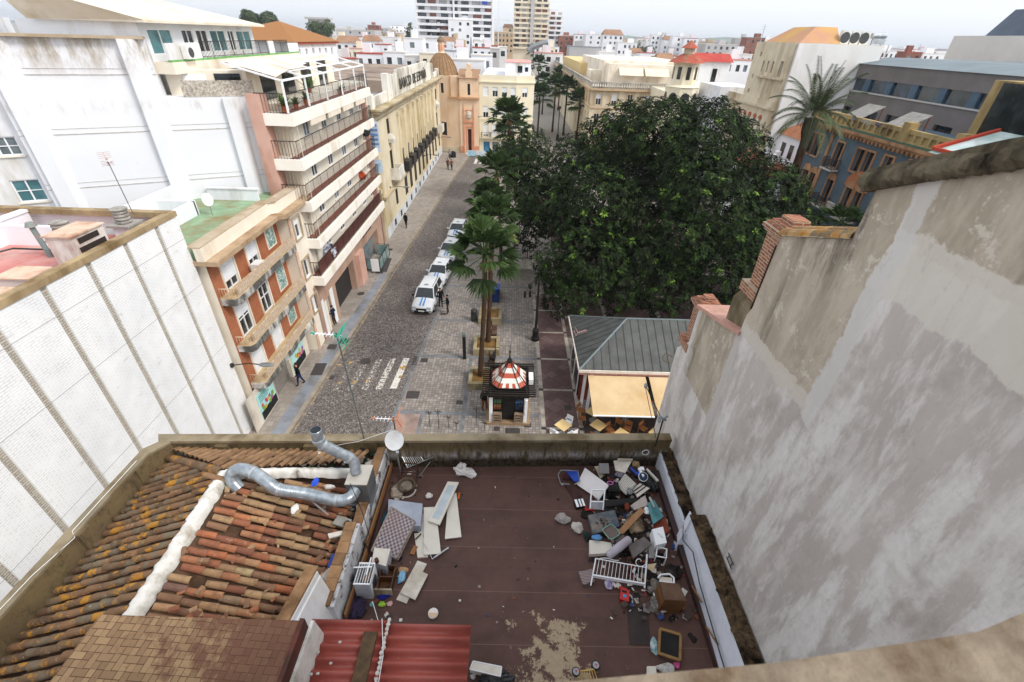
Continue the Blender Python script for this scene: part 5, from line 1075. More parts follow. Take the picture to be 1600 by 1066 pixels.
# ================================================================ big plastered party wall
n=NT('patched_plaster',.9,.15); p=n.pos(); s_=n.sep(p)
def stripe(angle,sc,st,loc=0): return n.noise(n.pos((1,st,1),(R(angle),0,0),(0,loc,0)),sc,9,.68,.15)
y=warp(n,s_[1],.5,1.3); z=warp(n,s_[2],.5,1.1); yf=warp(n,warp(n,s_[1],.3,1.6),.16,9); zf=warp(n,warp(n,s_[2],.35,1.4),.18,8)
c=n.mix(n.ramp(n.noise(p,.7,4),[(.4,0.0),(.65,1.0)]),'#b1aaa4','#bdb5ae')
w1=n.ramp(stripe(24,.5,4.5),[(.48,0.0),(.55,.6),(.68,.95)]); w2=n.ramp(stripe(-44,.6,3.6,4),[(.5,0.0),(.57,.5),(.7,.8)])
fine=n.ramp(n.noise(p,6,9,.8),[(.4,.6),(.52,1.0)])
c=n.mix(n.math('MULTIPLY',w1,fine),c,'#dddad6'); c=n.mix(n.math('MULTIPLY',w2,fine),c,'#d6d3ce')
c=n.mix(n.ramp(n.noise(n.pos(loc=(0,3,1)),1.0,5,.6),[(.56,0.0),(.68,.55)]),c,'#9d938b')
tan=n.mix(n.ramp(n.noise(n.pos((1,1,.35)),2.2,6,.7),[(.45,0.0),(.62,.8)]),'#a59a89','#c0b5a4'); tan=n.mix(n.ramp(n.noise(n.pos(loc=(0,7,7)),3.2,8,.78),[(.57,0.0),(.62,.85)]),tan,'#cbc3b5')
tan=n.mix(n.ramp(n.noise(n.pos((1,1.5,.22),loc=(0,1,0)),1.6,4,.6),[(.58,0.0),(.7,.6)]),tan,'#5f584e')
ge=lambda a,v,s=.03: n.math('DIVIDE',n.math('SUBTRACT',a,v),s,True)
le=lambda a,v,s=.03: n.math('DIVIDE',n.math('SUBTRACT',v,a),s,True)
mul=lambda *a: a[0] if len(a)==1 else n.math('MULTIPLY',a[0],mul(*a[1:]))
# diagonal lower edge of the far panels
diag=n.math('ADD',zf,n.math('MULTIPLY',n.math('SUBTRACT',7.5,yf),0.0))
c=n.mix(mul(ge(zf,14.62),ge(yf,5.12)),c,tan)
c=n.mix(mul(ge(zf,12.1),le(zf,14.62),ge(yf,7.45),le(yf,9.15)),c,tan)
cream='#c6bfb3'
c=n.mix(mul(ge(zf,14.4),le(zf,14.72),ge(yf,5.0),le(yf,7.5),.9),c,cream)
c=n.mix(mul(ge(yf,7.25),le(yf,7.5),ge(zf,12.0),le(zf,14.5),.9),c,'#bdb8b3')
c=n.mix(mul(ge(yf,8.9),le(yf,9.25),le(zf,12.9),.5),c,'#c3beb8')
c=n.mix(mul(ge(z,17.15),le(yf,5.1)),c,tan)
c=n.mix(mul(ge(zf,16.55),le(zf,17.35),le(yf,5.15),.8),c,'#cfcabf')
c=n.mix(mul(ge(yf,4.85),le(yf,5.15),ge(z,14.3),.75),c,'#cbc8c4')
c=n.mix(n.math('MULTIPLY',n.math('MULTIPLY',n.ramp(stripe(12,2.3,4,9),[(.54,0.0),(.64,.5)]),n.ramp(n.noise(p,8,9,.8),[(.47,0.0),(.6,.8)])),le(z,17.3)),c,'#938a80')
c=n.mix(n.math('MULTIPLY',n.ramp(n.noise(n.pos(loc=(0,5,2)),3.3,9,.78),[(.6,0.0),(.65,.6)]),.7),c,'#d0cdc8')
c=n.mix(n.math('MULTIPLY',n.ramp(n.noise(n.pos((1,3,.5)),2.5,6,.7),[(.45,0.0),(.65,.8)]),mul(ge(zf,15.9,.7),ge(yf,5.6),le(yf,7.3))),c,'#4a433b')
n.col(c); n.bump(n.noise(p,14,6,.7),.35,.02); PLAS=n.m
OLDC=mt('dark_lichen_coping','#5d5648','#746a58',5,.95,.05,dirt='#1f1c18',dirtamt=.75,bump=.8,bs=20)
t=T('plastered_party_wall',(5.5,5,0),'huge patched grey and tan plastered party wall stepping down along the right side','wall')
def yz(mb,pts,x0,x1): mb.ext([(x0,a,b) for a,b in pts],(x1-x0,0,0))
m=M(); yz(m,[(-3,0),(9.85,0),(9.85,12.35),(9.3,12.9),(9.28,13.82),(7.4,14.35),(7.38,14.8),(7.28,15.0),(7.22,16.4),(5.72,16.92),(5.7,17.6),(4.4,18.15),(2,19.0),(-3,20.6)],4.5,5.0); m.build('plaster_face',PLAS,t)
m=M(); m.box(5.001,9,-3,7.2,0,16.3); m.build('rear_volume',PLAS,t)
m=M(); rr=random.Random(3); yz(m,[(5.85,17.5),(4.4,18.1),(2,18.98),(-3,20.6),(-3,20.82),(2,19.22),(4.4,18.37),(5.9,17.76)],4.42,5.15)
for k in range(50): yy=5.82-k*.08; m.ball((4.44+rr.uniform(-.02,.02),yy,17.63+(5.85-yy)*.385),.13,(.75,1.0,.85),8,5,jit=.1)
m.build('top_coping',OLDC,t)
m=M(); yy=7.25
while yy>5.75:
    z0=16.42+(7.22-yy)*.345; m.cr=rr.random(); tile(m,(4.75,yy,z0+.02),(4.75,yy-.22,z0+.09),.13,.14,7); tile(m,(4.55,yy,z0),(4.55,yy-.22,z0+.07),.1,.11,7); yy-=.19
m.build('tile_coping',tile_mat('coping_tiles',[(0,'#8d6a48'),(.4,'#a3845a'),(.7,'#9a7548'),(1,'#b39468')],1),t)
m=M(); yz(m,[(9.35,13.83),(7.35,14.36),(7.35,14.44),(9.35,13.92)],4.45,5.35); m.build('pink_slab_coping',mt('pink_slab','#b58a7c','#c79b8b',2,.85,dirt='#8a6a52',dirtamt=.4),t)
m=M(); m.box(4.62,5.3,7.3,8.25,12,14.75); m.hexa([(4.62,7.3,14.75),(5.3,7.3,14.75),(5.3,8.25,14.75),(4.62,8.25,14.75),(4.75,7.3,15.0),(5.25,7.3,15.0),(5.25,8.15,15.0),(4.75,8.15,15.0)]); m.build('mossy_buttress',mt('mossy_plaster','#827562','#968975',2,.95,.05,dirt='#4b4630',dirtamt=.9,bump=.6),t)
n=NT('old_red_brick',.9,.15); p=n.pos(); sx=n.sep(p); cx=n.n('ShaderNodeCombineXYZ'); n.L(n.math('ADD',sx[0],sx[1]),cx.inputs[0]); n.L(sx[2],cx.inputs[1])
b=n.n('ShaderNodeTexBrick'); b.inputs['Scale'].default_value=1; b.inputs['Brick Width'].default_value=.2; b.inputs['Row Height'].default_value=.058; b.inputs['Mortar Size'].default_value=.009; n.L(cx.outputs[0],b.inputs['Vector'])
b.inputs['Color1'].default_value=lin('#7f4c3c'); b.inputs['Color2'].default_value=lin('#9c6a52'); b.inputs['Mortar'].default_value=lin('#b5a48e'); n.col(n.mix(n.ramp(n.noise(p,5,5,.7),[(.5,0.0),(.7,.5)]),b.outputs['Color'],'#6b5542')); n.bump(b.outputs['Fac'],-.6,.015); RBR=n.m
def brick_chimney(x0,x1,y0,y1,z0,z1,label):
    c=T('brick_chimney',((x0+x1)/2,(y0+y1)/2,z0),label,'chimney','brick chimneys on the party wall')
    m=M(); m.box(x0,x1,y0,y1,z0,z1-.22); m.build('shaft',RBR,c)
    m=M(); 
    for k,(e,h) in enumerate(((.05,.06),(.09,.06),(.05,.05),(0,.05),(-.1,.1))): zz=z1-.22+sum(q[1] for q in ((.05,.06),(.09,.06),(.05,.05),(0,.05))[:k]); m.box(x0-e,x1+e,y0-e,y1+e,zz+.001,zz+h)
    m.build('stepped_cap',RBR,c)
    m=M(); m.box(x0-.1,x1+.1,y0-.08,y1+.12,z0-.22,z0-.001); m.build('base',RBR,c)
brick_chimney(4.7,5.2,7.42,8.0,15.2,16.45,'taller red brick chimney with stepped cap on the middle step of the party wall')
brick_chimney(4.58,5.0,9.35,9.75,12.8,13.95,'smaller red brick chimney at the lowest outer step of the party wall')
m=M(); m.tube([(4.52,7.3,16.2),(4.56,7.42,14.9)],.015,5); TM('lightning_rod',m,IRON,'thin dark iron rod fixed beside the taller brick chimney','rod')
m=M(); m.bar((4.46,5.1,10.62),(4.46,4.85,10.62),.012); m.bar((4.46,5.1,10.75),(4.46,4.85,10.75),.012); m.bar((4.46,5.05,10.6),(4.46,5.05,10.77),.012); m.bar((4.46,4.9,10.6),(4.46,4.9,10.77),.012); TM('wall_bracket',m,IRON,'small black iron bracket sticking from the plastered wall above the low wall','bracket')
# ================================================================ own parapet, close to the lens
m=M(); m.ext([(-1.6,.14,17.9),(-.6,.30,17.9),(.1,.385,17.9),(.6,.43,17.9),(1.1,.5,17.9),(1.5,.62,17.9),(2.2,.9,17.9),(2.2,-.6,17.9),(-1.6,-.6,17.9)][::-1],(0,0,-.35))
TM('near_parapet',m,mt('near_stone','#75685a','#8f8270',9,.9,.1,dirt='#5d4c3a',dirtamt=.6,bump=.5,bs=40),'out of focus brown stone parapet right under the camera','parapet')
m=M(); m.ext([(1.0,.46,17.84),(1.3,.56,17.84),(1.8,.74,17.84),(2.2,.92,17.84),(2.2,.8,17.84),(1.3,.5,17.84)],(0,0,.03)); TM('parapet_plaster_lip',m,mt('lip_plaster','#b9b5b0','#c9c5c0',6,.9),'blurred white plaster lip on the outer edge of the near parapet','ledge')
m=M(); m.box(-6,5,-1.5,.05,0,17.5); TM('camera_building',m,WHITE2,'plain white building wall below the near parapet','building')
# ================================================================ things on the roof terrace
rng=random.Random(11)
PW=mt('junk_white_panel','#cfc8bb','#ded8cc',1.5,.7,.3,dirt='#a0917c',dirtamt=.35); PG=mt('junk_grey','#7d7b7b','#8f8d8d',3,.7); BLK=mt('junk_black','#131313','#22201f',4,.7,.3); STEEL=mt('junk_steel','#9fa1a2','#b9bbbc',6,.4,.5,.6)
BAGW=mt('white_bag','#bfb9b2','#d6d2cc',3,.6,.3,dirt='#8a8078'); BLUE=mt('blue_plastic','#1f3f9a','#2a50b5',3,.5,.4); RED=mt('red_plastic','#a81f1c','#c22a25',3,.5,.4); WOOD=mt('junk_wood','#8b5f3a','#a37548',5,.7,.2,stretch=(1,.3,1)); DWOOD=mt('dark_wood','#4c2f1a','#63401f',4,.5,.4,dirt='#20140c'); LILAC=mt('lilac_cloth','#a59ca6','#bab2bb',3,.9,.1); TEAL=mt('teal_board','#5c9aa0','#72aeb2',2,.6,dirt='#3f6f74')
def quad_slab(name,label,cat,px,z,th,mat,group=None,parts=None):
    zs=z if isinstance(z,(list,tuple)) else [z]*len(px)
    pts=[G(a,b,q) for (a,b),q in zip(px,zs)]
    nrm=(pts[1]-pts[0]).cross(pts[2]-pts[0]).normalized()
    if nrm.z>0: pts=pts[::-1]; nrm=-nrm
    if parts:
        c=sum(pts,Vector())/len(pts); t=T(name,(c.x,c.y,min(q.z for q in pts)-th),label,cat,group); M().ext(pts,nrm*th).build(parts,mat,t); return t,pts,nrm
    return TM(name,M().ext(pts,nrm*th),mat,label,cat,group)
def blob(mb,c,r,sc=(1,1,1),jit=.22,nu=12,nv=8,rz=0):
    c=Vector(c); rot=Matrix.Rotation(rz,3,'Z'); rings=[]; ph=[rng.uniform(0,6) for _ in range(6)]
    def f(a,b): return 1+jit*(math.sin(3*a+ph[0])*math.sin(2*b+ph[1])*.6+math.sin(5*a+ph[2]+b*3)*.4+rng.uniform(-.5,.5))
    for i in range(1,nv):
        th=PI*i/nv; rings.append(mb.vs([c+rot@Vector((r*sc[0]*math.sin(th)*math.cos(2*PI*k/nu),r*sc[1]*math.sin(th)*math.sin(2*PI*k/nu),r*sc[2]*math.cos(th)))*f(2*PI*k/nu,th) for k in range(nu)]))
    t=mb.vs([c+Vector((0,0,r*sc[2]))]); b=mb.vs([c-Vector((0,0,r*sc[2]*.8))])
    for k in range(nu):
        j=(k+1)%nu; mb.face([t,rings[0]+k,rings[0]+j]); mb.face([b,rings[-1]+j,rings[-1]+k])
    for a,q in zip(rings,rings[1:]):
        for k in range(nu):
            j=(k+1)%nu; mb.face([a+k,q+k,q+j,a+j])
def clump(name,label,cat,px,py,r,sc,mat,z=9.5,rz=0,jit=.25,n=1):
    m=M(); p=G(px,py,z)
    for k in range(n): q=p+Vector((rng.uniform(-r,r)*.6,rng.uniform(-r,r)*.5,0))*(k>0); blob(m,(q.x,q.y,z+r*sc[2]*.8),r*(1 if k==0 else .7),sc,jit,rz=rz)
    return TM(name,m,mat,label,cat,smooth=False)
quad_slab('tablecloth_bundle','x','x',[(0,0)]*3,9.5,.1,PW) if False else None
# white bag by the parapet
m=M(); p=G(727,740,9.5); blob(m,(p.x,p.y,9.58),.2,(1.5,.7,.5),.35,16,10,-.3); blob(m,(p.x-.08,p.y+.08,9.68),.11,(1,.8,.9),.4); TM('plastic_sack',m,mt('white_sack','#c9c4c0','#dedad6',4,.6),'crumpled white plastic sack lying near the front parapet','sack')
m=M(); p=G(671,777,9.5); blob(m,(p.x,p.y,9.56),.08,(1.1,.9,.6),.3); TM('foam_lump',m,BAGW,'small off-white foam lump between the basket and the white doors','foam')
# wicker basket and folded chair frame
c=T('wicker_basket',tuple(G(636,765,9.5)),'round dark wicker basket full of rags beside the dividing wall','basket'); p=G(636,765,9.5)
m=M(); m.lathe((p.x,p.y,9.5),[(.14,0),(.21,.16),(.22,.2),(.19,.19),(.13,.04)],18); m.build('bowl',mt('wicker','#4f4136','#6b5a4a',20,.9,bump=.6),c)
m=M(); blob(m,(p.x,p.y,9.62),.15,(1,1,.5),.3); m.build('rags',mt('grey_rags','#6f675c','#8a8072',9,.95),c)
m=M(); m.tube([(p.x+.22*math.cos(a),p.y-.02+.22*math.sin(a),9.53+.02*math.sin(a)) for a in [PI+PI*k/10 for k in range(11)]],.02,6); m.build('pale_rim',BAGW,c)
clump('rag_heap','heap of beige rags at the foot of the dividing wall left of the basket','rags',620,769,.16,(.8,1.3,.5),mt('beige_rags','#8d8171','#a89b8a',9,.95),n=3)
m=M(); p=G(640,748,9.5)
for a,b in (((-.2,.16,0),(-.18,.12,.45)),((.2,.14,0),(.2,.1,.45)),((-.18,.12,.45),(.2,.1,.45)),((-.2,.0,.25),(.22,-.02,.25)),((.2,-.1,0),(.2,.1,.45)),((-.2,-.1,0),(-.18,.12,.45))): m.bar(p+Vector(a),p+Vector(b),.025)
TM('folding_chair_frame',m,mt('rust_dark','#3a2b26','#55392f',6,.8),'rusty dark folding chair frame standing over the wicker basket','chair frame')
m=M(); A=[G(628,713,9.9),G(668,695,10.1),G(682,712,9.9),G(637,731,9.7)]
for a,b in zip(A,A[1:]+A[:1]): m.bar(a,b,.02)
m.bar(A[0].lerp(A[1],.55),A[3].lerp(A[2],.55),.02)
for k in range(9): m.bar(A[0].lerp(A[1],k/9*.55),A[3].lerp(A[2],k/9*.55),.007)
m.bar(G(640,731,9.5),G(661,745,9.5),.012); m.bar(G(655,745,9.52),G(672,722,9.8),.012); TM('wire_rack',m,STEEL,'bent grey wire rack leaning on the front parapet beside the satellite dish','wire rack')
# mattress
PLAID=NT('plaid_fabric',.9,.1); p_=PLAID.pos((1,1,1),(0,0,R(-24))); s_=PLAID.sep(p_)
fa=PLAID.math('GREATER_THAN',PLAID.math('FRACT',PLAID.math('MULTIPLY',s_[0],13.5)),.5); fb=PLAID.math('GREATER_THAN',PLAID.math('FRACT',PLAID.math('MULTIPLY',s_[1],13.5)),.5)
f=PLAID.math('MULTIPLY',PLAID.math('ADD',fa,fb),.5); PLAID.col(PLAID.mix(PLAID.ramp(PLAID.noise(PLAID.pos(),2,3),[(.4,0.0),(.7,.4)]),PLAID.ramp(f,[(0,'#5f5560'),(.4,'#857a82'),(.9,'#b9b0ab')]),'#8c7068'))
t1,pts,nr=quad_slab('plaid_mattress','brown and grey plaid single mattress leaning on grey cushions','mattress',[(611,792),(648,814),(620,872),(580,861)],[9.86,9.84,9.62,9.62],.11,PLAID.m,parts='plaid_cover')
m=M(); P4=[q+nr*.0 for q in pts]
for a,b in zip(P4,P4[1:]+P4[:1]): m.tube([a,b],.018,6); m.tube([a+nr*.11,b+nr*.11],.018,6)
m.build('piping',mt('mattress_piping','#8d8078','#a59a90',5),t1)
quad_slab('grey_cushion','pale blue grey mattress pad under the head of the plaid mattress','mattress pad',[(607,780),(660,787),(657,822),(640,822),(606,800)],[9.74]*5,.2,mt('blue_grey_cloth','#9aa0ad','#aeb4c0',3,.9,.1))
clump('teal_rag','dark teal rag squeezed between the plaid mattress and the dividing wall','rag',603,812,.09,(.8,2.2,.8),mt('teal_rag','#1e5563','#2c6c7a',6,.9))
# doors and panels
t1,pts,nr=quad_slab('glazed_door_leaf','narrow white door leaf with a grey glass pane lying on top of the white boards','door',[(699.5,752.5),(717,753.5),(687,820),(668.5,813.5)],[9.62,9.64,9.66,9.66],.035,PW,parts='door_frame')
cc=sum(pts,Vector())/4; m=M(); m.ext([cc+(q-cc)*.62+((q-cc).dot((pts[0]-pts[3]).normalized()))*(pts[0]-pts[3]).normalized()*.2-nr*.004 for q in pts],nr*.002); m.build('glass_pane',mt('door_glass','#a9b3b8','#bfc8cb',3,.15,.6),t1)
def board(px,z,label,th=.03,mat=PW): return quad_slab('white_board',label,'board',px,z,th,mat,group='white boards dumped in the middle of the terrace')
board([(701,775),(713,770),(721,839),(695,842)],9.56,'white board standing furthest right under the glazed door leaf')
board([(662,793),(681,792),(689,865),(662,867)],[9.6,9.6,9.58,9.58],'long upright white board between the glazed door and the wheeled board')
board([(647,833.5),(660,832),(669,870),(652.5,871.5)],9.54,'white board with a black handle and castor under the long boards',.04)
board([(652.5,876),(667,881),(635,943),(619,937)],9.53,'lower narrow white board beneath the single broad board')
board([(648.7,888),(668.7,897.5),(648.7,937.5),(625,926)],9.57,'broad white board lying crosswise on a narrower one beside the dark drawer')
board([(657,805),(664,802),(664,838),(649,828)],9.53,'small pale triangular board end beside the plaid mattress',.02)
m=M(); m.bar(G(701,856,9.56),G(678,872,9.55),.03); m.cyl(G(676,876,9.5)+Vector((0,0,.03)),G(676,876,9.5)+Vector((0,.02,.03)),.03,n=12); m.bar(G(660,845,9.6),G(676,874,9.56),.012); TM('metal_castor_bar',m,STEEL,'steel bar with a castor sticking out right of the white boards','metal bar')
m=M(); m.bar(G(649,843,9.58),G(658,834,9.58),.02); TM('black_stick',m,BLK,'short black handle lying on the white castor board','stick')
m=M(); m.ob(G(647,860,9.53),(.05,.1,.015),Matrix.Rotation(-.3,3,'Z')); TM('wood_offcut',m,WOOD,'small orange wood offcut left of the castor board','wood piece')
m=M(); m.ob(G(717,775,9.53),(.025,.09,.015)); TM('orange_wood_strip',m,mt('orange_slat','#b0561f','#c8682c'),'tiny orange slat right of the glazed door leaf','wood strip')
# white cabinet
t1=T('white_drawer_box',tuple(G(600,893,9.5)),'white box unit with a cream top in front of the plaid mattress','box unit'); A=[G(a,b,9.86) for a,b in ((585,856),(610,858),(603,885),(580.6,877.5))]; m=M(); B_=[Vector((q.x,q.y,9.5)) for q in A][::-1]; m.hexa(B_+[Vector((q.x,q.y,9.84)) for q in A][::-1]); m.build('carcass',mt('box_grey_white','#9fa1a8','#b5b7bd',3,.6),t1)
m=M(); m.ext([q+Vector((0,0,-.018)) for q in A][::-1],(0,0,.02)); m.build('top',PW,t1)
m=M(); p=G(589,878,9.87); m.cyl((p.x,p.y,9.87),(p.x,p.y,9.97),.045,.04,10); TM('rusty_can',m,mt('rusty_can','#4a2f20','#6b4530',8,.8),'rusty can standing on the corner of the white box unit','can')
# washing machine
p=G(563,925,9.5); t1=T('washing_machine',(p.x,p.y,9.5),'gutted white washing machine with an open top of white bars against the dividing wall','washing machine')
A=[G(a,b,10.05) for a,b in ((561,879),(587.5,881),(577.5,914),(551,912.5))]; cx_=sum((q.x for q in A))/4; cy_=sum((q.y for q in A))/4; hx,hy,zt=.16,.21,10.05
m=M(); m.box(cx_-hx,cx_+hx,cy_-hy,cy_-hy+.015,9.5,zt); m.box(cx_-hx,cx_-hx+.015,cy_-hy+.016,cy_+hy,9.5,zt); m.box(cx_-hx+.016,cx_+hx,cy_+hy-.015,cy_+hy,9.5,zt); m.box(cx_-hx+.016,cx_+hx-.016,cy_-hy+.016,cy_+hy-.016,9.52,9.54); m.build('casing',mt('washer_white','#a9adb5','#c3c6cc',3,.4,.5),t1)
m=M(); wallgrid(m,(cx_+hx,cy_-hy+.016,0),(0,1,0),(1,0,0),2*hy-.032,9.5,zt,[(.09,.31,9.62,9.9)],.03); m.build('front_panel',FRAMEW,t1)
m=M(); m.cyl((cx_+hx+.01,cy_,9.76),(cx_+hx-.03,cy_,9.76),.13,.12,18); m.build('porthole',mt('porthole','#2c3036','#4a4f56',3,.3,.5),t1)
m=M(); 
for k in range(7): m.bar((cx_-hx+.02+k*.05,cy_-hy,zt+.01),(cx_-hx+.02+k*.05,cy_+hy,zt+.01),.009)
m.bar((cx_-hx-.08,cy_+.1,zt+.03),(cx_+hx*.7,cy_+.12,zt+.03),.02); m.bar((cx_+.05,cy_-hy*.2,zt+.03),(cx_+.06,cy_+hy+.1,zt+.04),.02); m.bar((cx_-hx,cy_-hy,zt),(cx_+hx,cy_-hy,zt),.025); m.bar((cx_-hx,cy_+hy,zt),(cx_+hx,cy_+hy,zt),.025); m.build('top_bars',FRAMEW,t1)
m=M(); m.cyl((cx_,cy_-.05,9.85),(cx_,cy_+.1,9.85),.1,.1,14); blob(m,(cx_+.03,cy_-.05,9.95),.07,(1,1,.4),.3); m.build('drum',mt('old_drum','#7d6a5c','#94816f',9,.8),t1)
# dark drawer
t1=T('open_wooden_crate',tuple(G(606,927,9.5)),'dark brown wooden drawer lying open beside the washing machine','crate'); A=[G(a,b,9.5) for a,b in ((590,893),(620.6,892),(622,928),(589,929))]; x0,x1,y0,y1=A[3].x,A[1].x,A[3].y,A[1].y
m=M(); m.box(x0,x1,y0,y1,9.505,9.53); m.box(x0,x1,y1-.02,y1,9.53,9.72); m.box(x0,x0+.02,y0,y1-.021,9.53,9.7); m.box(x1-.02,x1,y0,y1-.021,9.53,9.7); m.box(x0+.021,x1-.021,(y0+y1)/2-.01,(y0+y1)/2+.01,9.53,9.72); m.build('carcass',DWOOD,t1)
m=M(); m.box(x0-.02,x1+.02,y0-.03,y0-.001,9.53,9.74); m.build('pale_front',mt('chipped_front','#a89a82','#b8ab94',6,.8,dirt='#5a4630',dirtamt=.7),t1)
clump('light_blue_bag','light blue patterned paper bag between the dark drawer and the broad board','bag',628,903,.11,(.7,1.2,.5),mt('sky_blue_bag','#6fa9cc','#93c0da',5,.6))
clump('torn_cardboard','piece of torn brown cardboard behind the light blue bag','cardboard',630,892,.1,(1.1,.7,.3),mt('cardboard','#a07e5c','#b8946d',5,.9))
clump('royal_blue_cloth','royal blue cloth lying below the dark drawer','cloth',601,932,.09,(1.6,.7,.4),mt('royal_blue','#1b1f7a','#262c96',5,.8),rz=.3)
clump('lime_green_toy','lime green crumpled toy below the royal blue cloth','toy',597,945,.065,(1.1,.8,.5),mt('lime','#7fae2c','#9ac63f',5,.7))
clump('pink_rag','pale pink rag beside the lime green toy','rag',609,944,.06,(1,.9,.4),mt('pale_pink','#b58c88','#c9a29e',7,.9))
clump('purple_black_clothes','heap of black and purple clothes in the corner by the red corrugated sheets','clothes',556,953,.2,(.9,1.1,.5),mt('purple_black','#15131a','#342a45',4,.9),n=4)
clump('grey_sweater','grey sweater on the black and purple clothes heap','clothes',547,945,.08,(.7,1.4,.8),mt('grey_sweater','#7d8088','#92959c',7,.95),z=9.62)
clump('teal_rag_small','small teal scrap tied to the cord beside the clothes heap','rag',581,946,.05,(.8,.8,.8),TEAL,z=9.6)
# round plate
t1=T('round_plate',tuple(G(677,960,9.5)),'round white plastic lid, half beige, alone on the terrace floor','lid'); p=G(677,960,9.5); m=M(); m.lathe((p.x,p.y,9.5),[(.085,0),(.1,.02),(.1,.05),(.085,.06)],24); m.build('disc',mt('lid_white','#d3cec6','#e2ded7',2,.5),t1)
m=M(); m.ext([(p.x+.088*math.cos(a),p.y+.088*math.sin(a),9.5605) for a in [PI+PI*k/12 for k in range(13)]],(0,0,.004)); m.build('beige_half',mt('lid_beige','#c9a988','#d6b896',2,.5),t1)
# ---------------- right hand pile
def rod(mb,pts,w): 
    for a,b in zip(pts,pts[1:]): mb.bar(a,b,w)
p=G(884,752,9.5); t1=T('shopping_trolley',(p.x,p.y,9.5),'folded shopping trolley frame with blue striped fabric at the left edge of the heap','trolley')
m=M(); m.tube([G(a,b,9.66) for a,b in ((872,742),(876,735),(888,735),(903,736),(906,752),(898,757))],.013,6); m.tube([G(a,b,9.56) for a,b in ((872,742),(876,756),(890,757))],.013,6); m.cyl(G(877,757,9.53),G(880,757,9.53),.035,n=12); m.build('frame',STEEL,t1)
m=M(); A=[G(a,b,9.64) for a,b in ((884,737),(903,737),(906,753),(897,753))]; m.ext(A[::-1],(0,0,.02)); m.build('blue_fabric',BLUE,t1)
m=M(); q=G(885,748,9.5); blob(m,(q.x,q.y,9.58),.09,(1.2,1,.6),.3); m.build('maroon_bag',mt('maroon_bag','#33181d','#4a252b',5,.8),t1)
quad_slab('brown_trolley_bag','dark brown empty fabric bag hanging from the folded trolley','bag',[(882,756),(898,755),(909,775),(897,781)],[9.56,9.57,9.53,9.53],.03,mt('brown_bag','#3a2422','#4c302c',4,.8))
t1,pts,nr=quad_slab('broken_device','small black and white broken device at the end of the brown bag','device',[(896,781),(912,779),(916,790),(900,793)],9.6,.08,BLK,parts='case'); m=M()
for f0,f1 in ((.08,.32),(.45,.62),(.72,.92)): m.ext([pts[0].lerp(pts[1],f0)-nr*.003,pts[0].lerp(pts[1],f1)-nr*.003,pts[3].lerp(pts[2],f1)-nr*.003,pts[3].lerp(pts[2],f0)-nr*.003],nr*.002)
m.build('white_panels',FRAMEW,t1)
quad_slab('large_white_board','largest white board sloping across the left of the heap','board',[(914,731),(952,759),(935,780),(901,757)],[9.8,9.82,9.62,9.58],.03,mt('clean_white_board','#d2cdcb','#e0dbd9',2,.4,.4))
m=M(); rod(m,[G(951,759,9.86),G(935,782,9.66),G(928,776,9.64)],.018); TM('chrome_rod',m,STEEL,'thin chrome rail along the lower edge of the largest white board','rail')
quad_slab('grey_square_board','grey square board with dark rim standing near the parapet in the heap','board',[(936,724),(951,724),(952,740),(936,740)],[9.9,9.9,9.75,9.75],.03,PG)
quad_slab('cream_card','cream card tucked behind the grey square board','card',[(929,729),(935,728),(943,744),(938,748)],[9.72,9.72,9.62,9.62],.02,mt('cream_card','#bdb199','#cdc2ab'))
quad_slab('pale_carton','pale cream carton flaps near the front parapet behind the scooter','carton',[(959,720),(988,719),(977,739),(962,735)],[9.95,9.95,9.85,9.82],.04,PW)
quad_slab('carton_flap','thin pale carton flap standing at the front parapet above the cream carton','carton',[(966,717),(989,718),(988,721),(964,721)],[10.05,10.05,9.98,9.98],.02,mt('carton_pale','#b3ab9b','#c5bdad'))
# scooter
p=G(1004,745,9.5); t1=T('toy_scooter',(p.x,p.y,9.5),'blue and white toy scooter lying with its big wheel up by the low wall','scooter')
def wheel(mb,c,r,ax,w=.03,n=18): c=Vector(c); ax=Vector(ax).normalized(); mb.cyl(c-ax*w/2,c+ax*w/2,r,n=n)
up_=Vector((-.1,-.5,.85)); c0=G(1005,745,10.0)
m=M(); wheel(m,c0,.105,up_,.03,20); m.build('wheel',mt('navy_wheel','#14283f','#1d3752',5,.5),t1)
m=M(); x_=up_.cross(Vector((0,0,1))).normalized(); y_=up_.normalized().cross(x_); m.tube([c0+(x_*math.cos(a)+y_*math.sin(a))*.107 for a in [2*PI*k/20 for k in range(21)]],.012,6); m.build('white_tyre',FRAMEW,t1)
m=M(); rod(m,[c0+up_*.03,G(998,732,10.0)],.05); m.ob(G(1003,733,10.0),(.05,.05,.03)); m.build('white_fork',FRAMEW,t1)
m=M(); rod(m,[G(985,731,9.95),G(996,742,9.95),G(1000,735,9.97)],.045); m.build('blue_frame',BLUE,t1)
clump('straw_wreath','tan straw wreath lying behind the toy scooter','wreath',993,727,.1,(1,1,.6),mt('straw','#8a7452','#a28b66',14,.95),z=9.8)
clump('mauve_helmet','mauve grey round cushion between the cream carton and the ribbed board','cushion',969,744,.11,(1,.9,.7),mt('mauve_grey','#77707a','#8b848e',4,.7),z=9.66)
t1,pts,nr=quad_slab('ribbed_white_panel','white ribbed radiator panel in the middle of the heap','radiator',[(977,740),(994,756),(978,773),(963,759)],[9.92,9.9,9.74,9.76],.05,mt('ribbed_white','#bdb9ae','#d0ccc2',2,.5),parts='panel'); m=M()
for k in range(8): f=.08+k*.12; m.ext([pts[0].lerp(pts[1],f)-nr*.008,pts[0].lerp(pts[1],f+.02)-nr*.008,pts[3].lerp(pts[2],f+.02)-nr*.008,pts[3].lerp(pts[2],f)-nr*.008],nr*.007)  # dark strips put the shade between the radiator ribs into the colour
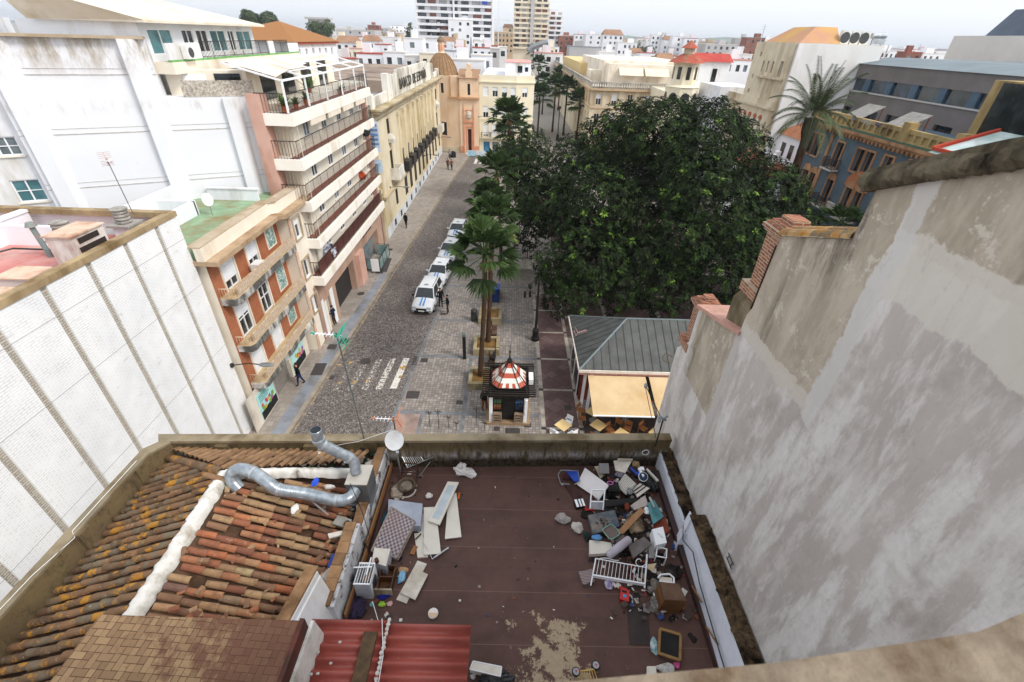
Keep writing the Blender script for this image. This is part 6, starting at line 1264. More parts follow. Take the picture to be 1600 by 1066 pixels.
m.build('rib_shade_strips',mt('rib_shadow','#6f6b63','#7d786f'),t1)
t1,pts,nr=quad_slab('white_louvre_box','white shallow box with black straps right of the ribbed panel','box',[(1000,755),(1015,763),(996,777),(988,764)],[9.86,9.84,9.74,9.76],.06,PW,parts='box'); m=M()
for f in (.3,.62): m.bar(pts[0].lerp(pts[1],f)-nr*.01,pts[3].lerp(pts[2],f)-nr*.01,.018)
m.build('straps',BLK,t1)
clump('newspaper_bundle','crumpled black and white newspaper bundle on the ribbed panel','newspaper',984,769,.09,(.9,1.1,.6),mt('newsprint','#3a3a3e','#a9a9ac',22,.9),z=9.78)
m=M(); p=G(956,775,9.5); m.box(p.x-.13,p.x+.13,p.y-.12,p.y+.14,9.55,9.85); m.box(p.x-.1,p.x+.1,p.y-.08,p.y+.08,9.851,9.87); TM('black_speaker',m,BLK,'black box speaker standing in the middle of the heap','speaker')
m=M(); q=G(953,757,9.85); m.tube([q+Vector((.07*math.cos(a),.05*math.sin(a),.05)) for a in [2*PI*k/14 for k in range(15)]],.014,6); m.bar(q+Vector((.06,.02,.05)),q+Vector((.16,.1,.06)),.02); TM('pink_toy',m,mt('pink_plastic','#a8628e','#b9779e'),'pink ring shaped plastic handle beside the largest white board','toy')
t1=T('white_framed_panel',tuple(G(933,796,9.5)),'white framed panel with an empty window above a grey lower half','framed panel'); A=[G(924,766,9.85),G(945,766,9.86),G(942,797,9.6),G(922,796,9.6)]; m=M(); mid1=A[0].lerp(A[3],.6); mid2=A[1].lerp(A[2],.6)
for a,b in ((A[0],A[1]),(A[1],A[2]),(A[3],A[0]),(mid1,mid2)): m.bar(a,b,.03)
m.build('frame',FRAMEW,t1); m=M(); m.ext([mid1,mid2,A[2],A[3]],(0,0,.01)); m.build('grey_panel',mt('panel_grey','#8d8e94','#a0a1a6',3,.6),t1)
m=M(); A=G(920,801,9.5)
for a,b in (((-.09,-.08,.0),(-.08,.1,.12)),((.08,-.06,0),(.08,.1,.12)),((-.09,0,.1),(.09,0,.12))): m.bar(A+Vector(a),A+Vector(b),.035)
TM('red_toy_piece',m,RED,'bright red plastic chair piece left of the burnt suitcase','plastic piece')
clump('dirty_white_pillow','dirty white pillow lying apart at the left of the heap','pillow',879,813,.17,(1.15,.75,.45),mt('dirty_pillow','#8f8984','#a9a39e',5,.9,dirt='#5e564f'),rz=-.3)
clump('second_dirty_pillow','dirty white cushion with a flap right of the dirty white pillow','pillow',902,826,.15,(.9,1.0,.42),mt('dirty_cushion','#a09a93','#bbb5ad',5,.9,dirt='#6d655c'),rz=.2)
clump('flat_white_piece','grey padded pieces under the red plastic chair piece','padding',953,800,.14,(1.4,.8,.5),mt('dark_padding','#2c2a2b','#454142',6,.9))
m=M(); A=[G(a,b,9.72) for a,b in ((944,783),(995,779),(996,786),(945,793))]; m.ext(A[::-1],(0,0,.03)); m.bar(A[0],A[1],.03); m.bar(A[2],A[3],.03); TM('long_black_tray',m,BLK,'long black tray lying across the heap below the black speaker','tray')
t1,pts,nr=quad_slab('burnt_suitcase','blue grey burnt open suitcase in the lower left of the heap','suitcase',[(919,805),(960,797),(969,822),(927,835)],[9.74,9.78,9.7,9.66],.12,mt('suitcase_blue','#3d4854','#505c68',5,.7,dirt='#8a7f72',dirtamt=.6),parts='shell')
m=M(); c_=sum(pts,Vector())/4
for k in range(40): q=c_+Vector((rng.gauss(0,.06),rng.gauss(0,.09),.01)); m.cr=rng.random(); m.ob(q,(.02,.014,.006),Matrix.Rotation(rng.uniform(0,3),3,'Z'))
m.build('burnt_lining',mt('burnt_lining','#6b5f52','#2c2622',20,.9),t1)
m=M(); m.bar(G(967,835,9.74),G(1004,796,9.86),.13,.022); TM('tan_plank',m,mt('tan_plank','#8f6848','#a37a56',3,.6,stretch=(1,.3,1)),'tan wooden plank lying diagonally across the heap','plank')
clump('brown_bottle_bag','orange brown leather bag standing above the tan plank','bag',979,795,.09,(.6,1.0,1.1),mt('orange_leather','#6f2f1a','#8a3f24',4,.5),z=9.7)
quad_slab('white_worn_pad','pinkish white worn pad above the teal board','pad',[(985,790),(1008,774),(1013,789),(992,797)],[9.8,9.84,9.8,9.78],.06,mt('worn_pad','#a59a94','#b8ada7',3,.9))
quad_slab('teal_board','teal painted board at the right of the heap by the low wall','board',[(1012,786),(1022,781),(1037,807),(1021,819)],[9.92,9.92,9.8,9.8],.03,TEAL)
m=M(); m.bar(G(1015,777,9.96),G(1022,793,9.93),.04); TM('silver_hook',m,STEEL,'silver bracket on the teal board','bracket')
quad_slab('rust_suitcase','rust orange suitcase under the teal board against the low wall','suitcase',[(1022,820),(1040,808),(1046,830),(1033,838)],[9.7]*4,.15,mt('rust_orange_case','#6e2f1b','#833b23',4,.6))
t1,pts,nr=quad_slab('white_bedside_cabinet','white cabinet with vent slots right of the brown rags','cabinet',[(1019,827),(1036,823),(1042,848),(1025,852)],[9.95,9.95,9.92,9.92],.26,FRAMEW,parts='case'); m=M()
for k in range(4): a=pts[0].lerp(pts[2],.35+.1*k); m.bar(a-nr*.003,a-nr*.003+(pts[1]-pts[0])*.14,.008)
m.build('vent_slots',PG,t1)
clump('brown_rags','heap of tan and brown rags in the centre of the heap','rags',990,822,.2,(1.1,1.2,.55),mt('tan_rags','#7f6c55','#9c8970',4,.95,dirt='#3c2c1c',dirtamt=.8),z=9.6,n=4)
clump('white_mask_shape','white plastic housing at the upper end of the tan plank','housing',1010,800,.1,(.7,1.1,.5),FRAMEW,z=9.72)
clump('black_bin_bags','black bin bags piled in the far right corner against the low wall','bin bags',1016,755,.22,(.9,1.4,.6),mt('black_bags','#0f0f10','#1f1e20',3,.35,.5),n=5)
clump('dark_box_pile','dark cases stacked in the far corner under the front parapet','cases',1003,718,.2,(1.7,.6,.5),mt('dark_cases','#171518','#2a272b',3,.6),n=4)
m=M(); m.bar(G(1010,733,9.95),G(1028,752,9.88),.05); TM('pale_wood_strip',m,PW,'pale wooden slat lying on the black bin bags','slat')
m=M(); c_=G(1009,708,10.1); m.tube([c_+Vector((.09*math.cos(a),.02,.09*math.sin(a))) for a in [2*PI*k/16 for k in range(17)]],.009,5); TM('wire_ring',m,FRAMEW,'white wire ring leaning on the front parapet in the right corner','ring')
def tub(px,py,label,rim,z,s=.15):
    c_=G(px,py,z); t1=T('mesh_tub',(c_.x,c_.y,z-.1),label,'tub'); rot=Matrix.Rotation(.55,3,'Z'); sq=[c_+rot@Vector((s*sx*(1-.12*(k)),s*sy*(1-.12*k),0)) for sx,sy,k in ((-1,-1,1),(-.6,-1,0),(.6,-1,0),(1,-1,1),(1,-.6,0),(1,.6,0),(1,1,1),(.6,1,0),(-.6,1,0),(-1,1,1),(-1,.6,0),(-1,-.6,0))]
    m=M(); m.tube(sq+[sq[0]],.011,6); m.build('rim',rim,t1); m=M(); m.ext([q+Vector((0,0,-.03)) for q in sq],(0,0,.01)); m.build('mesh_bottom',mt('mesh_grey','#5f5450','#73655f',25,.8),t1)
tub(955,831,'dark mesh tray with a pale green rim on top of the burnt suitcase',mt('green_rim','#6f9a88','#84ad9b'),9.86)
tub(973,846,'dark mesh tray with a black rim half under the lilac bolster',BLK,9.8,.15)
m=M(); a,b=G(951,868,9.84),G(983,843,9.92); d=b-a
for k in range(1): m.tube([a-d*.05,a,a.lerp(b,.5),b,b+d*.05],[.05,.085,.095,.085,.05],10)
TM('lilac_bolster',m,LILAC,'long lilac grey bolster cushion lying above the white headboard','cushion',smooth=True)
quad_slab('grey_brown_cushion','flat grey brown cushion beside the lilac bolster','cushion',[(982,852),(1006,839),(1019,850),(990,872)],[9.88,9.9,9.88,9.84],.07,mt('taupe_cloth','#625b59','#746c6a',5,.9,.1))
quad_slab('upright_grey_board','narrow light grey board right of the flat grey brown cushion','board',[(1013,848),(1022,846),(1022,872),(1014,872)],[9.86,9.86,9.68,9.68],.03,mt('light_grey_board','#8f8d8b','#a09e9c'))
t1,pts,nr=quad_slab('white_fridge_door','white fridge door lying at the lower left of the heap','fridge door',[(921,844),(934,845),(955,848),(958,864),(921,866)],9.72,.1,PW,parts='panel')
clump('sky_blue_rag','sky blue rag on the fridge door below the burnt suitcase','rag',932,841,.08,(1.5,.8,.5),mt('sky_blue_rag','#4a7fb5','#6a9cc9',6,.9),z=9.76)
clump('dark_teal_sack','dark teal and black rags left of the sky blue rag','rags',917,840,.1,(.8,1.2,.6),mt('dark_teal_mix','#143a3c','#1f1d1c',5,.9))
# headboard
p=G(967,905,9.5); t1=T('white_headboard',(p.x,p.y,9.5),'white metal bed headboard with thin bars and scrollwork propped in the heap','headboard')
LB,LT=G(923,915,9.55),G(931,872,9.85); RB,RT=G(1007,919,9.58),G(1011,866,9.98)
m=M(); m.bar(LB,LT,.028); m.bar(RB,RT,.03); a1,b1=LB.lerp(LT,.35),RB.lerp(RT,.1); m.bar(a1,b1,.03,.085); m.build('posts_and_rail',FRAMEW,t1)
m=M(); a2,b2=LB.lerp(LT,.98),RB.lerp(RT,.6); m.bar(a2,b2,.016)
for k in range(1,14): m.bar(a1.lerp(b1,k/14),a2.lerp(b2,k/14),.01)
c_=RB.lerp(RT,.78)+Vector((-.14,0,0)); m.tube([c_+Vector((r*math.cos(a),r*math.sin(a)*.5,r*math.sin(a)*.8)) for a,r in [(k*.45,.02+.009*k) for k in range(16)]],.008,5); m.tube([a2+(b2-a2)*.05+Vector((.05*k,0,.04*math.sin(k*.6))) for k in range(10)],.008,5)
m.build('bars_and_scroll',FRAMEW,t1)
n_=NT('striped_cloth',.9); p_=n_.pos((1,1,1),(0,0,R(-8))); n_.col(n_.ramp(n_.math('FRACT',n_.math('MULTIPLY',n_.sep(p_)[1],32)),[(.45,'#5f4f50'),(.55,'#a0928f')]))
quad_slab('striped_cushion','brown striped seat cushion left of the white headboard','cushion',[(904,893),(926,889),(929,908),(911,913)],9.58,.07,n_.m)
clump('dark_purple_shoe','dark purple shoe at the left end of the headboard','shoe',926,876,.06,(1.7,.7,.6),mt('dark_purple','#2c1f2a','#3d2c3a'))
clump('purple_printed_bag','purple and white printed bag under the headboard','bag',951,915,.1,(.9,1.1,.5),mt('purple_print','#6f5f9a','#cfc6cf',14,.7))
def radio():
    p=G(975,933,9.5); t1=T('red_toy_radio',(p.x,p.y,9.5),'red toy radio with a blue screen on the floor below the headboard','toy'); m=M(); m.ob((p.x,p.y,9.56),(.09,.12,.04),Matrix.Rotation(-.3,3,'Z')); m.ob((p.x-.01,p.y+.14,9.55),(.08,.02,.03),Matrix.Rotation(-.3,3,'Z')); m.build('case',RED,t1); m=M(); m.ob((p.x-.01,p.y-.03,9.603),(.035,.03,.003),Matrix.Rotation(-.3,3,'Z')); m.build('screen',mt('cyan_screen','#2f7fa8','#4a9cc2'),t1)
    m=M(); m.ob((p.x,p.y+.06,9.603),(.05,.02,.003),Matrix.Rotation(-.3,3,'Z')); m.build('dark_slot',BLK,t1)
radio()
m=M(); p=G(987,940,9.5); m.bar(p+Vector((0,-.1,.02)),p+Vector((0,.08,.05)),.03); m.bar(p+Vector((0,.08,.05)),p+Vector((-.08,.12,.05)),.03); TM('grey_hose_end',m,STEEL,'bent grey pipe piece right of the red toy radio','pipe')
p=G(1033,870,9.5); t1=T('white_stool_frame',(p.x,p.y,9.5),'small white metal stool frame between the white cabinet and the headboard','stool frame'); m=M(); A=[G(a,b,9.8) for a,b in ((1027,855),(1042,858),(1041,872),(1025,869))]
for a,b in zip(A,A[1:]+A[:1]): m.bar(a,b,.02)
for a in A: m.bar(a,(a.x,a.y,9.5),.02)
m.build('frame',FRAMEW,t1)
t1=T('white_plastic_chair',tuple(G(1042,905,9.5)),'overturned white plastic garden chair behind the wooden cabinet','chair'); m=M(); m.tube([G(a,b,9.75) for a,b in ((1028,903),(1032,898),(1046,897),(1053,903),(1053,912))],.02,6); m.tube([G(a,b,9.72) for a,b in ((1030,908),(1052,912))],.02,6); m.build('back_frame',FRAMEW,t1); m=M(); A=[G(a,b,9.72) for a,b in ((1030,901),(1050,903),(1051,911),(1031,908))]; m.ext(A[::-1],(0,0,-.02)); m.build('seat',PW,t1)
clump('grey_rag_pile','grey and beige crushed rags between the headboard and the wooden cabinet','rags',1022,922,.17,(.9,1.2,.45),mt('grey_beige_rags','#5c554e','#8a8176',9,.95,dirt='#25211d'),n=4)
clump('dark_rag_pile','dark rags under the white stool frame','rags',1019,882,.15,(1.4,.8,.4),mt('dark_rags','#231f1d','#3b3632',7,.95),n=3)
quad_slab('beige_flap','beige card flap right of the headboard post','card',[(1012,882),(1026,880),(1019,893),(1011,887)],9.8,.01,mt('beige_flap','#b59f7f','#c6b091'))
# wooden cabinet lying
t1=T('wooden_cabinet',tuple(G(1040,965,9.5)),'brown veneered wooden cabinet standing by the low wall','cabinet'); A=[G(a,b,10.0) for a,b in ((1031,910),(1060,913),(1073,940),(1038,938))]; B_=[Vector((q.x*.985,q.y,9.5)) for q in A]; m=M(); m.hexa(B_[::-1]+A[::-1]); m.build('carcass',mt('cabinet_veneer','#5b3c22','#75502e',4,.5,.3,stretch=(1,.3,3)),t1)
m=M(); m.ext([q+Vector((0,0,.002)) for q in A][::-1],(0,0,.02)); m.build('top',mt('cabinet_top','#574131','#6b5240',5,.8),t1)
clump('dark_flower_pot','dark tangle of wire and foil against the wooden cabinet','wire tangle',1024,945,.13,(.9,1.2,.7),mt('wire_tangle','#3b3431','#8d8782',18,.8),n=3)
quad_slab('grey_folded_paper','grey folded sheet at the left foot of the wooden cabinet','sheet',[(1005,943),(1016,944),(1015,958),(1005,955)],9.56,.03,mt('grey_sheet','#77706d','#8a8380'))
t1,pts,nr=quad_slab('framed_mesh_screen','wooden framed dark mesh screen leaning near the bottom right','screen',[(1031,983),(1063,992),(1062,1032),(1029,1021)],[9.74,9.74,9.6,9.6],.025,BLK,parts='mesh'); m=M()
for a,b in zip(pts,pts[1:]+pts[:1]): m.bar(a-nr*.005,b-nr*.005,.045)
m.build('wooden_frame',mt('old_gold_wood','#806039','#99774a',5,.6),t1)
quad_slab('dark_rubber_mat','dark brown rubber mat lying flat left of the wooden cabinet','mat',[(979.5,947),(1013,949),(1015.5,1007.5),(984,1007.5)],9.512,.008,mt('rubber_mat','#251b19','#342724',4,.6,.4))
clump('teal_white_bag','teal and white plastic bag left of the framed mesh screen','bag',1022,1012,.11,(.7,1.3,.5),mt('teal_white','#1f7f83','#c9cdcd',9,.5),n=2)
clump('pink_scrap','bright pink plastic scrap at the bottom right corner','scrap',1057,1040,.06,(1,.9,.5),mt('hot_pink','#b83f78','#c9578c'))
clump('crumpled_paper_row','crumpled white and grey papers below the framed mesh screen','papers',1040,1046,.12,(1.4,.6,.4),mt('crumpled_paper','#8f8b87','#cfcbc6',12,.9),n=3)
quad_slab('white_tray','white tray at the bottom edge left of the crumpled papers','tray',[(1011,1041),(1025,1041),(1026,1056),(1011,1056)],9.6,.06,PW)
clump('floor_drain_lump','dark lump on the felt near the right skirting','lump',1078,993,.045,(1,1,.4),BLK)
# toy cart at the bottom
p=G(915,1046,9.5); t1=T('toy_cart',(p.x,p.y,9.5),'yellow slatted toy cart with two big white wheels at the bottom edge','toy cart')
for a,b in ((900,1050),(931,1040)):
    c_=G(a,b,9.6); m=M(); m.cyl(c_-Vector((0,0,.02)),c_+Vector((0,0,.02)),.075,n=20); w=m.build('wheel',BLK,t1); m=M(); m.cyl(c_+Vector((0,0,.02)),c_+Vector((0,0,.03)),.06,.055,20); m.build('hub_disc',mt('wheel_disc','#8f9094','#a6a7ab',4,.4),w); m=M(); m.cyl(c_+Vector((0,0,.03)),c_+Vector((0,0,.04)),.015,n=10); m.build('red_cap',RED,w)
m=M(); A=[G(a,b,9.6) for a,b in ((903,1060),(906,1049),(928,1046),(934,1057))]; m.bar(A[1],A[2],.02); m.bar(A[0],A[1],.02)
for k in range(7): m.bar(A[1].lerp(A[2],k/6),A[0].lerp(A[3],k/6)+Vector((0,-.12,0)),.01)
m.build('yellow_slats',mt('yellow_wood','#b08d4a','#c4a25e'),t1)
t1=T('long_white_planter',tuple(G(758,1050,9.5)),'long white plastic planter at the bottom edge beside the corrugated sheets','planter'); m=M(); A=[G(a,b,9.68) for a,b in ((739,1033),(784,1042),(782,1057),(734,1046))]; m.ext(A[::-1],(0,0,-.16)); m.build('trough',PW,t1); m=M(); 
for a,b in zip(A,A[1:]+A[:1]): m.bar(a,b,.014)
m.build('rim',FRAMEW,t1)
clump('black_bags_bottom','shiny black bags at the bottom edge below the white planter','bin bags',775,1060,.16,(2.0,.8,.5),mt('black_bags','#0f0f10'),n=3)
clump('white_paper_ball','white paper ball against the corrugated sheets at the bottom','paper',739,1058,.05,(1,1,.7),BAGW)
# ---------------- strip between tile roof and dividing wall
def rb(px,py,z): return G(px,py,z)
quad_slab('blue_crate_lid','royal blue plastic lid lying in the gutter beside the dividing wall','lid',[(519,866),(545,864),(538,884),(511,886)],[10.22,10.22,10.15,10.15],.06,BLUE)
clump('white_rubbish_bag','full white rubbish bag in the gutter below the royal blue lid','rubbish bag',517,905,.16,(.9,1.1,.7),BAGW,z=10.0,n=2)
clump('grey_rubbish_strip','grey rubbish in the gutter behind the white wedge wall','rubbish',508,930,.13,(.8,1.3,.6),mt('grey_rubbish','#7d7974','#aaa6a0',14,.9),z=10.0,n=3)
clump('white_plastic_gutter','white plastic sheeting in the gutter left of the wedge wall','plastic sheet',470,925,.13,(.8,1.3,.5),mt('white_sheet','#c9c6c2','#dcdad6',6,.5),z=10.1,n=3)
clump('black_pot','black plant pot in the gutter next to the cream board','pot',543,822,.08,(.8,1,1),BLK,z=10.2,jit=.05)
quad_slab('cream_plank_piece','short cream board in the gutter left of the black pot','board',[(512,834),(535,829),(537,835),(514,841)],10.3,.04,PW)
quad_slab('grey_stone_slab','grey stone slab on the tiles above the cream board','slab',[(528,805),(550,812),(541,825),(519,818)],10.26,.04,mt('grey_slab','#8a8680','#9e9a93',4,.9))
clump('teal_bottles_bag','teal and clear bottles in a torn bag by the dividing wall','bottles',541,846,.12,(.8,1.2,.6),mt('teal_bottles','#4fa0a8','#a9b7b5',14,.4),z=10.1,n=3)
clump('beige_crushed_paper','beige crushed paper beside the duct box','paper',563,795,.12,(.7,1.0,.6),mt('pale_crush','#9c948b','#bdb6ae',12,.9),z=10.1,n=3)
clump('black_rubbish_bag','shiny black rubbish bag in the corner by the satellite dish','rubbish bag',569,706,.15,(1.1,.9,.9),mt('black_bags','#0f0f10'),z=10.0)
clump('green_rubbish','dark green leaves and rubbish beside the black rubbish bag','rubbish',590,712,.15,(1.3,.8,.4),mt('green_rubbish','#1f4a33','#3c3b35',14,.8),z=10.0,n=4)
clump('printed_rubbish_bag','white printed rubbish bag behind the hip of the tile roof','rubbish bag',498,716,.16,(1.2,.7,.6),BAGW,z=10.2,n=2)
clump('pale_blanket','pale beige blanket lying below the black rubbish bag','blanket',585,725,.15,(1.3,.7,.3),mt('pale_blanket','#a09a90','#b5afa5',5,.95),z=10.1,n=2)
clump('brown_tarp','brown folded tarp right of the tall duct elbow','tarp',560,722,.15,(.9,1.0,.4),mt('brown_tarp','#5c5049','#6f625a',4,.9),z=10.1,n=2)
clump('white_plastic_wisp','white plastic wisp caught on the clay tiles below the duct','plastic',461,797,.09,(.8,1.3,.5),mt('white_sheet','#c9c6c2'),z=10.75)
clump('blue_rag_on_tiles','bright blue rag lying on the tiles above the duct','rag',493,755,.09,(.8,1.4,.4),mt('bright_blue','#2a4fc0','#3c64d6',6,.8),z=10.62)
clump('white_bag_on_tiles','white shoe shaped bag on the tiles next to the duct box','bag',515,762,.08,(1.5,.7,.5),BAGW,z=10.5)
quad_slab('white_gutter_strip','thin white strip lying behind the roof hip','strip',[(428,716),(482,718),(482,720),(428,718)],10.2,.02,FRAMEW)
m=M(); m.bar(G(478,776,10.75),G(513,805,10.5),.03); TM('loose_batten',m,PG,'grey loose batten lying on the clay tiles below the duct','batten')
# ---------------- ducts
DUCT=NT('spiral_duct_steel',.32,.5,.85); f=DUCT.noise(DUCT.pos(),6,4); DUCT.col(DUCT.mix(DUCT.ramp(f,[(.4,0.0),(.65,1.0)]),'#8f989f','#b4bcc2'))
DUCT.b.inputs['Metallic'].default_value=.55
def smooth_path(pts,n=6):
    out=[]; P=[Vector(p) for p in pts]; P=[P[0]*2-P[1]]+P+[P[-1]*2-P[-2]]
    for i in range(1,len(P)-2):
        for k in range(n):
            t_=k/n; a,b,c,d=P[i-1],P[i],P[i+1],P[i+2]; out.append(.5*((2*b)+(-a+c)*t_+(2*a-5*b+4*c-d)*t_*t_+(-a+3*b-3*c+d)*t_**3))
    out.append(P[-2]); return out
def duct(mb,pts,r,n=20,rib=.05):
    pa=smooth_path(pts,14); L=0; path=[pa[0]]; acc=0; rad=[r]; prev=pa[0]; res=[pa[0]]
    for q in pa[1:]:
        seg=(q-prev).length; k=max(1,int(seg/.0125))
        for j in range(1,k+1): res.append(prev.lerp(q,j/k))
        prev=q
    d=0; rad=[]
    for i,q in enumerate(res):
        if i: d+=(res[i]-res[i-1]).length
        rad.append(r*(1.0+.018*(1 if (d%rib)<.014 else 0)))
    mb.tube(res,rad,n)
    return res
t1=T('ventilation_duct',(-3.1,6.6,10.2),'silver spiral ventilation duct with a fan box and open stack on the clay tiles','duct')
m=M(); dpts=[G(374,764,10.95),G(364,752,11.1),G(363,740,11.25),G(376,733,11.38),G(397,739,11.35),G(420,755,11.2),G(436,765,11.05),G(480,772,10.85),G(525,782,10.68),G(546,778,10.66),G(556,765,10.68)]
duct(m,dpts,.125); m.smooth=True; m.build('horizontal_duct',DUCT.m,t1)
bx=(-3.38,-2.92,6.42,6.95); m=M(); m.box(bx[0],bx[1],bx[2],bx[3],10.25,10.85); m.box(bx[0]-.03,bx[1]+.03,bx[2]-.03,bx[3]+.03,10.15,10.19); m.build('fan_box',mt('fan_box_grey','#5d6062','#737678',3,.5,.5,.4),t1)
m=M(); m.box(bx[0]-.01,bx[1]+.01,bx[2]-.01,bx[3]+.01,10.852,10.875); m.build('fan_box_lid',mt('lid_pale','#a9a49a','#bab5ab',3,.6),t1)
e=G(499,692,11.75); s1=Vector((-3.22,6.72,10.86)); s2=Vector((-3.3,6.85,11.15))
m=M(); duct(m,[s1,s2,s2.lerp(e,.5),e+Vector((.06,0,-.04))],.115); m.smooth=True; m.build('sloping_duct',DUCT.m,t1)
tp=Vector((e.x,e.y,12.13)); m=M(); 
res=[e+Vector((.02,0,-.06)),e+Vector((0,0,.05))]; duct(m,[e+Vector((.05,0,-.05)),e+Vector((.0,0,.06)),e+Vector((0,0,.2)),tp],.115); m.smooth=True; m.build('vertical_stack',DUCT.m,t1)
m=M(); m.cyl(tp+Vector((0,0,.001)),tp+Vector((0,0,.003)),.105,n=20); m.build('stack_opening',mt('duct_inside','#1c2226','#2a3238'),t1)
for q,d_ in ((G(436,765,11.05),Vector((1,.0,-.15))),(G(397,739,11.35),Vector((1,-.4,-.1))),(G(526,782,10.68),Vector((1,.0,-.05))),(s2.lerp(e,.9),e-s2),(s2.lerp(e,.12),e-s2),(e+Vector((0,0,.1)),Vector((0,0,1)))): d_=d_.normalized(); m=M(); m.cyl(q-d_*.025,q+d_*.025,.132,n=20); m.build('joint_collar',mt('collar_steel','#a9afb3','#c3c8cb',5,.35,.5,.6),t1)
# satellite dish
dc=G(616,688,10.95); nrm=(Vector((0,0,19))-dc+Vector((1.0,-1,-1))).normalized(); x_=nrm.cross(Vector((0,0,1))).normalized(); y_=x_.cross(nrm)
t1=T('satellite_dish',(-2.62,7.7,9.5),'large white satellite dish at the end of the dividing wall by the front parapet','satellite dish'); m=M(); rings=[]
for r,h in ((0,0),(.08,.004),(.16,.014),(.225,.03),(.24,.036)): rings.append(m.vs([dc+x_*r*.92*math.cos(2*PI*k/28)+y_*r*math.sin(2*PI*k/28)+nrm*h for k in range(28)]))
for a,b in zip(rings,rings[1:]):
    for k in range(28): j=(k+1)%28; m.face([a+k,a+j,b+j,b+k])
m.smooth=True; m.build('reflector',mt('dish_white','#c3c5c6','#d2d4d4',4,.5,.3,dirt='#a8a69f',dirtamt=.3),t1)
m=M(); m.tube([dc-nrm*.02,dc-nrm*.15,(dc.x,dc.y+.12,9.6)],.02,8); m.bar(dc-y_*.23,dc-y_*.26+nrm*.28,.014); m.ob(dc-y_*.26+nrm*.28,(.03,.03,.03)); m.build('mount_and_arm',STEEL,t1)
# antennas
def yagi(base,topz,dirv,L,label,col,elems=7,grid=False,lean=(0,0)):
    b=Vector(base); tp=Vector((b.x+lean[0],b.y+lean[1],topz)); d=Vector(dirv).normalized(); s=d.cross(Vector((0,0,1))).normalized()
    t1=T('tv_antenna',tuple(b),label,'antenna'); m=M(); m.tube([b,b.lerp(tp,.5),tp],.016,6); m.build('mast',mt('antenna_mast','#4d5250','#646a68',5,.6),t1)
    m=M(); o=tp-Vector((0,0,.06)); m.bar(o-d*L*.15,o+d*L*.85,.018)
    for k in range(elems): q=o+d*L*(.05+.8*k/(elems-1)); w=.2-.012*k; m.bar(q-s*w/2,q+s*w/2,.008)
    m.build('boom_and_elements',FRAMEW,t1); m=M()
    for sg in (1,-1):
        a=o-d*L*.12; q=a+Vector((0,0,sg*.24))-d*.1; m.bar(a,q,.018); 
        for k in range(4): e_=a.lerp(q,(k+1)/4); m.bar(e_-s*.2,e_+s*.2,.012)
    m.ob(o+d*L*.02,(.03,.05,.03)); m.ob(o+d*L*.85,(.045,.02,.02)); m.build('reflector_screen',col,t1); return t1
GRN=mt('antenna_green','#2f8f72','#3fa386',3,.6); ORG=mt('antenna_orange','#b06a4a','#c07c5c',3,.6)
ba=G(569,686,10.5); tz=GY(516,520,ba.y).z; yagi(ba,tz,(-1,.1,0),.62,'tall thin antenna mast with green tipped yagi rising from the front parapet',GRN,lean=(-.12,0))
bb=Vector((-2.62,7.95,10.2)); tz=GY(611,652,bb.y).z; yagi(bb,tz,(-1,.0,.02),.55,'small antenna with orange centre standing behind the satellite dish',ORG,6)
b3=G(1024,697,10.5); t1=T('twin_antenna',tuple(b3),'dark mast with two small grey dish feeds at the right end of the front parapet','antenna'); m=M(); tz=GY(1014,655,b3.y).z; m.tube([b3,(b3.x,b3.y,tz)],.018,6); k1=Vector((b3.x-.03,b3.y,tz)); k2=GY(1009,603,b3.y+.6); m.tube([k1,k2],.012,6); m.tube([(b3.x-.05,b3.y,10.5+.3),k2+Vector((.02,0,-.1))],.008,5); m.build('mast',BLK,t1)
m=M(); m.ball(k1+Vector((-.06,0,0)),.09,(.45,.9,1.1)); m.ball(k2,.08,(.5,.8,1.0)); m.bar(k1,k1+Vector((.12,0,.12)),.04); m.bar(k1+Vector((-.1,0,.1)),k1+Vector((.1,0,-.02)),.05); m.build('feeds',mt('feed_grey','#7d8486','#969c9e',4,.5),t1)
m=M(); a=GY(1046,606,10.0); m.tube([(4.48,9.9,12.0),(4.3,10.0,12.05),(4.25,10,11.9),(4.32,10,11.78),(4.47,9.9,11.8)],.012,5); TM('wall_ring',m,mt('rust_ring','#7a5f3a','#8c7048'),'rusty cable ring hanging off the far edge of the party wall','cable ring')
# cords
def cord(pts,label,r=.006,mat=FRAMEW): m=M(); m.tube(pts,r,5); return TM('cord',m,mat,label,'cord')
cord([G(420,686,10.45),G(460,690,10.3),G(520,697,10.3),G(560,690,10.5),G(612,672,10.9)],'white cord strung along the front parapet to the satellite dish')
cord([G(582,940,9.9),(-2.1,3.9,10.0),(-1.95,3.75,10.8),(-1.8,3.2,10.8),(-1.75,2.3,10.85)],'white cord running from the washing machine over the corrugated sheets')
cord([G(547,755,11.0),G(566,800,10.6),G(578,840,10.2),(-2.95,5.6,9.75)],'dark cord stretched from the duct over the dividing wall to the mattress',.008,BLK)
cord([(-8.5,7.2,10.54),(-8.5,6.2,10.56),(-8.55,5.4,10.52),(-8.45,5.3,10.46),(-8.55,4.5,10.53),(-8.6,3.4,10.54)],'pale cord lying along the left parapet coping')
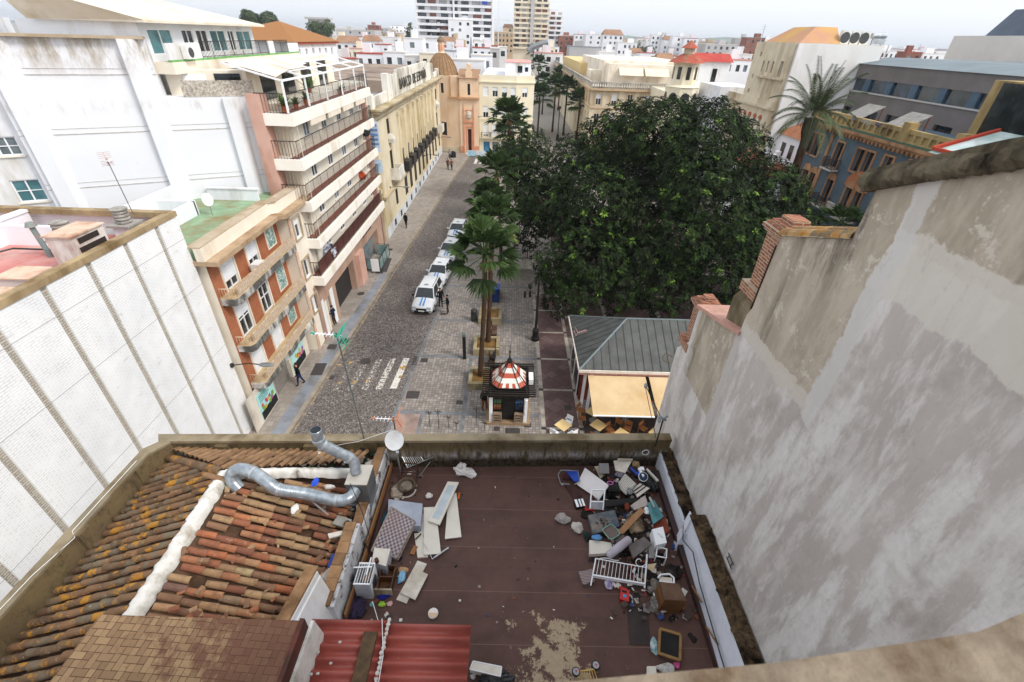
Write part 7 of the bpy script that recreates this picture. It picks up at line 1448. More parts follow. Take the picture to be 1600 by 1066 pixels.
# litter
m=M()  # dark blobs added as bags and as painted shade in the heap's gaps
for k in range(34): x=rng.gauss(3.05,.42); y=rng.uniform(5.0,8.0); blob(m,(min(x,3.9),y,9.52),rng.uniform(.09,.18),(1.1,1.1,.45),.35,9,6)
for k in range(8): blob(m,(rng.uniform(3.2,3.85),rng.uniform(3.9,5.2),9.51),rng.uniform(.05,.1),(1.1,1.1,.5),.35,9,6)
o=ST('dark_gap_filler',m,mt('dark_gap_filler','#131211','#2f2823',5,.8,.2,dirt='#4e443b',dirtamt=.5),kind='stuff'); o['label']='dark rags and bags, with added dark filler for the shaded gaps of the heap'
m=M()
for k in range(620):
    z=9.505; u=rng.random()
    if u<.12: x=rng.uniform(-2.8,3.8); y=rng.uniform(3.3,8.1)
    elif u<.9: x=rng.gauss(3.1,.42); y=rng.uniform(4.4,8.1); x=min(x,3.95); z=9.52+rng.random()*.14*max(0,1-abs(x-3.0))
    else: x=rng.uniform(-2.85,-2.1); y=rng.uniform(4.2,8.1)
    m.cr=rng.random(); s=rng.uniform(.008,.03) if u<.12 else rng.uniform(.015,.06); m.ob((x,y,z+s*.2),(s,s*rng.uniform(.3,1),s*.15),Matrix.Rotation(rng.uniform(0,3),3,'Z')@Matrix.Rotation(rng.uniform(-.5,.5)*(u>=.25),3,'X'))
n_=NT('litter_mix',.8); n_.col(n_.ramp(n_.attr(),[(0,'#1d1b1a'),(.25,'#4a3d35'),(.4,'#8b8178'),(.55,'#cfcac2'),(.68,'#7a4a34'),(.78,'#2c3f6f'),(.84,'#7d2c2a'),(.9,'#b5aca0'),(1,'#2d5a52')],'CONSTANT')); ST('litter',m,n_.m,kind='stuff')['label']='small scraps of litter scattered over the terrace and among the heap'
m=M()
for k in range(230):
    u=rng.random(); 
    if u<.45: x=rng.uniform(-5.0,-2.95); y=rng.uniform(7.45,8.0); z=10.0
    else: x=rng.uniform(-3.55,-3.2); y=rng.uniform(4.3,7.2); z=9.98
    m.cr=rng.random(); s=rng.uniform(.015,.06); m.ob((x,y,z+rng.random()*.06),(s,s*rng.uniform(.4,1),s*.2),Matrix.Rotation(rng.uniform(0,3),3,'Z')@Matrix.Rotation(rng.uniform(-.5,.5),3,'X'))
n2=NT('gutter_litter_mix',.8); n2.col(n2.ramp(n2.attr(),[(0,'#1f2a22'),(.3,'#55473b'),(.5,'#8b8178'),(.65,'#c3beb6'),(.78,'#23543d'),(.88,'#9a9186'),(.95,'#33506f')],'CONSTANT')); o=ST('gutter_litter',m,n2.m,kind='stuff'); o['label']='litter filling the gutters beside the tile roof'
# ================================================================ plaza: trees, palms, cafe, kiosk, cars, people
prng=np.random.default_rng(5)
def quads_mesh(name,V,mats,rnd=None,nper=4):
    n=len(V)//nper; me=bpy.data.meshes.new(name); me.vertices.add(len(V)); me.vertices.foreach_set('co',np.asarray(V,dtype=np.float32).ravel())
    me.loops.add(n*nper); me.loops.foreach_set('vertex_index',np.arange(n*nper,dtype=np.int32)); me.polygons.add(n); me.polygons.foreach_set('loop_start',np.arange(0,n*nper,nper,dtype=np.int32)); me.polygons.foreach_set('loop_total',np.full(n,nper,dtype=np.int32))
    if rnd is not None: at=me.attributes.new('rnd','FLOAT','FACE'); at.data.foreach_set('value',rnd.astype(np.float32))
    me.materials.append(mats); me.update(calc_edges=True); return me
def leafmat(name,stops,trans=.25,rough=.5):
    n=NT(name,rough,.12); n.col(n.ramp(n.attr(),stops)); n.b.inputs['Transmission Weight'].default_value=0
    tr=n.n('ShaderNodeBsdfTranslucent'); mx=n.n('ShaderNodeMixShader'); mx.inputs[0].default_value=trans
    cr=n.ramp(n.attr(),stops); n.L(cr,tr.inputs[0]); n.L(n.b.outputs[0],mx.inputs[1]); n.L(tr.outputs[0],mx.inputs[2]); n.L(mx.outputs[0],n.t.nodes['Material Output'].inputs[0]); return n.m
def unit(a): return a/np.maximum(np.linalg.norm(a,axis=-1,keepdims=True),1e-9)
def rosettes(P,D,size,k=8,droop=.35):
    "k leaves around each point P with axis D"
    n=len(P); D=unit(D); ref=np.where(np.abs(D[:,2:3])<.9,np.array([[0,0,1.]]),np.array([[1.,0,0]])); A=unit(np.cross(D,ref)); B=np.cross(D,A)
    ph=prng.uniform(0,2*PI,(n,1)); ang=ph+np.arange(k)[None]*2*PI/k+prng.uniform(-.3,.3,(n,k)); el=prng.uniform(-.35,.75,(n,k))
    d=(A[:,None]*np.cos(ang)[...,None]+B[:,None]*np.sin(ang)[...,None])*np.cos(el)[...,None]+D[:,None]*np.sin(el)[...,None]
    L=(size[:,None]*prng.uniform(.7,1.25,(n,k)))[...,None]; w=L*.2
    s=unit(np.cross(d,D[:,None]+prng.uniform(-.5,.5,(n,k,3)))); o=P[:,None]+d*L*.1; mid=P[:,None]+d*L*.55; tip=P[:,None]+d*L+np.array([0,0,-1.])*L*droop*.5
    V=np.stack([o,mid-s*w,tip,mid+s*w],axis=2).reshape(-1,3); return V
FIC=leafmat('ficus_leaves',[(0,'#121a0a'),(.45,'#1c2910'),(.72,'#2c4018'),(.9,'#425c22'),(1,'#6f8a38')],.08,.6)
def crown_tree(name,base,lobes,n,label,cat,trunks,size=.3,mat=FIC,bark=None,group=None,zmin=2.0,inner=.35):
    t=T(name,base,label,cat,group); b=np.array(base)
    C=np.array([l[:3] for l in lobes]); Rr=np.array([l[3] for l in lobes]); Sz=np.array([l[4] if len(l)>4 else .8 for l in lobes])
    pr=(Rr**2); pr=pr/pr.sum(); N=int(n*1.6); idx=prng.choice(len(lobes),N,p=pr)
    d=unit(prng.normal(size=(N,3))); rad=np.where(prng.random(N)<inner,prng.uniform(.45,.85,N),prng.uniform(.88,1.06,N))
    sc=np.stack([Rr[idx],Rr[idx],Rr[idx]*Sz[idx]],1); P=C[idx]+d*sc*rad[:,None]
    ins=np.zeros(N,bool)
    for j in range(len(lobes)):
        q=(P-C[j])/np.array([Rr[j],Rr[j],Rr[j]*Sz[j]]); ins|=(np.linalg.norm(q,axis=1)<.72)&(idx!=j)
    keep=(~ins)&(P[:,2]>zmin+prng.uniform(-.4,.8,N)); P=P[keep][:n]; d=d[keep][:n]; nn=len(P)
    clump=np.sin(P[:,0]*1.9+1)*np.sin(P[:,1]*1.7)*np.sin(P[:,2]*2.1+2); ok=prng.random(nn)<(.8+.5*clump); P=P[ok]; d=d[ok]; nn=len(P)
    V=rosettes(P-b,d+np.array([0,0,.55]),prng.uniform(.7,1.2,nn)*size,8)
    r=np.repeat(np.clip(prng.normal(.42,.2,nn)+.12*clump[ok],0,1),8)+prng.normal(0,.09,nn*8); me=quads_mesh('crown',V,mat,np.clip(r,0,1)); o=bpy.data.objects.new('crown',me); COL.objects.link(o); o.parent=t
    m=M()
    for path,r0,r1 in trunks: m.tube(path,[r0+(r1-r0)*i/(len(path)-1) for i in range(len(path))],9)
    m.build('trunk',bark or mt('grey_bark','#3f372f','#544a3f',3,.95,.05,bump=.6),t); return t
lobes=[]; lr=random.Random(4)
cx,cy=12.3,39.5
for k in range(46):
    a=lr.uniform(0,2*PI); q=math.sqrt(lr.random()); ex,ey=11.3,10.0; x=cx+ex*q*math.cos(a); y=cy+ey*q*math.sin(a)
    top=15.6-7.0*q**2.2-(max(0,cx-x-1)*.16)-(max(0,x-cx-7)*.12); r=lr.uniform(1.7,2.9); lobes.append((x,y,top-r*.75+lr.uniform(-.5,.3),r,.85))
for k in range(34):
    a=lr.uniform(PI*.95,2*PI*1.03); x=cx+11.2*math.cos(a)*lr.uniform(.82,1.0); y=cy+9.6*math.sin(a)*lr.uniform(.85,1.0); lobes.append((x,y,lr.uniform(3.6,8.2),lr.uniform(1.3,2.2),1.0))
for k in range(26): lobes.append((4.2+15.5*k/25,lr.uniform(29.6,31.6),lr.uniform(3.0,6.8),lr.uniform(1.4,2.1),1.05))
for k in range(16): a=2*PI*k/16; lobes.append((cx+6*math.cos(a),cy+5*math.sin(a),7.5,3.2,.9))
for k in range(10): lobes.append((cx+lr.uniform(-10,-4),cy-8+lr.uniform(-1.2,1),lr.uniform(3.5,6),lr.uniform(1.2,1.8),1))
for x,y,z,r in ((1.2,44,9.2,2.4),(.4,49,8.6,2.3),(1.8,53,9,2.4),(.6,39,7,1.9),(3.6,31.8,4.0,1.5),(4.4,30.6,3.4,1.3),(-.4,55,7.5,2.0),(22.6,36,7.5,2.2),(23.2,40,8,2.2)): lobes.append((x,y,z,r,.9))
trk=[]
for bx_,by in ((12,34.3),(13.6,33.8),(9,36),(16,37),(11.5,40),(6.2,36)):
    trk.append(([(bx_,by,0),(bx_+.2,by+.3,2),(bx_+lr.uniform(-1,1),by+1,5)],.55,.3))
    for k in range(5): a=lr.uniform(0,2*PI); trk.append(([(bx_+.2,by+.3,2.2),(bx_+1.6*math.cos(a),by+1.4*math.sin(a),5),(bx_+4.2*math.cos(a),by+3.8*math.sin(a),8.5)],.26,.08))
crown_tree('ficus_tree',(12.3,37,0),lobes,34000,'huge dark green spreading ficus tree filling the middle of the plaza','tree',trk,.31)
# more small garden greens
PALM=leafmat('fan_palm_leaves',[(0,'#202b17'),(.5,'#354724'),(.85,'#4f6536'),(1,'#858448')],.15,.42)
def fan_crown(nleaf=46,R=1.9,seed=1,elmin=-.9):
    g=np.random.default_rng(seed); V=[];Rn=[]
    for i in range(nleaf):
        az=i*2.39996+g.uniform(-.2,.2); el=elmin+(1.35-elmin)*((i+.5)/nleaf)**.8; d=np.array([math.cos(az)*math.cos(el),math.sin(az)*math.cos(el),math.sin(el)])
        pl=R*g.uniform(.42,.58); c=d*pl+np.array([0,0,-.2*pl*math.cos(el)]); s=np.cross(d,[0,0,1]); s/=max(np.linalg.norm(s),1e-6); up=np.cross(s,d); col=g.uniform(.2,.75) if el>-.5 else g.uniform(.3,1)
        w=.02*R; V+= [np.array([0,0,0])-s*w,np.array([0,0,0])+s*w,c+s*w,c-s*w]; Rn.append(.8)
        nb=17
        for k in range(nb):
            a=(k/(nb-1)-.5)*2.5; L=R*.55*(1-.22*abs(a)/1.2)*g.uniform(.9,1.08); bd=d*math.cos(a)+s*math.sin(a)+up*.05; bd/=np.linalg.norm(bd); pw=np.cross(bd,up); pw/=np.linalg.norm(pw); ww=.042*R
            m1=c+bd*L*.55; tip=c+bd*L+np.array([0,0,-.22*L*g.uniform(.6,1.5)]); fold=up*.02*R*(1 if k%2 else -1)
            V+=[c,m1-pw*ww+fold,tip,m1+pw*ww-fold]; Rn.append(np.clip(col+g.normal(0,.06),0,1))
    return quads_mesh('fan_crown',np.array(V),PALM,np.array(Rn))
fan_meshes=[fan_crown(26,2.1,1,-.5),fan_crown(24,2.1,2,-.6),fan_crown(28,2.1,3,-.35)]
BARKP=mt('palm_bark','#443429','#5a4638',9,.95,.05,dirt='#33261d',dirtamt=.6,bump=.8,stretch=(1,1,4))
def palm(base,top,label,s=1.0,k=0,group=None,r=.16,skirt=True):
    base=Vector(base); top=Vector(top); t=T('fan_palm',tuple(base),label,'palm tree',group); m=M(); N_=22; path=[];rad=[]
    for i in range(N_+1): f=i/N_; q=base.lerp(top,f)+Vector((.12*math.sin(f*3),0,0))*f; path.append(q); rad.append(r*(1.25-.4*min(1,f*3)+.05*(i%2)))
    m.tube(path,rad,9); m.build('trunk',BARKP,t)
    o=bpy.data.objects.new('crown',fan_meshes[k]); COL.objects.link(o); o.parent=t; o.location=top-base+Vector((.12*math.sin(3),0,.1)); o.scale=(s,s,s); o.rotation_euler=(0,0,k*1.3+base.x)
    if skirt:
        m=M(); 
        for j in range(26): a=j*2.4; h=.1+.5*(j%5)/5; m.poly([top+Vector((.12*math.cos(a),.12*math.sin(a),-h)),top+Vector((.3*s*math.cos(a),.3*s*math.sin(a),-h-.35*s)),top+Vector((.3*s*math.cos(a+.3),.3*s*math.sin(a+.3),-h-.3*s))])
        m.build('dead_leaf_skirt',mt('dead_palm','#6a4e36','#86674a',5,.95),t)
    return t
def ptop(px,py,y): p=GY(px,py,y); return p
t_=ptop(757,402,23.6); palm((-1.6,23.6,.4),t_,'nearest tall fan palm rising from the planter behind the kiosk',1.15,0)
t_=ptop(768,347,28.0); palm((-1.3,27.6,.4),t_,'second fan palm just behind the nearest one in the planter row',1.0,1)
t_=ptop(764,318,33.5); palm((-1.4,33,.3),t_,'third fan palm of the planter row with pale green upright fronds',.95,2)
t_=ptop(776,270,41); palm((-.6,41,0),t_,'fan palm half hidden against the left edge of the big tree',1.1,1)
t_=ptop(795,186,62); palm((-.3,62,0),t_,'tall fan palm standing out before the cream corner building',1.45,0,r=.26)
t_=ptop(800,205,66); palm((.9,66,0),t_,'lower fan palm crown right behind the tall one before the cream building',1.3,2,r=.26)
for i,(px,py,y,s,k,lab) in enumerate([(843,152,112,1.7,0,'leftmost boulevard palm at the corner of the cream building'),(868,136,120,1.6,1,'second boulevard palm from the left, its crown highest'),(886,140,116,1.6,2,'third boulevard palm from the left in front of the palace side'),(906,160,108,1.6,0,'rightmost boulevard palm nearest to the big tree'),(850,128,150,1.6,1,'boulevard palm behind the leftmost one'),(876,118,160,1.6,2,'small distant boulevard palm between the second and third'),(842,100,185,1.7,0,'distant boulevard palm beyond the corner of the cream building'),(834,80,260,2.0,1,'far green palm above the roofs left of the curved grey roof')]):
    t_=ptop(px,py,y); palm((t_.x,y,0),t_,lab,s,k,'palms along the boulevard',.22,False)
# date palm
def pinnate(nf=40,R=3.9,seed=4):
    g=np.random.default_rng(seed); V=[];Rn=[]
    for i in range(nf):
        az=i*2.39996; el=-.2+1.65*((i+.5)/nf)**.8; d=np.array([math.cos(az)*math.cos(el),math.sin(az)*math.cos(el),math.sin(el)]); h=np.array([math.cos(az),math.sin(az),0]); col=g.uniform(.2,.8); p=np.zeros(3); v=d.copy(); seg=R/14*g.uniform(.85,1.1)
        for k in range(14):
            q=p+v*seg; s=np.cross(v,[0,0,1]); s/=max(np.linalg.norm(s),1e-6); w=.03*(1-k/16); V+=[p-s*w,p+s*w,q+s*w,q-s*w]; Rn.append(.9)
            if k>1:
                for j in range(4):
                    o=p+v*seg*j/4; L=.62*math.sin(min(1,(k+1)/5)*PI/2)*(1-.55*max(0,(k-8))/6)
                    for sg in (1,-1):
                        ld=s*sg*.8+v*.55+np.array([0,0,-.25]); ld/=np.linalg.norm(ld); tt=o+ld*L+np.array([0,0,-.15*L]); V+=[o,o+v*.026+ld*L*.4,tt,o-v*.026+ld*L*.4]; Rn.append(np.clip(col+g.normal(0,.1),0,1))
            p=q; v=v+np.array([0,0,-.1*(1.2-abs(el)/2)])*(1+k*.06); v/=np.linalg.norm(v)
    return quads_mesh('date_crown',np.array(V),leafmat('date_palm_leaves',[(0,'#263020'),(.5,'#3b4730'),(.85,'#5a6644'),(1,'#857f55')],.1,.5),np.array(Rn))
t=T('date_palm',(24.4,40,0),'feathery date palm with a thick trunk rising before the blank white wall','palm tree'); tp=GY(1268,186,40); m=M(); path=[];rad=[]
for i in range(31): f=i/30; path.append(Vector((24.5,40,0)).lerp(tp,f)); rad.append(.3+.03*(i%2)+(.18 if i>27 else 0))
m.tube(path,rad,10); m.build('trunk',BARKP,t); o=bpy.data.objects.new('crown',pinnate()); COL.objects.link(o); o.parent=t; o.location=tp-Vector((24.4,40,0))+Vector((0,0,.2))
t=T('small_date_palm',(27,34.5,0),'small palm with pale fronds at the foot of the blue house behind the tiled wall','palm tree'); p=GY(1315,350,33); m=M(); m.cyl((p.x,33,0),(p.x,33,p.z-.2),.2,.2,9); m.build('trunk',BARKP,t); o=bpy.data.objects.new('crown',t.children[0].data); bpy.data.objects.remove(o); o=bpy.data.objects.new('crown',fan_meshes[1]); COL.objects.link(o); o.parent=t; o.location=p-Vector((27,34.5,0)); o.scale=(1.1,1.1,.8)
# planters
PLST=mt('planter_stone','#8d8064','#a39676',2,.85,.15,dirt='#4f5347',dirtamt=.4)
for lab,(x0,y0),(x1,y1) in (('stone planter nearest the kiosk with a tall palm in ochre earth',(-2.35,22.55),(-.35,24.35)),('stone planter second from the kiosk with ochre earth',(-2.3,26.35),(-.45,28.15)),('stone planter third from the kiosk below the palm fronds',(-2.2,30.6),(-.4,32.5)),('stone planter farthest from the kiosk beside the blue bin',(-2.1,34.6),(-.4,36.2))):
    t=T('stone_planter',((x0+x1)/2,(y0+y1)/2,0),lab,'planter','stone planters in a row'); m=M(); w=.24
    m.box(x0,x1,y0,y0+w,0,.55); m.box(x0,x1,y1-w,y1,0,.55); m.box(x0,x0+w,y0+w,y1-w,0,.55); m.box(x1-w,x1,y0+w,y1-w,0,.55); m.build('stone_rim',PLST,t)
    m=M(); m.box(x0+w,x1-w,y0+w,y1-w,.1,.42); m.build('earth',MAT['earth'],t)
# benches / bins / pillar
def bench(x,y,label,rz=0):
    t=T('park_bench',(x,y,0),label,'bench','benches by the planters',rz); X=XF[t.name]
    def tr(mb): mb.v=[tuple(X@Vector(v)) for v in mb.v]; return mb
    m=M(); [m.box(-.7,.7,-.2+k*.11,-.11+k*.11,.42,.45) for k in range(4)]; tr(m).build('seat',mt('bench_wood','#4b3324','#5f4330',5,.7),t)
    m=M(); [m.box(-.7,.7,.25,.28,.5+k*.12,.59+k*.12) for k in range(3)]; tr(m).build('backrest',mt('bench_wood','#4b3324'),t)
    for sx in (-.6,.6): m=M(); m.box(sx-.03,sx+.03,-.2,.24,0,.419); m.box(sx-.03,sx+.03,.2,.249,.42,.85); tr(m).build('leg',IRON,t)
bench(-.9,29.2,'dark wooden bench between the second and third planters',PI/2); bench(-.9,25.3,'dark wooden bench between the first and second planters behind the parked bicycle',PI/2)
def binobj(x,y,h,w,label,mat,cap=True):
    t=T('litter_bin',(x,y,0),label,'bin'); m=M(); m.lathe((x,y,0),[(w*.8,0),(w,.05),(w,h-.1),(w*.9,h)],14); m.build('body',mat,t); m=M(); m.lathe((x,y,h),[(w*.95,.001),(w*.7,.08)],14); m.build('lid',IRON,t)
p=G(741,501,0); binobj(p.x,p.y,.95,.26,'dark cylindrical litter bin left of the third planter',mt('bin_dark','#2a2c2d','#363839',3,.5))
p=G(772,470,0); t=T('recycling_container',(p.x,p.y,0),'blue recycling container behind the palm trunks','container'); m=M(); m.hexa([(p.x-.45,p.y-.4,.1),(p.x+.45,p.y-.4,.1),(p.x+.45,p.y+.4,.1),(p.x-.45,p.y+.4,.1),(p.x-.5,p.y-.5,1.3),(p.x+.5,p.y-.5,1.3),(p.x+.5,p.y+.5,1.3),(p.x-.5,p.y+.5,1.3)]); m.build('body',mt('container_blue','#1b2f63','#26407c',3,.5),t); m=M(); m.box(p.x-.52,p.x+.52,p.y-.52,p.y+.52,1.301,1.4); m.build('lid',BLUE,t)
p=G(726,560,0); t=T('information_pillar',(p.x,p.y,0),'slim black information pillar on the plaza left of the planters','pillar'); m=M(); m.box(p.x-.1,p.x+.1,p.y-.15,p.y+.15,0,1.9); m.build('column',BLK,t); m=M(); m.box(p.x-.11,p.x+.11,p.y-.16,p.y+.16,1.901,2.1); m.build('cap',mt('pillar_cap','#5b6362','#6b7372'),t)
def bicycle(x,y,rz,label):
    t=T('bicycle',(x,y,0),label,'bicycle',None,rz); X=XF[t.name]
    def tr(mb): mb.v=[tuple(X@Vector(v)) for v in mb.v]; return mb
    for wx in (-.52,.52):
        m=M(); m.tube([(wx+.33*math.cos(a),0,.34+.33*math.sin(a)) for a in [2*PI*k/20 for k in range(21)]],.025,6); [m.bar((wx,0,.34),(wx+.33*math.cos(a),0,.34+.33*math.sin(a)),.006) for a in [PI*k/5 for k in range(10)]]; tr(m).build('wheel',BLK,t)
    m=M()
    for a,b in (((-.52,0,.34),(-.12,0,.3)),((-.52,0,.34),(-.2,0,.78)),((-.12,0,.3),(-.22,0,.9)),((-.12,0,.3),(.36,0,.8)),((-.2,0,.78),(.34,0,.86)),((.34,0,.98),(.52,0,.34))): m.bar(a,b,.035)
    m.bar((.36,-.28,1.0),(.36,.28,1.0),.03); tr(m).build('frame',IRON,t); m=M(); m.ob((-.23,0,.93),(.13,.07,.03)); m.ob((-.55,0,.75),(.2,.14,.12)); tr(m).build('saddle_and_box',BLK,t)
bicycle(-.75,25.7,1.45,'dark bicycle with a rear box parked beside the nearest planter')
# street lamp
p=G(836,531,0.02); t=T('street_lamp',(p.x,p.y,0),'black cast iron street lamp at the edge of the maroon paving under the tree','street lamp'); m=M(); m.lathe((p.x,p.y,0),[(.3,0),(.3,.25),(.22,.3),(.24,.9),(.16,1.0),(.1,1.15),(.08,3.4),(.06,5.0)],12); m.build('post',BLK,t)
for sx in (-1,1): m=M(); m.tube([(p.x,p.y,4.6),(p.x+sx*.35,p.y,4.9),(p.x+sx*.6,p.y,4.7)],.03,6); m.lathe((p.x+sx*.6,p.y,4.3),[(.08,0),(.16,.3),(.05,.42)],8); m.build('lantern_arm',BLK,t)
t=T('street_lamp',(11.2,112,0),'black lamp post among the boulevard palms','street lamp'); m=M(); m.lathe((10.3,110,0),[(.35,0),(.3,.9),(.1,1.2),(.08,6)],10); m.build('post',BLK,t); m=M(); m.lathe((10.3,110,6),[(.1,0),(.3,.5),(.1,.8)],8); m.build('lantern',BLK,t)
for i,(px,py) in enumerate(((820,465),(828,464))):
    p=G(px,py,0); TM('bollard',M().lathe((p.x,p.y,0.01),[(.09,0),(.09,.5),(.06,.6)],10),IRON,['small dark bollard on the plaza, left one of the pair near the tree','small dark bollard on the plaza, right one of the pair near the tree'][i],'bollard')
# wall lamps of the street
def walllamp(px,py,px2,py2,x0,label):
    b=M(); pl_=PL(x0,0,x0,1); d=_ray(px,py); k=(x0)/d.x; a=Vector((x0,d.y*k,H+d.z*k)); e=Vector((x0+1.5,a.y,a.z+.1)); t=T('wall_lamp',tuple(a),label,'street lamp'); m=M(); m.tube([a,a.lerp(e,.6)+Vector((0,0,.1)),e],.03,6); m.ob(a,(.08,.08,.1)); m.build('arm',IRON,t); m=M(); m.ball(e+Vector((.3,0,0)),.4,(1,.45,.22)); m.build('lamp_head',mt('lamp_grey','#6b6e70','#7c7f81',3,.4),t)
walllamp(362,571,402,576,-14.15,'grey street lamp arm fixed to the corner of the white brick wall')
walllamp(609,293,628,295,-13.1,'wall lamp on the near pavilion of the bank'); walllamp(663,243,680,244,-13.1,'wall lamp on the lower windows of the bank'); walllamp(686,215,700,216,-13.0,'wall lamp at the far corner of the bank'); walllamp(748,183,757,184,-6.1,'small wall lamp between the church and the cream building')
# ---- kiosk
kx,ky=.25,19.45; t=T('newspaper_kiosk',(kx,ky,0),'small wooden kiosk with a red and white striped glass pyramid roof and black trellis eaves','kiosk')
m=M(); m.box(kx-1.3,kx+1.3,ky,ky+2.5,.01,.18); m.build('base_step',mt('kiosk_step','#8a7156','#a08769',2,.8),t)
m=M(); m.box(kx-.95,kx+.95,ky+.35,ky+2.3,.18,.9); m.box(kx-.95,kx+.95,ky+.9,ky+2.3,.9,2.3); m.build('body',mt('kiosk_wood','#1d1512','#2e211b',3,.6),t)
m=M(); m.box(kx-.35,kx+.35,ky+.3,ky+.36,.18,2.25); m.build('door',BLK,t)
for sx,mt_ in ((-1,'kiosk_green_glass'),(1,'kiosk_blue_glass')):
    m=M(); m.box(kx+sx*.62-.22,kx+sx*.62+.22,ky+.31,ky+.35,.95,2.1); 
    n_=NT(mt_,.2,.6); s_=n_.sep(n_.pos()); n_.col(n_.ramp(n_.math('FRACT',n_.math('MULTIPLY',s_[2],1.1)),[(0,'#7a3f2a'),(.25,'#9c6a2f'),(.5,'#3f6b4a'),(.8,'#2a4f3a')] if sx<0 else [(0,'#1a2f55'),(.4,'#234a7d'),(.6,'#3a6ea8'),(.8,'#16284a')],'CONSTANT')); w=m.build('stained_window',n_.m,t)
    m=M(); [m.bar((kx+sx*.62+a,ky+.3,.95),(kx+sx*.62+a,ky+.3,2.1),.03) for a in (-.22,-.07,.07,.22)]; [m.bar((kx+sx*.62-.22,ky+.3,z),(kx+sx*.62+.22,ky+.3,z),.03) for z in (.95,1.4,1.8,2.1)]; m.build('window_bars',BLK,w)
    m=M(); m.box(kx+sx*1.0-.1,kx+sx*1.0+.1,ky+.1,ky+.3,.18,2.3); m.box(kx+sx*1.02-.07,kx+sx*1.02+.07,ky+.02,ky+.1,.9,1.9); m.build('white_pilaster',FRAMEW,t)
    m=M(); [m.box(kx+sx*.62-.24,kx+sx*.62+.24,ky+.02,ky+.25,.2+.2*k,.24+.2*k) for k in range(4)]; [m.bar((kx+sx*.62+a,ky+.04,.18),(kx+sx*.62+a,ky+.04,.85),.05) for a in (-.24,.24)]; m.build('magazine_rack',mt('rack_wood','#7c6a58','#94806b',3,.7),t)
m=M()
for k in range(17): y=ky-.35+k*.185; m.box(kx-1.5,kx+1.5,y,y+.06,2.52,2.58)
m.build('trellis_slats',mt('trellis_wood','#15110f','#241c18',4,.7),t)
m=M(); m.box(kx-1.15,kx+1.15,ky-.2,ky-.1,2.3,2.6); m.box(kx-1.15,kx+1.15,ky+2.35,ky+2.45,2.3,2.6); m.box(kx-1.15,kx-1.05,ky-.1,ky+2.35,2.3,2.51); m.box(kx+1.05,kx+1.15,ky-.1,ky+2.35,2.3,2.51); m.box(kx-1.0,kx+1.0,ky+.1,ky+2.2,2.3,2.5); m.build('beams',mt('trellis_wood','#2c211c'),t)
SR=mt('stripe_red','#a8452f','#bd5a40',2,.35,.5); SW=mt('stripe_white','#d8d4cc','#e4e0d8',2,.35,.5); c0=Vector((kx,ky+1.15,2.6))
def oct(r,z): 
    q=r*.62; return [c0+Vector(p)+Vector((0,0,z)) for p in ((-q,-r,0),(q,-r,0),(r,-q,0),(r,q,0),(q,r,0),(-q,r,0),(-r,q,0),(-r,-q,0))]
levels=[(.98,.05),(.8,.28),(.62,.5),(.44,.72),(.27,.95),(.1,1.2)]; ma,mb_=M(),M()
for i in range(5):
    A=oct(*levels[i]);B=oct(*levels[i+1])
    for k in range(8): 
        j=(k+1)%8; tgt=(ma if (i+k)%2 else mb_)
        if k%2==0 and i==0:
            for f in range(6): a0,a1=f/6,(f+1)/6; (ma if f%2 else mb_).poly([A[k].lerp(A[j],a0),A[k].lerp(A[j],a1),B[k].lerp(B[j],a1),B[k].lerp(B[j],a0)])
        else: (ma if (i)%2 else mb_).poly([A[k],A[j],B[j],B[k]])
ma.build('white_glass_panels',SW,t); mb_.build('red_glass_panels',SR,t)
m=M(); A=oct(1.0,.06);B=oct(.1,1.22)
for k in range(8): m.bar(A[k],B[k],.03)
for k in range(8): m.bar(A[k],A[(k+1)%8],.05)
m.lathe(c0+Vector((0,0,1.2)),[(.14,0),(.16,.12),(.05,.3),(.03,.6),(.06,.68),(.02,.8),(.01,1.25)],10)
for sx in (-1,1):
    for sy in (-1,1): m.bar(c0+Vector((sx*1.0,sy*1.05,.0)),c0+Vector((0,0,1.35)),.02)
m.build('roof_ribs_and_spire',BLK,t)
acunit((kx+1.25,ky+1.0,2.6),'white air conditioner box on the right eave of the kiosk',R(90),.7,.35,.25)
# planter of flowers in left, stems near parapet
for i,(px,py,h) in enumerate(((672,668,1.3),(686,670,1.5),(701,668,.9),(713,672,.6),(745,664,1.4),(757,672,.6))):
    p=G(px,py,0); t1=T('bare_shrub',(p.x,p.y,0),['thin bare shrub, leftmost of those showing above the parapet','tallest bare shrub left of the kiosk','short bare shrub third from the left above the parapet','lowest bare twig bush left of the kiosk','bare shrub nearest the kiosk steps','tiny twig bush before the kiosk corner'][i],'shrub'); m=M(); m.bar((p.x,p.y,0),(p.x,p.y,h),.03)
    for k in range(7): a=k*2.4; b=Vector((p.x,p.y,h*(.75+.03*k))); m.bar(b,b+Vector((.22*math.cos(a),.15*math.sin(a),.25-.04*k)),.02)
    m.build('twigs',mt('twig_dark','#2b2622','#3b352f'),t1)
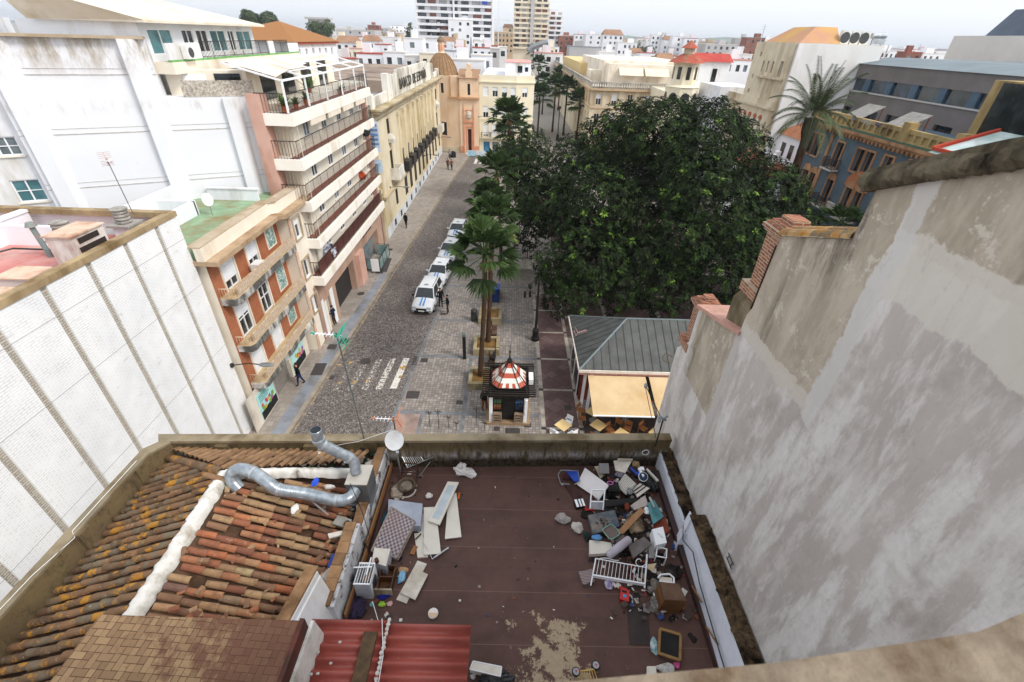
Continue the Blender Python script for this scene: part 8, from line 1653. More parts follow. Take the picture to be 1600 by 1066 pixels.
# ---- cafe pavilion
t=T('cafe_pavilion',(8.5,23.5,0),'low cafe pavilion with a grey standing seam hip roof and red and white walls','cafe building')
CZ=NT('zinc_roof',.5,.4,.2); f=CZ.noise(CZ.pos(),1.5,5); cc_=CZ.mix(CZ.ramp(f,[(.35,0.0),(.65,1.0)]),'#444543','#555653'); CZ.col(CZ.mix(CZ.ramp(CZ.noise(CZ.pos(),45,2),[(.66,0.0),(.7,.5)]),cc_,'#a9aba6'))
x0,x1,y0,y1=4.25,14.5,20.6,26.6; rz=5.0; r0,r1,ry=7.3,12,23.7
A=[(x0,y0,3.4),(x1,y0,3.4),(x1,y1,3.4),(x0,y1,3.4)]; Rg=[(r0,ry,rz),(r1,ry,rz)]
m=M(); m.poly([A[0],A[1],Rg[1],Rg[0]]); m.poly([A[1],A[2],Rg[1]]); m.poly([A[2],A[3],Rg[0],Rg[1]]); m.poly([A[3],A[0],Rg[0]]); m.poly([a for a in A][::-1]); rf=m.build('roof',CZ.m,t)
m=M(); k=x0+.35
while k<x1:
    f=min(1,(k-x0)/(r0-x0)); f2=min(1,(x1-k)/(x1-r1)); f=min(f,f2); m.bar((k,y0,3.41),(k,y0+(ry-y0)*f,3.41+(rz-3.4)*f),.03,.04); k+=.48
k=y0+.35
while k<y1:
    f=min((k-y0)/(ry-y0),(y1-k)/(y1-ry)); m.bar((x0,k,3.41),(x0+(r0-x0)*f,k,3.41+(rz-3.4)*f),.03,.04); k+=.48
m.build('seams',mt('seam_dark','#3b3f3e','#474b4a'),rf)
m=M(); m.bar(A[0],Rg[0],.1,.06); m.bar(A[3],Rg[0],.1,.06); m.bar(Rg[0],Rg[1],.12,.07); m.build('ridge_caps',mt('ridge_zinc','#7b8586','#8a9495',3,.4,.4,.4),rf)
m=M(); m.box(x0-.05,x1,y0-.06,y0-.002,3.2,3.38); m.box(x0-.06,x0-.002,y0,y1,3.2,3.38); m.build('white_fascia',mt('fascia_white','#cfc6bb','#ded6cc'),t)
m=M(); m.box(x0+.02,x1,y0+.01,y0+.05,3.02,3.199); m.box(x0+.01,x0+.05,y0+.06,y1,3.02,3.199); m.build('pink_fascia',mt('fascia_pink','#b37d72','#c48f84'),t)
RW=mt('cafe_red_wall','#6e2a22','#82382d',3,.8); m=M(); m.box(x0+.4,x1-.4,y0+1.3,y1-.4,0,3.0); m.build('wall',RW,t)
m=M(); 
for x in (x0+.45,x0+.85): m.box(x-.08,x+.08,y0+.3,y0+.46,0,3.0)
for y in (22.3,24,25.7): m.box(x0+.3,x0+.42,y-.1,y+.1,0,3.0)
m.build('white_columns',FRAMEW,t)
m=M(); m.box(x0+.32,x0+.39,y0+1.5,y1-.6,.2,2.4); m.box(x0+1.5,x1-1,y0+1.24,y0+1.29,.2,2.6); m.build('dark_windows',GLD,t)
for i,(xa,xb) in enumerate(((4.75,8.05),(8.25,11.6))):
    t1=T('cafe_awning',((xa+xb)/2,20.5,3),['wide beige awning of the cafe, left one','beige awning of the cafe cut by the plastered wall, right one'][i],'awning'); m=M(); m.hexa([(xa,17.95,2.35),(xb,17.95,2.35),(xb,20.55,3.0),(xa,20.55,3.0),(xa,17.95,2.38),(xb,17.95,2.38),(xb,20.55,3.03),(xa,20.55,3.03)]); m.build('canvas',mt('awning_beige','#bfa47c','#ccb48e',.9,.85,.1,dirt='#b8986c',dirtamt=.3),t1)
    m=M(); m.bar((xa,17.94,2.36),(xb,17.94,2.36),.06); m.build('front_bar',FRAMEW,t1); m=M(); m.bar((xa+.05,20.5,2.9),(xa+.05,18,2.32),.04); m.bar((xb-.05,20.5,2.9),(xb-.05,18,2.32),.04); m.build('arms',IRON,t1)
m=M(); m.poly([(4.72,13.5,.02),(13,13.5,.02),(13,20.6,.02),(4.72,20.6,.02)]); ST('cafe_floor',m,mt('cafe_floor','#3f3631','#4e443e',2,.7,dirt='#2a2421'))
YT=mt('table_yellow','#d9b97c','#e2c68c',2,.5,.4)
def table(px,py,label,z=.74,mat=YT,s=.36):
    p=G(px,py,z); t1=T('cafe_table',(p.x,p.y,0),label,'table','cafe tables'); rot=Matrix.Rotation(R(45),3,'Z'); m=M(); m.ob((p.x,p.y,z-.015),(s,s,.015),rot); m.build('tabletop',mat,t1); m=M(); m.cyl((p.x,p.y,0.04),(p.x,p.y,z-.03),.03,n=8); m.cyl((p.x,p.y,0.025),(p.x,p.y,.05),.22,n=12); m.build('leg',STEEL,t1); return p
def chair_proto(name,label,mat,grp):
    t1=T(name,(0,0,0),label,'chair',grp); m=M(); m.box(-.2,.2,-.2,.2,.43,.46); m.build('seat',mat,t1); m=M(); m.box(-.2,.2,.19,.22,.55,.85); m.build('backrest',mat,t1); m=M(); m.bar((-.2,.0,.63),(-.2,.2,.63),.03); m.bar((.2,0,.63),(.2,.2,.63),.03); m.build('armrests',mat,t1)
    for sx in (-1,1):
        for sy in (-1,1): m=M(); m.bar((sx*.18,sy*.18,.02),(sx*.18,sy*.18,.55 if sy>0 else .43),.03); m.build('leg',mat,t1)
    return t1
tabs=[(880,664,'cafe table alone on the maroon paving with white chairs'),(935,664,'cafe table in the open in front of the left awning'),(972,678,'cafe table nearest the parapet, second in the open'),(928,643,'cafe table half under the left corner of the beige awning'),(980,643,'dark orange cafe table in the shade under the awning'),(1027,676,'cafe table beside the plastered wall behind the dark mast')]
pts_=[table(a,b,l,mat=YT if i!=4 else mt('table_orange','#8a4a2a','#9c5a36')) for i,(a,b,l) in enumerate(tabs)]
wc=chair_proto('cafe_chair','white cafe chair right behind the lone table on the maroon paving',FRAMEW,'white chairs at the lone cafe table'); q=pts_[0]; wc.location=(q.x+.35,q.y+.5,0.02); wc.rotation_euler=(0,0,-.6)
dup(wc,(q.x-.5,q.y-.35,.02),2.5,'white cafe chair at the lower left of the lone table'); dup(wc,(q.x+.5,q.y-.4,.02),-2.5,'white cafe chair at the lower right of the lone table')
bc=chair_proto('cafe_chair','brown cafe chair left of the table in the open',mt('chair_brown','#8f5a33','#a56d42',4,.6),'brown cafe chairs'); q=pts_[1]; bc.location=(q.x-.3,q.y-.6,.02); bc.rotation_euler=(0,0,2.6)
for dx,dy,a,i,l in ((.55,-.5,-2.6,1,'brown cafe chair below right of the table in front of the left awning'),(-.55,.6,.6,2,'brown cafe chair behind left of the table nearest the parapet'),(.5,.75,-.5,2,'brown cafe chair behind right of the table nearest the parapet'),(-.7,.4,.8,3,'brown cafe chair at the left corner under the awning'),(-.7,-.3,1.6,3,'brown cafe chair left of the corner table'),(-.6,.6,.7,5,'brown cafe chair behind the table at the plastered wall'),(-.5,-.6,2.4,4,'brown cafe chair in the shade below the dark orange table')):
    q=pts_[i]; dup(bc,(q.x+dx,q.y+dy,.02),a,l)
b=G(905,527,3.5); t1=T('tv_antenna',tuple(b),'small toppled antenna on the left slope of the cafe roof','antenna'); m=M(); p=G(903,520,3.9); m.bar(p,p+Vector((.5,.1,.15)),.03); [m.bar(p+Vector((.1*k,0,.03*k))+Vector((0,-.15,0)),p+Vector((.1*k,0,.03*k))+Vector((0,.15,0)),.015) for k in range(6)]; m.bar(p,G(899,512,4.3),.03); m.tube([G(897,517,3.9),G(900,525,3.7),G(903,519,3.8)],.02,5); m.build('elements',mt('antenna_pink','#b58a86','#c9a09c'),t1)
# railings and little wall under the tree
m=M(); railing(m,[(5,29.0,0.02),(16,29.0,0.02)],1.0,.03,.35,top=.03); TM('park_railing',m,IRON,'dark railing behind the cafe pavilion under the big tree','railing')
m=M(); m.box(-.2,2.6,41.2,41.6,0,1.0); m.box(-.2,.15,41.0,41.8,0,1.6); m.box(2.3,2.7,41.0,41.8,0,1.6); TM('low_stone_wall',m,STONE2,'low pale stone wall with pillars at the left foot of the big tree','wall')
m=M(); railing(m,[(.16,41.4,1.0),(2.3,41.4,1.0)],.8,.03,.2); TM('wall_railing',m,IRON,'short iron railing on top of the low pale stone wall','railing')
# ---- stair entrance at the apartment block
t=T('glass_stair_entrance',(-12.9,41.5,.12),'glass walled stair entrance with dark rails on the pavement before the apartment block','stair entrance'); m=M()
m.box(-13.3,-12.1,39.6,39.65,.13,1.2); m.box(-12.12,-12.08,39.7,43.2,.13,1.2); m.box(-13.3,-12.1,43.25,43.3,.13,1.2); m.build('glass_panel',glass_mat('stair_glass','#6f8a88','#8aa5a2'),t)
m=M(); railing(m,[(-13.3,39.55,.13),(-12.05,39.55,.13),(-12.05,43.3,.13),(-13.3,43.3,.13)],1.15,.015,1.2); m.build('rail',IRON,t)
t1=T('white_notice_board',(-12.3,39.1,.12),'white notice board beside the glass stair entrance','notice board'); m=M(); m.box(-12.7,-12.0,39.0,39.08,.3,1.5); m.build('board',FRAMEW,t1); m=M(); m.box(-12.65,-12.6,38.98,39.1,.12,.3); m.box(-12.1,-12.05,38.98,39.1,.12,.3); m.build('feet',IRON,t1)
# ---- taxis
CARW=mt('car_white','#d3d6da','#dcdfe2',2,.25,.6); CGL=glass_mat('car_glass','#0f1418','#1b242a'); TYRE=mt('tyre','#141414','#1c1c1c'); STR=mt('taxi_blue_stripe','#2f7fc4','#3a8bd0',2,.4)
def car_proto(label,h=1.5,L=4.3,w=.88,mpv=False):
    t1=T('taxi',(0,0,0),label,'car','white taxis queued along the plaza'); f=-L/2; b=L/2
    prof=[(f,.32,.55,.80),(f+.06,.25,.66,.92),(f+.25,.22,.76,.97),(f+.6,.2,.84,1.0),(f+1.0,.2,.92,1.0),(f+1.25,.2,.97,1.0),(0,.2,.98,1.0),(b-.8,.2,1.0,1.0),(b-.3,.22,1.02,.97),(b-.05,.28,.98,.9),(b,.35,.8,.84)]
    m=M(); pr=None
    for y,zl,zh,ws in prof:
        ww=w*ws; zh=zh*(1.06 if mpv else 1); ring=[(-ww*.94,y,zl),(-ww,y,zl+.15),(-ww,y,zh-.22),(-ww*.93,y,zh-.04),(-ww*.6,y,zh),(0,y,zh+.02),(ww*.6,y,zh),(ww*.93,y,zh-.04),(ww,y,zh-.22),(ww,y,zl+.15),(ww*.94,y,zl)]
        a=m.vs(ring)
        if pr is not None:
            for k in range(11): j=(k+1)%11; m.face([pr+k,pr+j,a+j,a+k])
        else: m.face([a+k for k in range(11)][::-1])
        pr=a
    m.face([pr+k for k in range(11)]); m.smooth=True; body_=m.build('body',CARW,t1)
    bz=.97*(1.06 if mpv else 1); gy0=f+1.15; gy1=b-(.12 if mpv else .35); ry0=f+(1.85 if not mpv else 1.75); ry1=b-(.45 if mpv else .95)
    m=M(); bw_,rw=w*.9,w*.72; m.hexa([(-bw_,gy0,bz-.03),(bw_,gy0,bz-.03),(bw_,gy1,bz-.03),(-bw_,gy1,bz-.03),(-rw,ry0,h-.03),(rw,ry0,h-.03),(rw,ry1,h-.03),(-rw,ry1,h-.03)]); m.build('windows',CGL,t1)
    m=M(); m.hexa([(-rw-.02,ry0-.05,h-.035),(rw+.02,ry0-.05,h-.035),(rw+.02,ry1+.05,h-.035),(-rw-.02,ry1+.05,h-.035),(-rw*.85,ry0+.2,h+.03),(rw*.85,ry0+.2,h+.03),(rw*.85,ry1-.15,h+.02),(-rw*.85,ry1-.15,h+.02)])
    for sx in (-1,1):
        for (ya,yb) in ((gy0,ry0),(gy1,ry1)): m.bar((sx*(bw_+.005),ya,bz-.02),(sx*(rw+.01),yb,h-.02),.07)
        ym=(ry0+ry1)/2+.05; m.bar((sx*(bw_+.005),ym,bz-.02),(sx*(rw+.01),ym,h-.02),.06)
    m.build('roof',CARW,t1)
    for sx in (-1,1):
        for y in (f+.8,b-.75):
            m=M(); m.cyl((sx*(w-.17),y,.31),(sx*(w+.012),y,.31),.31,n=18); ty=m.build('wheel',TYRE,t1); m=M(); m.cyl((sx*(w+.0125),y,.31),(sx*(w+.022),y,.31),.19,.17,14); m.build('rim',STEEL,ty)
        m=M(); m.ob((sx*(w+.1),gy0+.25,bz+.06),(.11,.05,.07)); m.build('mirror',CARW if not mpv else BLK,t1)
        m=M(); m.ob((sx*w*.68,f+.1,.66),(.17,.09,.07)); m.build('headlight',mt('headlight','#8f979c','#c5cbd0',9,.1,.8),t1)
        m=M(); m.hexa([(sx*.13-.05,f+.2,.80),(sx*.13+.05,f+.2,.80),(sx*.13+.05,gy0-.02,.99),(sx*.13-.05,gy0-.02,.99),(sx*.13-.05,f+.2,.83 if not mpv else .86),(sx*.13+.05,f+.2,.83 if not mpv else .86),(sx*.13+.05,gy0-.02,1.012 if not mpv else 1.06),(sx*.13-.05,gy0-.02,1.012 if not mpv else 1.06)]); m.build('blue_stripe',STR,t1)
    m=M(); m.ob((0,f+.01,.55),(.42,.03,.09)); m.ob((0,f+.0,.33),(.6,.03,.06)); m.build('grille',BLK,t1)
    m=M(); m.ob((0,f-.03,.43),(.24,.01,.05)); m.build('number_plate',FRAMEW,t1)
    m=M(); m.ob((0,ry0+.35,h+.06),(.17,.07,.05)); m.build('roof_light',mt('taxi_light','#8f9a94','#b0b9b2'),t1)
    if mpv: m=M(); [m.bar((sx*rw*.9,ry0+.1,h+.05),(sx*rw*.9,ry1-.1,h+.05),.04) for sx in (-1,1)]; m.build('roof_rails',PG,t1)
    return t1
def put(o,px,py,rz): p=G(px,py,.0); d=Vector((math.sin(R(rz)),math.cos(R(rz)),0)); c_=p+d*2.15; o.location=(c_.x,c_.y,.002); o.rotation_euler=(0,0,-R(rz))
c1=car_proto('nearest white taxi, a tall estate with roof rails and two blue bonnet stripes',1.68,4.35,.88,True); put(c1,659,493,5)
c2=car_proto('second white taxi in the queue, right behind the tall estate',1.48,4.4,.88); put(c2,679,450,7)
c3=dup(c2,(0,0,0),0,'third white taxi in the queue with open roof rack'); put(c3,696,412,8)
c4=dup(c2,(0,0,0),0,'last white taxi of the queue, half under the palm fronds'); put(c4,710,378,6)
# ---- people (one continuous skinned body each, clothes as children)
def person(px,py,z,label,top,legs,hair='#2a211b',rz=0,step=.12,arms=((-.1,.05),(.05,.1)),h=1.74,bag=None):
    p=G(px,py,z); base=Vector((p.x,p.y,z)); s=h/1.74
    V=[];E_=[];Rd=[]
    def v(x,y,zz,r): V.append((x*s,y*s,zz*s)); Rd.append(r*s*(1.12 if r>.03 else 1)); return len(V)-1
    pel=v(0,0,.95,.145); sp=v(0,0,1.15,.13); ch=v(0,.0,1.34,.155); nk=v(0,-.01,1.5,.058); hd=v(0,-.02,1.6,.088); hd2=v(0,-.01,1.68,.08)
    E_+=[(pel,sp),(sp,ch),(ch,nk),(nk,hd),(hd,hd2)]
    nose=v(0,-.11,1.6,.02); E_.append((hd,nose))
    for k,sx in enumerate((-1,1)):
        st=step*(1 if k else -1); hp=v(sx*.09,0,.9,.1); kn=v(sx*.1,-st*.45-.03,.5,.062); an=v(sx*.1,-st+.03,.09,.042); toe=v(sx*.11,-st-.14,.035,.035); E_+=[(pel,hp),(hp,kn),(kn,an),(an,toe)]
        ax,ay=arms[k]; sh=v(sx*.19,0,1.4,.062); el=v(sx*.25,ay*.3+.02,1.12,.045); wr=v(sx*(.24+ax),-ay-.06,.9 if ay<.2 else 1.1,.032); pm=v(sx*(.24+ax),-ay*1.2-.09,(.9 if ay<.2 else 1.12)-.06,.032); E_+=[(ch,sh),(sh,el),(el,wr),(wr,pm)]
        for j,(dx,dl) in enumerate(((-.024,.075),(-.008,.085),(.008,.08),(.024,.065))): f1=v(sx*(.24+ax)+dx,-ay*1.2-.1-.01*j,V[pm][2]/s-dl*.55,.0095); f2=v(sx*(.24+ax)+dx,-ay*1.2-.085,V[pm][2]/s-dl,.008); E_+=[(pm,f1),(f1,f2)]
        th=v(sx*(.24+ax)-sx*.035,-ay*1.2-.12,V[pm][2]/s-.02,.0105); E_.append((pm,th))
    me=bpy.data.meshes.new('p'); me.from_pydata(V,E_,[]); o=bpy.data.objects.new('p',me); COL.objects.link(o); sk=o.modifiers.new('s','SKIN'); sk.use_smooth_shade=True; me.skin_vertices[0].data  # radii
    for i,r in enumerate(Rd): me.skin_vertices[0].data[i].radius=(r,r*(.75 if i in (pel,sp,ch) else 1)); me.skin_vertices[0].data[i].use_root=(i==pel)
    sb=o.modifiers.new('d','SUBSURF'); sb.levels=1; sb.render_levels=1; bpy.context.view_layer.update()
    m2=bpy.data.meshes.new_from_object(o.evaluated_get(bpy.context.evaluated_depsgraph_get())); bpy.data.objects.remove(o); bpy.data.meshes.remove(me); m2.materials.clear()
    mats=[mt('skin','#a5765c','#b3836a',5,.6),mt('cloth_'+top[1:],top,top,5,.9,.1),mt('cloth_'+legs[1:],legs,legs,5,.9,.1),mt('shoe_dark','#1b1817','#262220')]
    for q in mats: m2.materials.append(q)
    for f in m2.polygons:
        c_=f.center/s; k=0
        if c_.z<.085: k=3
        elif c_.z<.93 and abs(c_.x)<.19: k=2
        elif c_.z<1.5 and not(abs(c_.x)>.2 and c_.z<.9): k=1
        f.material_index=k; f.use_smooth=True
    t1=bpy.data.objects.new('person',m2); COL.objects.link(t1); t1.location=base; t1.rotation_euler=(0,0,rz); tag(t1,label,'person'); XF[t1.name]=Matrix.Translation(base)@Matrix.Rotation(rz,4,'Z'); X=XF[t1.name]
    def tr(mb): mb.v=[tuple(X@Vector(q)) for q in mb.v]; return mb
    m=M(); m.ball((0,.012*s,1.655*s),.1*s,(.95,1.0,.95),12,8); tr(m).build('hair',mt('hair_'+hair[1:],hair,hair,9,.8),t1,smooth=True)
    m=M(); [m.ball((sx*.032*s,-.1*s,1.625*s),.011*s,nu=6,nv=4) for sx in (-1,1)]; tr(m).build('eyes',BLK,t1)
    m=M(); m.lathe((0,0,.9*s),[(.16*s,0),(.165*s,.1*s),(.14*s,.22*s)],12); m.v=[(a,b*.8,c) for a,b,c in m.v]; tr(m).build('jacket_hem',mats[1],t1,smooth=True)
    if bag: m=M(); m.ob((.3*s,.0,.85*s),(.05,.13,.14)); m.bar((.2*s,0,1.4*s),(.3*s,0,1.0*s),.02); tr(m).build('bag',mt('bag_'+bag[1:],bag),t1)
    return t1
person(689,479,.01,'man in black jacket and dark trousers standing beside the nearest taxi','#16161a','#1b1c22',rz=.4,step=.05)
person(700,490,.01,'man in dark jacket and brown trousers facing the other man near the taxis','#1d2430','#4b382a',rz=-1.2,step=.08,arms=((-.12,.25),(-.1,.22)))
person(635,356,.12,'person in a black coat walking on the pavement below the bank windows','#141416','#1d1d20',rz=2.9,step=.2)
person(471,601,.12,'man in a black jacket and blue jeans walking past the flower poster','#15161b','#202c4f',rz=-1.2,step=.2)
person(524,508,.12,'man in a dark blue jacket and brown trousers at the shop entrance with white panels','#1c2438','#4a3728',rz=-1.6,step=.05,arms=((-.1,.25),(-.1,.25)))
person(700,265,.12,'left walker of the far pair in reddish brown clothes with a black bag','#5b3a34','#20202a',rz=.2,step=.2,bag='#1a1a1c')
person(706,266,.12,'right walker of the far pair in an orange brown jacket','#7a4a35','#23242c',rz=-.1,step=.2)
person(703,249,.12,'person in a pale grey top standing by the dark arch at the church corner','#8d8f94','#3a3a40',rz=0,step=.05)
person(757,641,.01,'person with light hair half hidden behind the left side of the kiosk','#1f1d1e','#7a4b2a','#b5a58f',rz=.6,step=.1)
m=M(); p=G(708,246,.1); m.lathe((p.x,p.y,.02),[(.5,0),(.55,.5),(.5,1.0),(.2,1.15)],12); TM('dark_waste_bin',m,BLK,'round black waste container against the chapel wall','bin')
# terrace furniture on balconies
def bsk(px,py,x0,label,mat,r=.25,cat='laundry'):
    d=_ray(px,py); k=x0/d.x; a=Vector((x0,d.y*k,H+d.z*k)); m=M(); blob(m,a,r,(1,1.2,.9),.3); TM(cat,m,mat,label,cat)
bsk(513,393,-13.0,'navy and white laundry hanging on the lowest balcony',mt('laundry_navy','#1b2246','#c9ccd6',3,.9),.5)
bsk(566,275,-13.0,'orange cushion on the middle balcony far end',mt('cushion_orange','#b54a22'),.35,'cushion')
bsk(572,208,-12.3,'dark barbecue on the second balcony from the top',BLK,.3,'barbecue')
for i,(px,py) in enumerate(((536,366),(545,356))):
    d=_ray(px,py); k=-13.2/d.x; a=Vector((-13.2,d.y*k,H+d.z*k)); m=M(); m.cyl(a,a+Vector((0,0,.03)),.4,n=14); m.cyl(a-Vector((0,0,.7)),a,.04,n=6); TM('balcony_table',m,FRAMEW,['round white table on the lowest balcony, nearer one','round white table on the lowest balcony, farther one'][i],'table')
# banner on the apartment end
t=T('blue_notice_banner',(-12.5,46,9),'large pale banner with blue writing lines hanging at the end of the apartment block','banner'); m=M(); m.box(-13.1,-12.2,45.3,45.34,9.6,12.2); m.build('sheet',mt('banner_pale','#b9cbe0','#d3dfeb',1),t); m=M()
for k in range(5): m.box(-13.0,-12.3,45.27,45.29,11.8-k*.4,11.98-k*.4)
m.build('blue_lines',mt('banner_text_blue','#5f86ba','#6f94c4'),t)
t=T('stars_banner',(-12.5,46,7),'smaller blue and white banner below the large pale one','banner'); m=M(); m.box(-13.1,-12.2,45.3,45.34,7.7,8.9); m.build('sheet',mt('banner_pale','#b9cbe0'),t); m=M(); m.box(-13.0,-12.7,45.27,45.29,7.9,8.5); m.box(-12.6,-12.4,45.27,45.29,8.0,8.6); m.build('blue_marks',mt('banner_blue','#2a4fa0'),t)
# antenna on white brick building roof and satellite dish on the green roof
ba=Vector((-15.9,18.4,11.4)); a0=_ray(258,303); yagi((-15.55,18.5,12.4),14.6,(.6,-.5,0),.6,'thin leaning antenna before the blank white party wall',mt('antenna_pink','#b58a86'),lean=(-.1,0))
dd=Vector((-14.9,20.6,11.0)); t=T('small_satellite_dish',tuple(dd),'small white satellite dish on the green roof','satellite dish'); m=M(); nr=Vector((.6,-.7,.3)).normalized(); xx=nr.cross(Vector((0,0,1))).normalized(); yy=xx.cross(nr); c_=G(324,312,11.2); m.ext([c_+xx*.26*math.cos(a)+yy*.34*math.sin(a) for a in [2*PI*k/20 for k in range(20)]],nr*.03); m.build('reflector',FRAMEW,t); m=M(); m.bar(c_,(c_.x,c_.y,10.35),.04); m.build('stand',STEEL,t)
# ================================================================ the far city
FW=[mt('far_white','#dcdde2','#e8e9ec',.08,.9,.1),mt('far_white_b','#d3d2d4','#e0dfe0',.1,.9,.1,dirt='#b5ada2'),mt('far_cream','#d9cdb5','#e2d8c3',.08,.9,.1),mt('far_grey','#a8a6a6','#bab8b8',.1,.9,.1),mt('far_brick','#7f5245','#8f6052',.2,.9,.1),mt('far_tan','#b39a7c','#c2ab8d',.15,.9,.1)]
RF={'r':mt('far_red_roof','#9c4a40','#ae5c50',.2,.8),'o':mt('far_tile_roof','#8d6a53','#9f7c63',.3,.9),'w':mt('far_flat_roof','#cfcac4','#dcd8d3',.1,.9),'g':mt('far_grey_roof','#7b8084','#8d9296',.1,.7),'p':mt('far_pink_roof','#c08a80','#cd9a90',.1,.9)}
fg=random.Random(21)
def far(lab,xa,xb,yt,Y,c=0,roof='w',nw=3,nf=2,fh=3.0,dep=None,gable=False,cat='building',base=0,rows=None):
    a=GY(xa,yt,Y); b=GY(xb,yt+(xb-xa)*.037,Y); zt=(a.z+b.z)/2; W_=b.x-a.x; dep=dep or max(6,W_*.8); base=0
    t=T('far_building',((a.x+b.x)/2,Y,0),lab,cat); p=PL(a.x,Y,b.x,Y); P=p.P; ops=[]
    if nw:
        st=W_/nw; ww=min(1.5,st*.45)
        for f in range(nf):
            z=zt-1.0-f*fh
            for k in range(nw):
                if fg.random()<.88: u=st*(k+.5)+fg.uniform(-.1,.1)*st; ops.append((u-ww/2,u+ww/2,z-1.5,z))
    m=M(); p.wall(m,base,zt,ops,.3); body(m,p,dep,base,zt); m.build('wall',FW[c],t)
    for o in ops: q=M(); q.poly([P(o[0],o[2],-.25),P(o[1],o[2],-.25),P(o[1],o[3],-.25),P(o[0],o[3],-.25)]); q.build('window',GLD if fg.random()<.7 else GLG,t)
    m=M()
    if gable: 
        h=W_*.14+1.2; m.hexa([P(-.3,zt,.4),P(W_+.3,zt,.4),P(W_+.3,zt,-dep-.3),P(-.3,zt,-dep-.3),P(W_*.1,zt+h,-dep*.45),P(W_*.9,zt+h,-dep*.45),P(W_*.9,zt+h,-dep*.55),P(W_*.1,zt+h,-dep*.55)]) 
    else: m.hexa([P(-.1,zt+.002,.1),P(W_+.1,zt+.002,.1),P(W_+.1,zt+.002,-dep-.1),P(-.1,zt+.002,-dep-.1),P(-.1,zt+.3,.1),P(W_+.1,zt+.3,.1),P(W_+.1,zt+.3,-dep-.1),P(-.1,zt+.3,-dep-.1)])
    m.build('roof',RF[roof],t)
    if not gable and W_>5:
        m=M(); u=fg.uniform(.15,.6)*W_; w=min(4,W_*.3); zz=zt+.3; m.hexa([P(u,zz,-dep*.4),P(u+w,zz,-dep*.4),P(u+w,zz,-dep*.7),P(u,zz,-dep*.7),P(u,zz+2.1,-dep*.4),P(u+w,zz+2.1,-dep*.4),P(u+w,zz+2.1,-dep*.7),P(u,zz+2.1,-dep*.7)]); m.build('stair_hut',FW[c],t)
        m=M(); u=fg.uniform(.1,.9)*W_; q=P(u,zz,-dep*.3); m.bar(q,q+Vector((0,0,2.6)),.08); m.bar(q+Vector((-.6,0,2.3)),q+Vector((.6,0,2.3)),.06); m.build('antenna',STEEL,t)
    return t
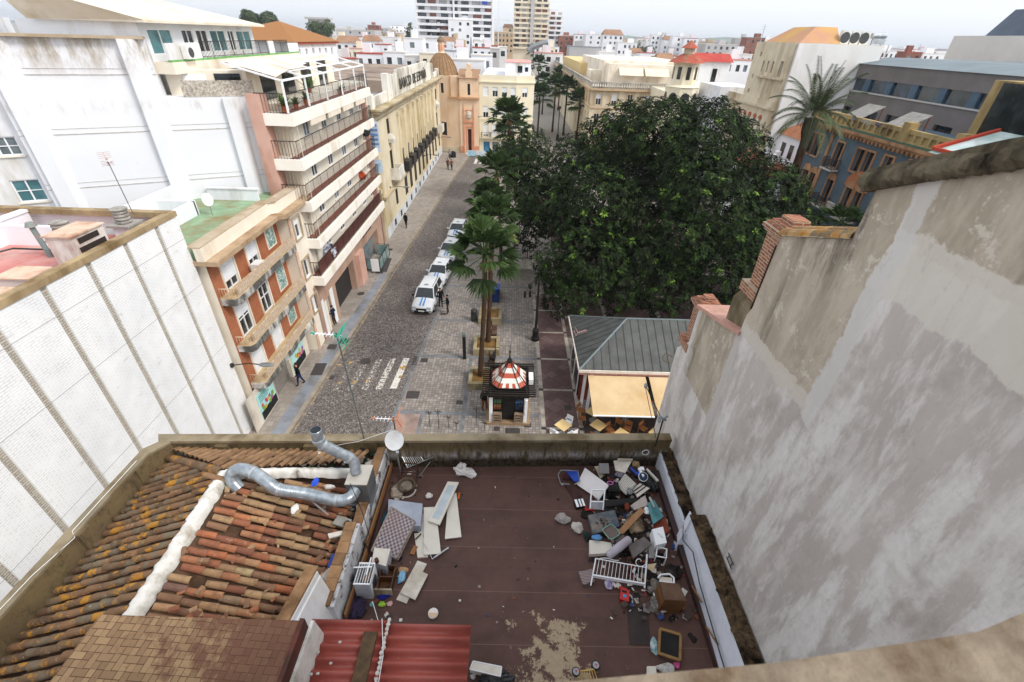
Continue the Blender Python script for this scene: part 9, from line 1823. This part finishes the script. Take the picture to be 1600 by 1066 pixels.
D='''white house with two pairs of dark windows over air conditioners left of the dome|598,632,82,135,0,w,2,1
white house with small windows left of the twin dark window house|556,598,84,140,0,r,3,1
low white house with a red awning terrace above the pergola|524,556,92,138,1,r,2,1
white terrace house right of the twin dark window house|632,662,88,130,1,w,2,2
pale beige terrace house next to the dome|655,684,84,128,2,w,2,1
white block with red rim roof above the twin window house|586,606,70,190,0,r,2,1
grey patched blank house with a dark doorway above the bank roof|612,632,72,178,1,w,1,1
tall blank white house left of the lantern|630,660,60,175,0,w,1,2
narrow white house just left of the lantern|662,682,62,185,0,w,2,2
cream house among the roofs above the pergola|540,566,76,200,2,p,3,1
white house with ochre tiled slopes left of the cream roofs|524,558,66,240,1,o,3,1
pale house with small red gable above the ochre slopes|556,580,58,290,0,r,2,1
beige low block below the horizon trees|520,548,57,330,2,w,3,1
white house with green shutters between ochre and red roofs|566,592,64,250,0,o,3,1
grey white flats behind the blank white house|592,622,58,280,1,w,4,2
long grey white block far left of the tall tower|570,612,43,620,3,w,7,2
pink and white far block with stepped roof|574,592,39,560,4,w,3,2
pale blue far block left of the tall tower|610,642,40,640,0,g,5,2
white block at the foot of the tall balconied tower|658,700,30,330,0,w,4,5
blank white block in front of the balconied tower, centre|700,738,31,325,0,w,3,5
white block in front of the balconied tower, right|738,766,34,335,0,w,2,5
orange roofed house behind the lantern|690,712,66,230,2,o,2,1
tan walled house with a cream gable behind the red roofs|704,726,62,250,5,w,2,1
white house with red roof edge right of the lantern|690,728,74,200,0,r,4,1
blue edged long white terrace right of the lantern|691,727,80,165,0,g,4,1
white house with red edge and satellite dishes in the centre|737,770,75,190,0,r,3,1
dark pink roofed house behind the centre terraces|765,782,72,215,3,r,2,1
pale grey house with bay window centre right|766,780,76,175,3,w,1,1
white hut house with two vents above the cream building|778,792,74,180,1,w,1,1
long white roof behind the church gable|700,757,94,118,0,w,0,0
white L shaped house before the long white roof|736,768,87,128,0,w,3,1
white small cubic house above the centre|740,760,64,260,0,w,2,1
brown scaffolded building left of the cream tower|772,802,50,380,5,w,5,4
orange and white house behind the scaffolded building|786,802,43,420,2,o,2,2
curved pale grey building on the boulevard|836,874,72,240,0,g,4,2
cream flat house on top of the boulevard corner|848,868,74,215,2,w,2,1
low pale pink corner house on the boulevard|836,880,83,190,1,p,3,2
brick red block right of the white tower|874,904,56,420,4,w,4,3
pink block beside the brick red block|898,918,54,410,0,r,3,3
large plain white block right of the pink one|916,944,54,400,0,w,2,3
white flats with brown double gable roof|943,974,54,380,0,o,4,4
low grey warehouse roof behind the palace|890,940,73,260,3,g,0,0
white house right of the brown gabled flats|966,996,67,330,0,w,4,2
white roof house above the palace terrace|936,962,82,190,0,w,2,1
white house with mauve laundry above the palace|958,992,92,165,0,w,2,1
brick roofed low house behind the palace|984,1004,83,250,0,o,2,1
white low house with stepped roof behind the palace|1000,1024,83,240,0,r,3,1
white flats with grid windows left of the white towers|1019,1038,55,420,0,w,3,5
tall white stair tower flats|1037,1042,52,415,1,w,1,4
white flats with brown roof between two taller blocks|1038,1056,62,400,0,o,3,3
blank white block left of the red shed roofs|1052,1072,57,390,0,w,1,4
red topped white flats behind the turret|1070,1092,60,380,0,r,2,3
orange plastered low building behind the palace|1026,1054,94,185,5,o,0,0
dark roofed house between palace and turret|1034,1060,84,230,3,g,3,1
white tiled roof house next to the turret|1042,1064,88,200,0,r,2,1
long grey beige block right of the turret|1104,1152,69,330,3,w,5,2
dark brown block with balconies behind the roof masts|1150,1170,60,360,3,w,3,4
black and white banded block left of the moorish house|1168,1196,59,340,4,g,4,4
grey tiered house below the banded block|1140,1176,85,190,1,w,4,1
white roof terraces left of the moorish house|1135,1175,94,140,0,p,3,1
red and white flats right of the white party wall|1362,1380,82,230,4,w,3,2
white row with thin masts behind the modern building|1378,1420,80,260,0,w,6,1
orange block behind the modern roof|1418,1442,82,220,4,r,2,1
white houses with brown gable at the far right|1444,1500,84,280,0,w,6,1
brown gabled house at the far right|1503,1520,86,260,2,o,1,1
hazy white flats on the horizon beside the moorish house|1196,1215,62,500,0,w,3,2'''
for ln in D.split('\n'):
    lab,q=ln.split('|'); v=q.split(','); far(lab,int(v[0]),int(v[1]),int(v[2]),float(v[3]),int(v[4]),v[5],int(v[6]),int(v[7]),gable=v[5]=='o')
# filler rooftops farther out, each with its own place
cols=['white','pale','cream','grey','brick','tan']; k=0
for Y,py,n_ in ((470,57,15),(620,54,13),(850,51,13)):
    for i in range(n_):
        xa=505+(1560-505)*(i+fg.uniform(.05,.3))/n_; xb=xa+fg.uniform(.5,.85)*(1055/n_); c=fg.choice([0,0,0,1,1,2,3,5]); yy=py+(xa-800)*.037+fg.uniform(-3,4); side='left' if xa<800 else ('centre' if xa<1180 else 'right')
        ref=next((s for x,s in ((560,'above the brown hip roof'),(650,'left of the balconied tower'),(780,'behind the balconied tower'),(900,'behind the cream tower'),(1000,'above the palace'),(1110,'above the turret'),(1200,'behind the moorish house'),(1370,'behind the white party wall'),(1450,'above the left of the modern roof'),(1700,'above the right of the modern roof')) if xa<x))
        far('%s %s block on the skyline %s, %s'%({470:'nearer',620:'mid distance',850:'faintest'}[Y],cols[c],ref,['low','wide','narrow','stepped'][i%4]),xa,xb,yy,Y+fg.uniform(-50,50),c,fg.choice('wwrog'),fg.choice([3,4,5]),2,3.2)
# balconied towers
def tower(lab,xa,xb,Y,zt,mats,nb,fl,dep=16,bal=True):
    a=GY(xa,30,Y).x; b=GY(xb,30,Y).x; t=T('tower_block',((a+b)/2,Y,0),lab,'tower'); p=PL(a,Y,b,Y); P=p.P; W_=b-a; m=M(); m.box(a,b,Y,Y+dep,0,zt); m.build('wall',mats,t)
    n0=int((zt-12)/fl); 
    for i in range(n0):
        z=zt-1.2-(i+1)*fl; 
        if bal: m=M(); fbox(m,P,-.3,W_+.3,z-.1,z+.95,.6,1.5); fbox(m,P,-.3,W_+.3,z-.3,z-.1,.0,1.5); m.build('balcony',mats,t)
        for k in range(nb):
            u=W_*(k+.5)/nb+fg.uniform(-.5,.5); w=W_/nb*fg.uniform(.25,.4); m=M(); fbox(m,P,u-w,u+w,z+(.96 if bal else .9),z+fl-.4,.01,.06); m.build('window',GLD if fg.random()<.6 else FW[fg.choice([3,4])],t)
    return t,P,W_
t,P,W_=tower('tall white tower with long balcony bands at the top centre left',652,770,330,46,FW[0],7,3.1)
for f in (0,.49,1.0): m=M(); fbox(m,P,W_*f-.5,W_*f+.5,0,46.5,1.5,1.8); m.build('white_fin',FW[0],t)
m=M(); fbox(m,P,W_*.86,W_*.93,33.8,35.3,1.52,1.6); m.build('blue_awning',BLUE,t)
t,P,W_=tower('cream tower with a grey central shaft at the top centre',803,857,400,43.0,FW[2],5,3.0); m=M(); fbox(m,P,W_*.48,W_*.58,0,46,1.6,2.4); m.build('grey_shaft',FW[3],t)
t,P,W_=tower('slimmer white balconied tower right of the cream tower',858,879,430,37,FW[0],2,3.1)
a=GY(857,70,200); t=T('curved_grey_roof',tuple((a.x,200,0)),'curved grey roof sweeping along the far boulevard','canopy'); m=M(); m.tube([GY(x,y,200) for x,y in ((826,80),(832,74),(842,70),(856,66))],1.1,6); m.build('canopy',RF['g'],t); m=M(); q=GY(842,70,200); m.bar((q.x,200,0),(q.x,200,q.z),.5); m.build('post',FW[3],t)
m=M(); a=GY(779,50,300); m.bar((a.x,300,0),(a.x,300,46),.35); m.bar((a.x-4,300,26),(a.x+6,300,26),.4); TM('crane_mast',m,FW[1],'thin white crane mast between the balconied tower and the cream tower','mast')
m=M(); a=GY(736,70,170); m.cyl((a.x,170,8),(a.x,170,18.5),1.1,.1,8); TM('grey_spire',m,RF['g'],'slim grey pointed spire in front of the white blocks','spire')
for i,(x,yb,yt,Y) in enumerate(((1190,60,38,300),(1384,84,72,210))): 
    a=GY(x,yb,Y); b=GY(x,yt,Y); m=M(); m.bar((a.x,Y,4),(a.x,Y,b.z),.25); [m.bar((a.x-1.2,Y,b.z-k),(a.x+1.2,Y,b.z-k),.1) for k in (1,2.2)]; TM('roof_mast',m,STEEL,['tall thin roof mast left of the moorish house','small roof mast right of the white party wall'][i],'mast')
# skyline trees and hills
FARL=leafmat('far_tree_leaves',[(0,'#38452c'),(.5,'#4c5b3c'),(1,'#66734f')],.1,.7)
for lab,x,y,Y,r in (('umbrella pine on the skyline above the brown roof, left','391','22',300,4.5),('round dark tree on the skyline above the brown roof','417','25',300,5),('pale tree beside the water tower','500','40',280,6),('tall araucaria pine left of the balconied tower','640','38',300,3),('pale green tree in the gap beyond the palace','1004','77',330,6),('dark tree behind the white gable flats','1012','70',500,9)):
    c=GY(int(x),int(y),Y); ls=[(c.x+fg.uniform(-r,r)*.7,Y+fg.uniform(-r,r)*.5,c.z-fg.uniform(0,r*.5),r*.55) for _ in range(7)] if 'arauc' not in lab else [(c.x,Y,c.z-k*1.9,1.0+k*.55,.35) for k in range(6)]
    crown_tree('skyline_tree',(c.x,Y,0),ls,500,lab,'tree',[([(c.x,Y,0),(c.x,Y,c.z-1)],.5,.3)],1.1,FARL,zmin=-5)
c=GY(499,40,330); m=M(); m.box(c.x-5.5,c.x+5.5,328,334,10,c.z+3); m.box(c.x-7,c.x+7,327,335,c.z+3,c.z+4); TM('water_tower',m,FW[3],'pale grey concrete water tower on the left skyline','tower')
m=M(); N_=60; vs=[]
for i in range(N_+1):
    x=-2600+6200*i/N_; h=8+34*max(0,math.exp(-((x-900)/700)**2))+14*math.sin(i*.9)*math.exp(-((x-1300)/1500)**2)+26*math.exp(-((x-2600)/600)**2)
    vs.append((m.vs([(x,2500,-.03)]),m.vs([(x,2900,max(3,h))]),m.vs([(x,4200,0)])))
for a,b in zip(vs,vs[1:]): m.face([a[0],b[0],b[1],a[1]]); m.face([a[1],b[1],b[2],a[2]])
m.smooth=True; ST('hills',m,mt('far_hill','#5f6f5a','#74806a',.004,.95,.05))
# the air between
m=M(); m.box(-3900,3900,-60,4600,-1.2,60); hz=bpy.data.materials.new('haze_air'); hz.use_nodes=True; nt_=hz.node_tree; nt_.nodes.remove(nt_.nodes['Principled BSDF']); pv_=nt_.nodes.new('ShaderNodeVolumePrincipled'); pv_.inputs['Color'].default_value=(.86,.92,1,1); pv_.inputs['Density'].default_value=HAZE; pv_.inputs['Anisotropy'].default_value=.2; nt_.links.new(pv_.outputs[0],nt_.nodes['Material Output'].inputs['Volume']); ST('haze',m,hz,kind='stuff')['label']='thin pale haze over the city'
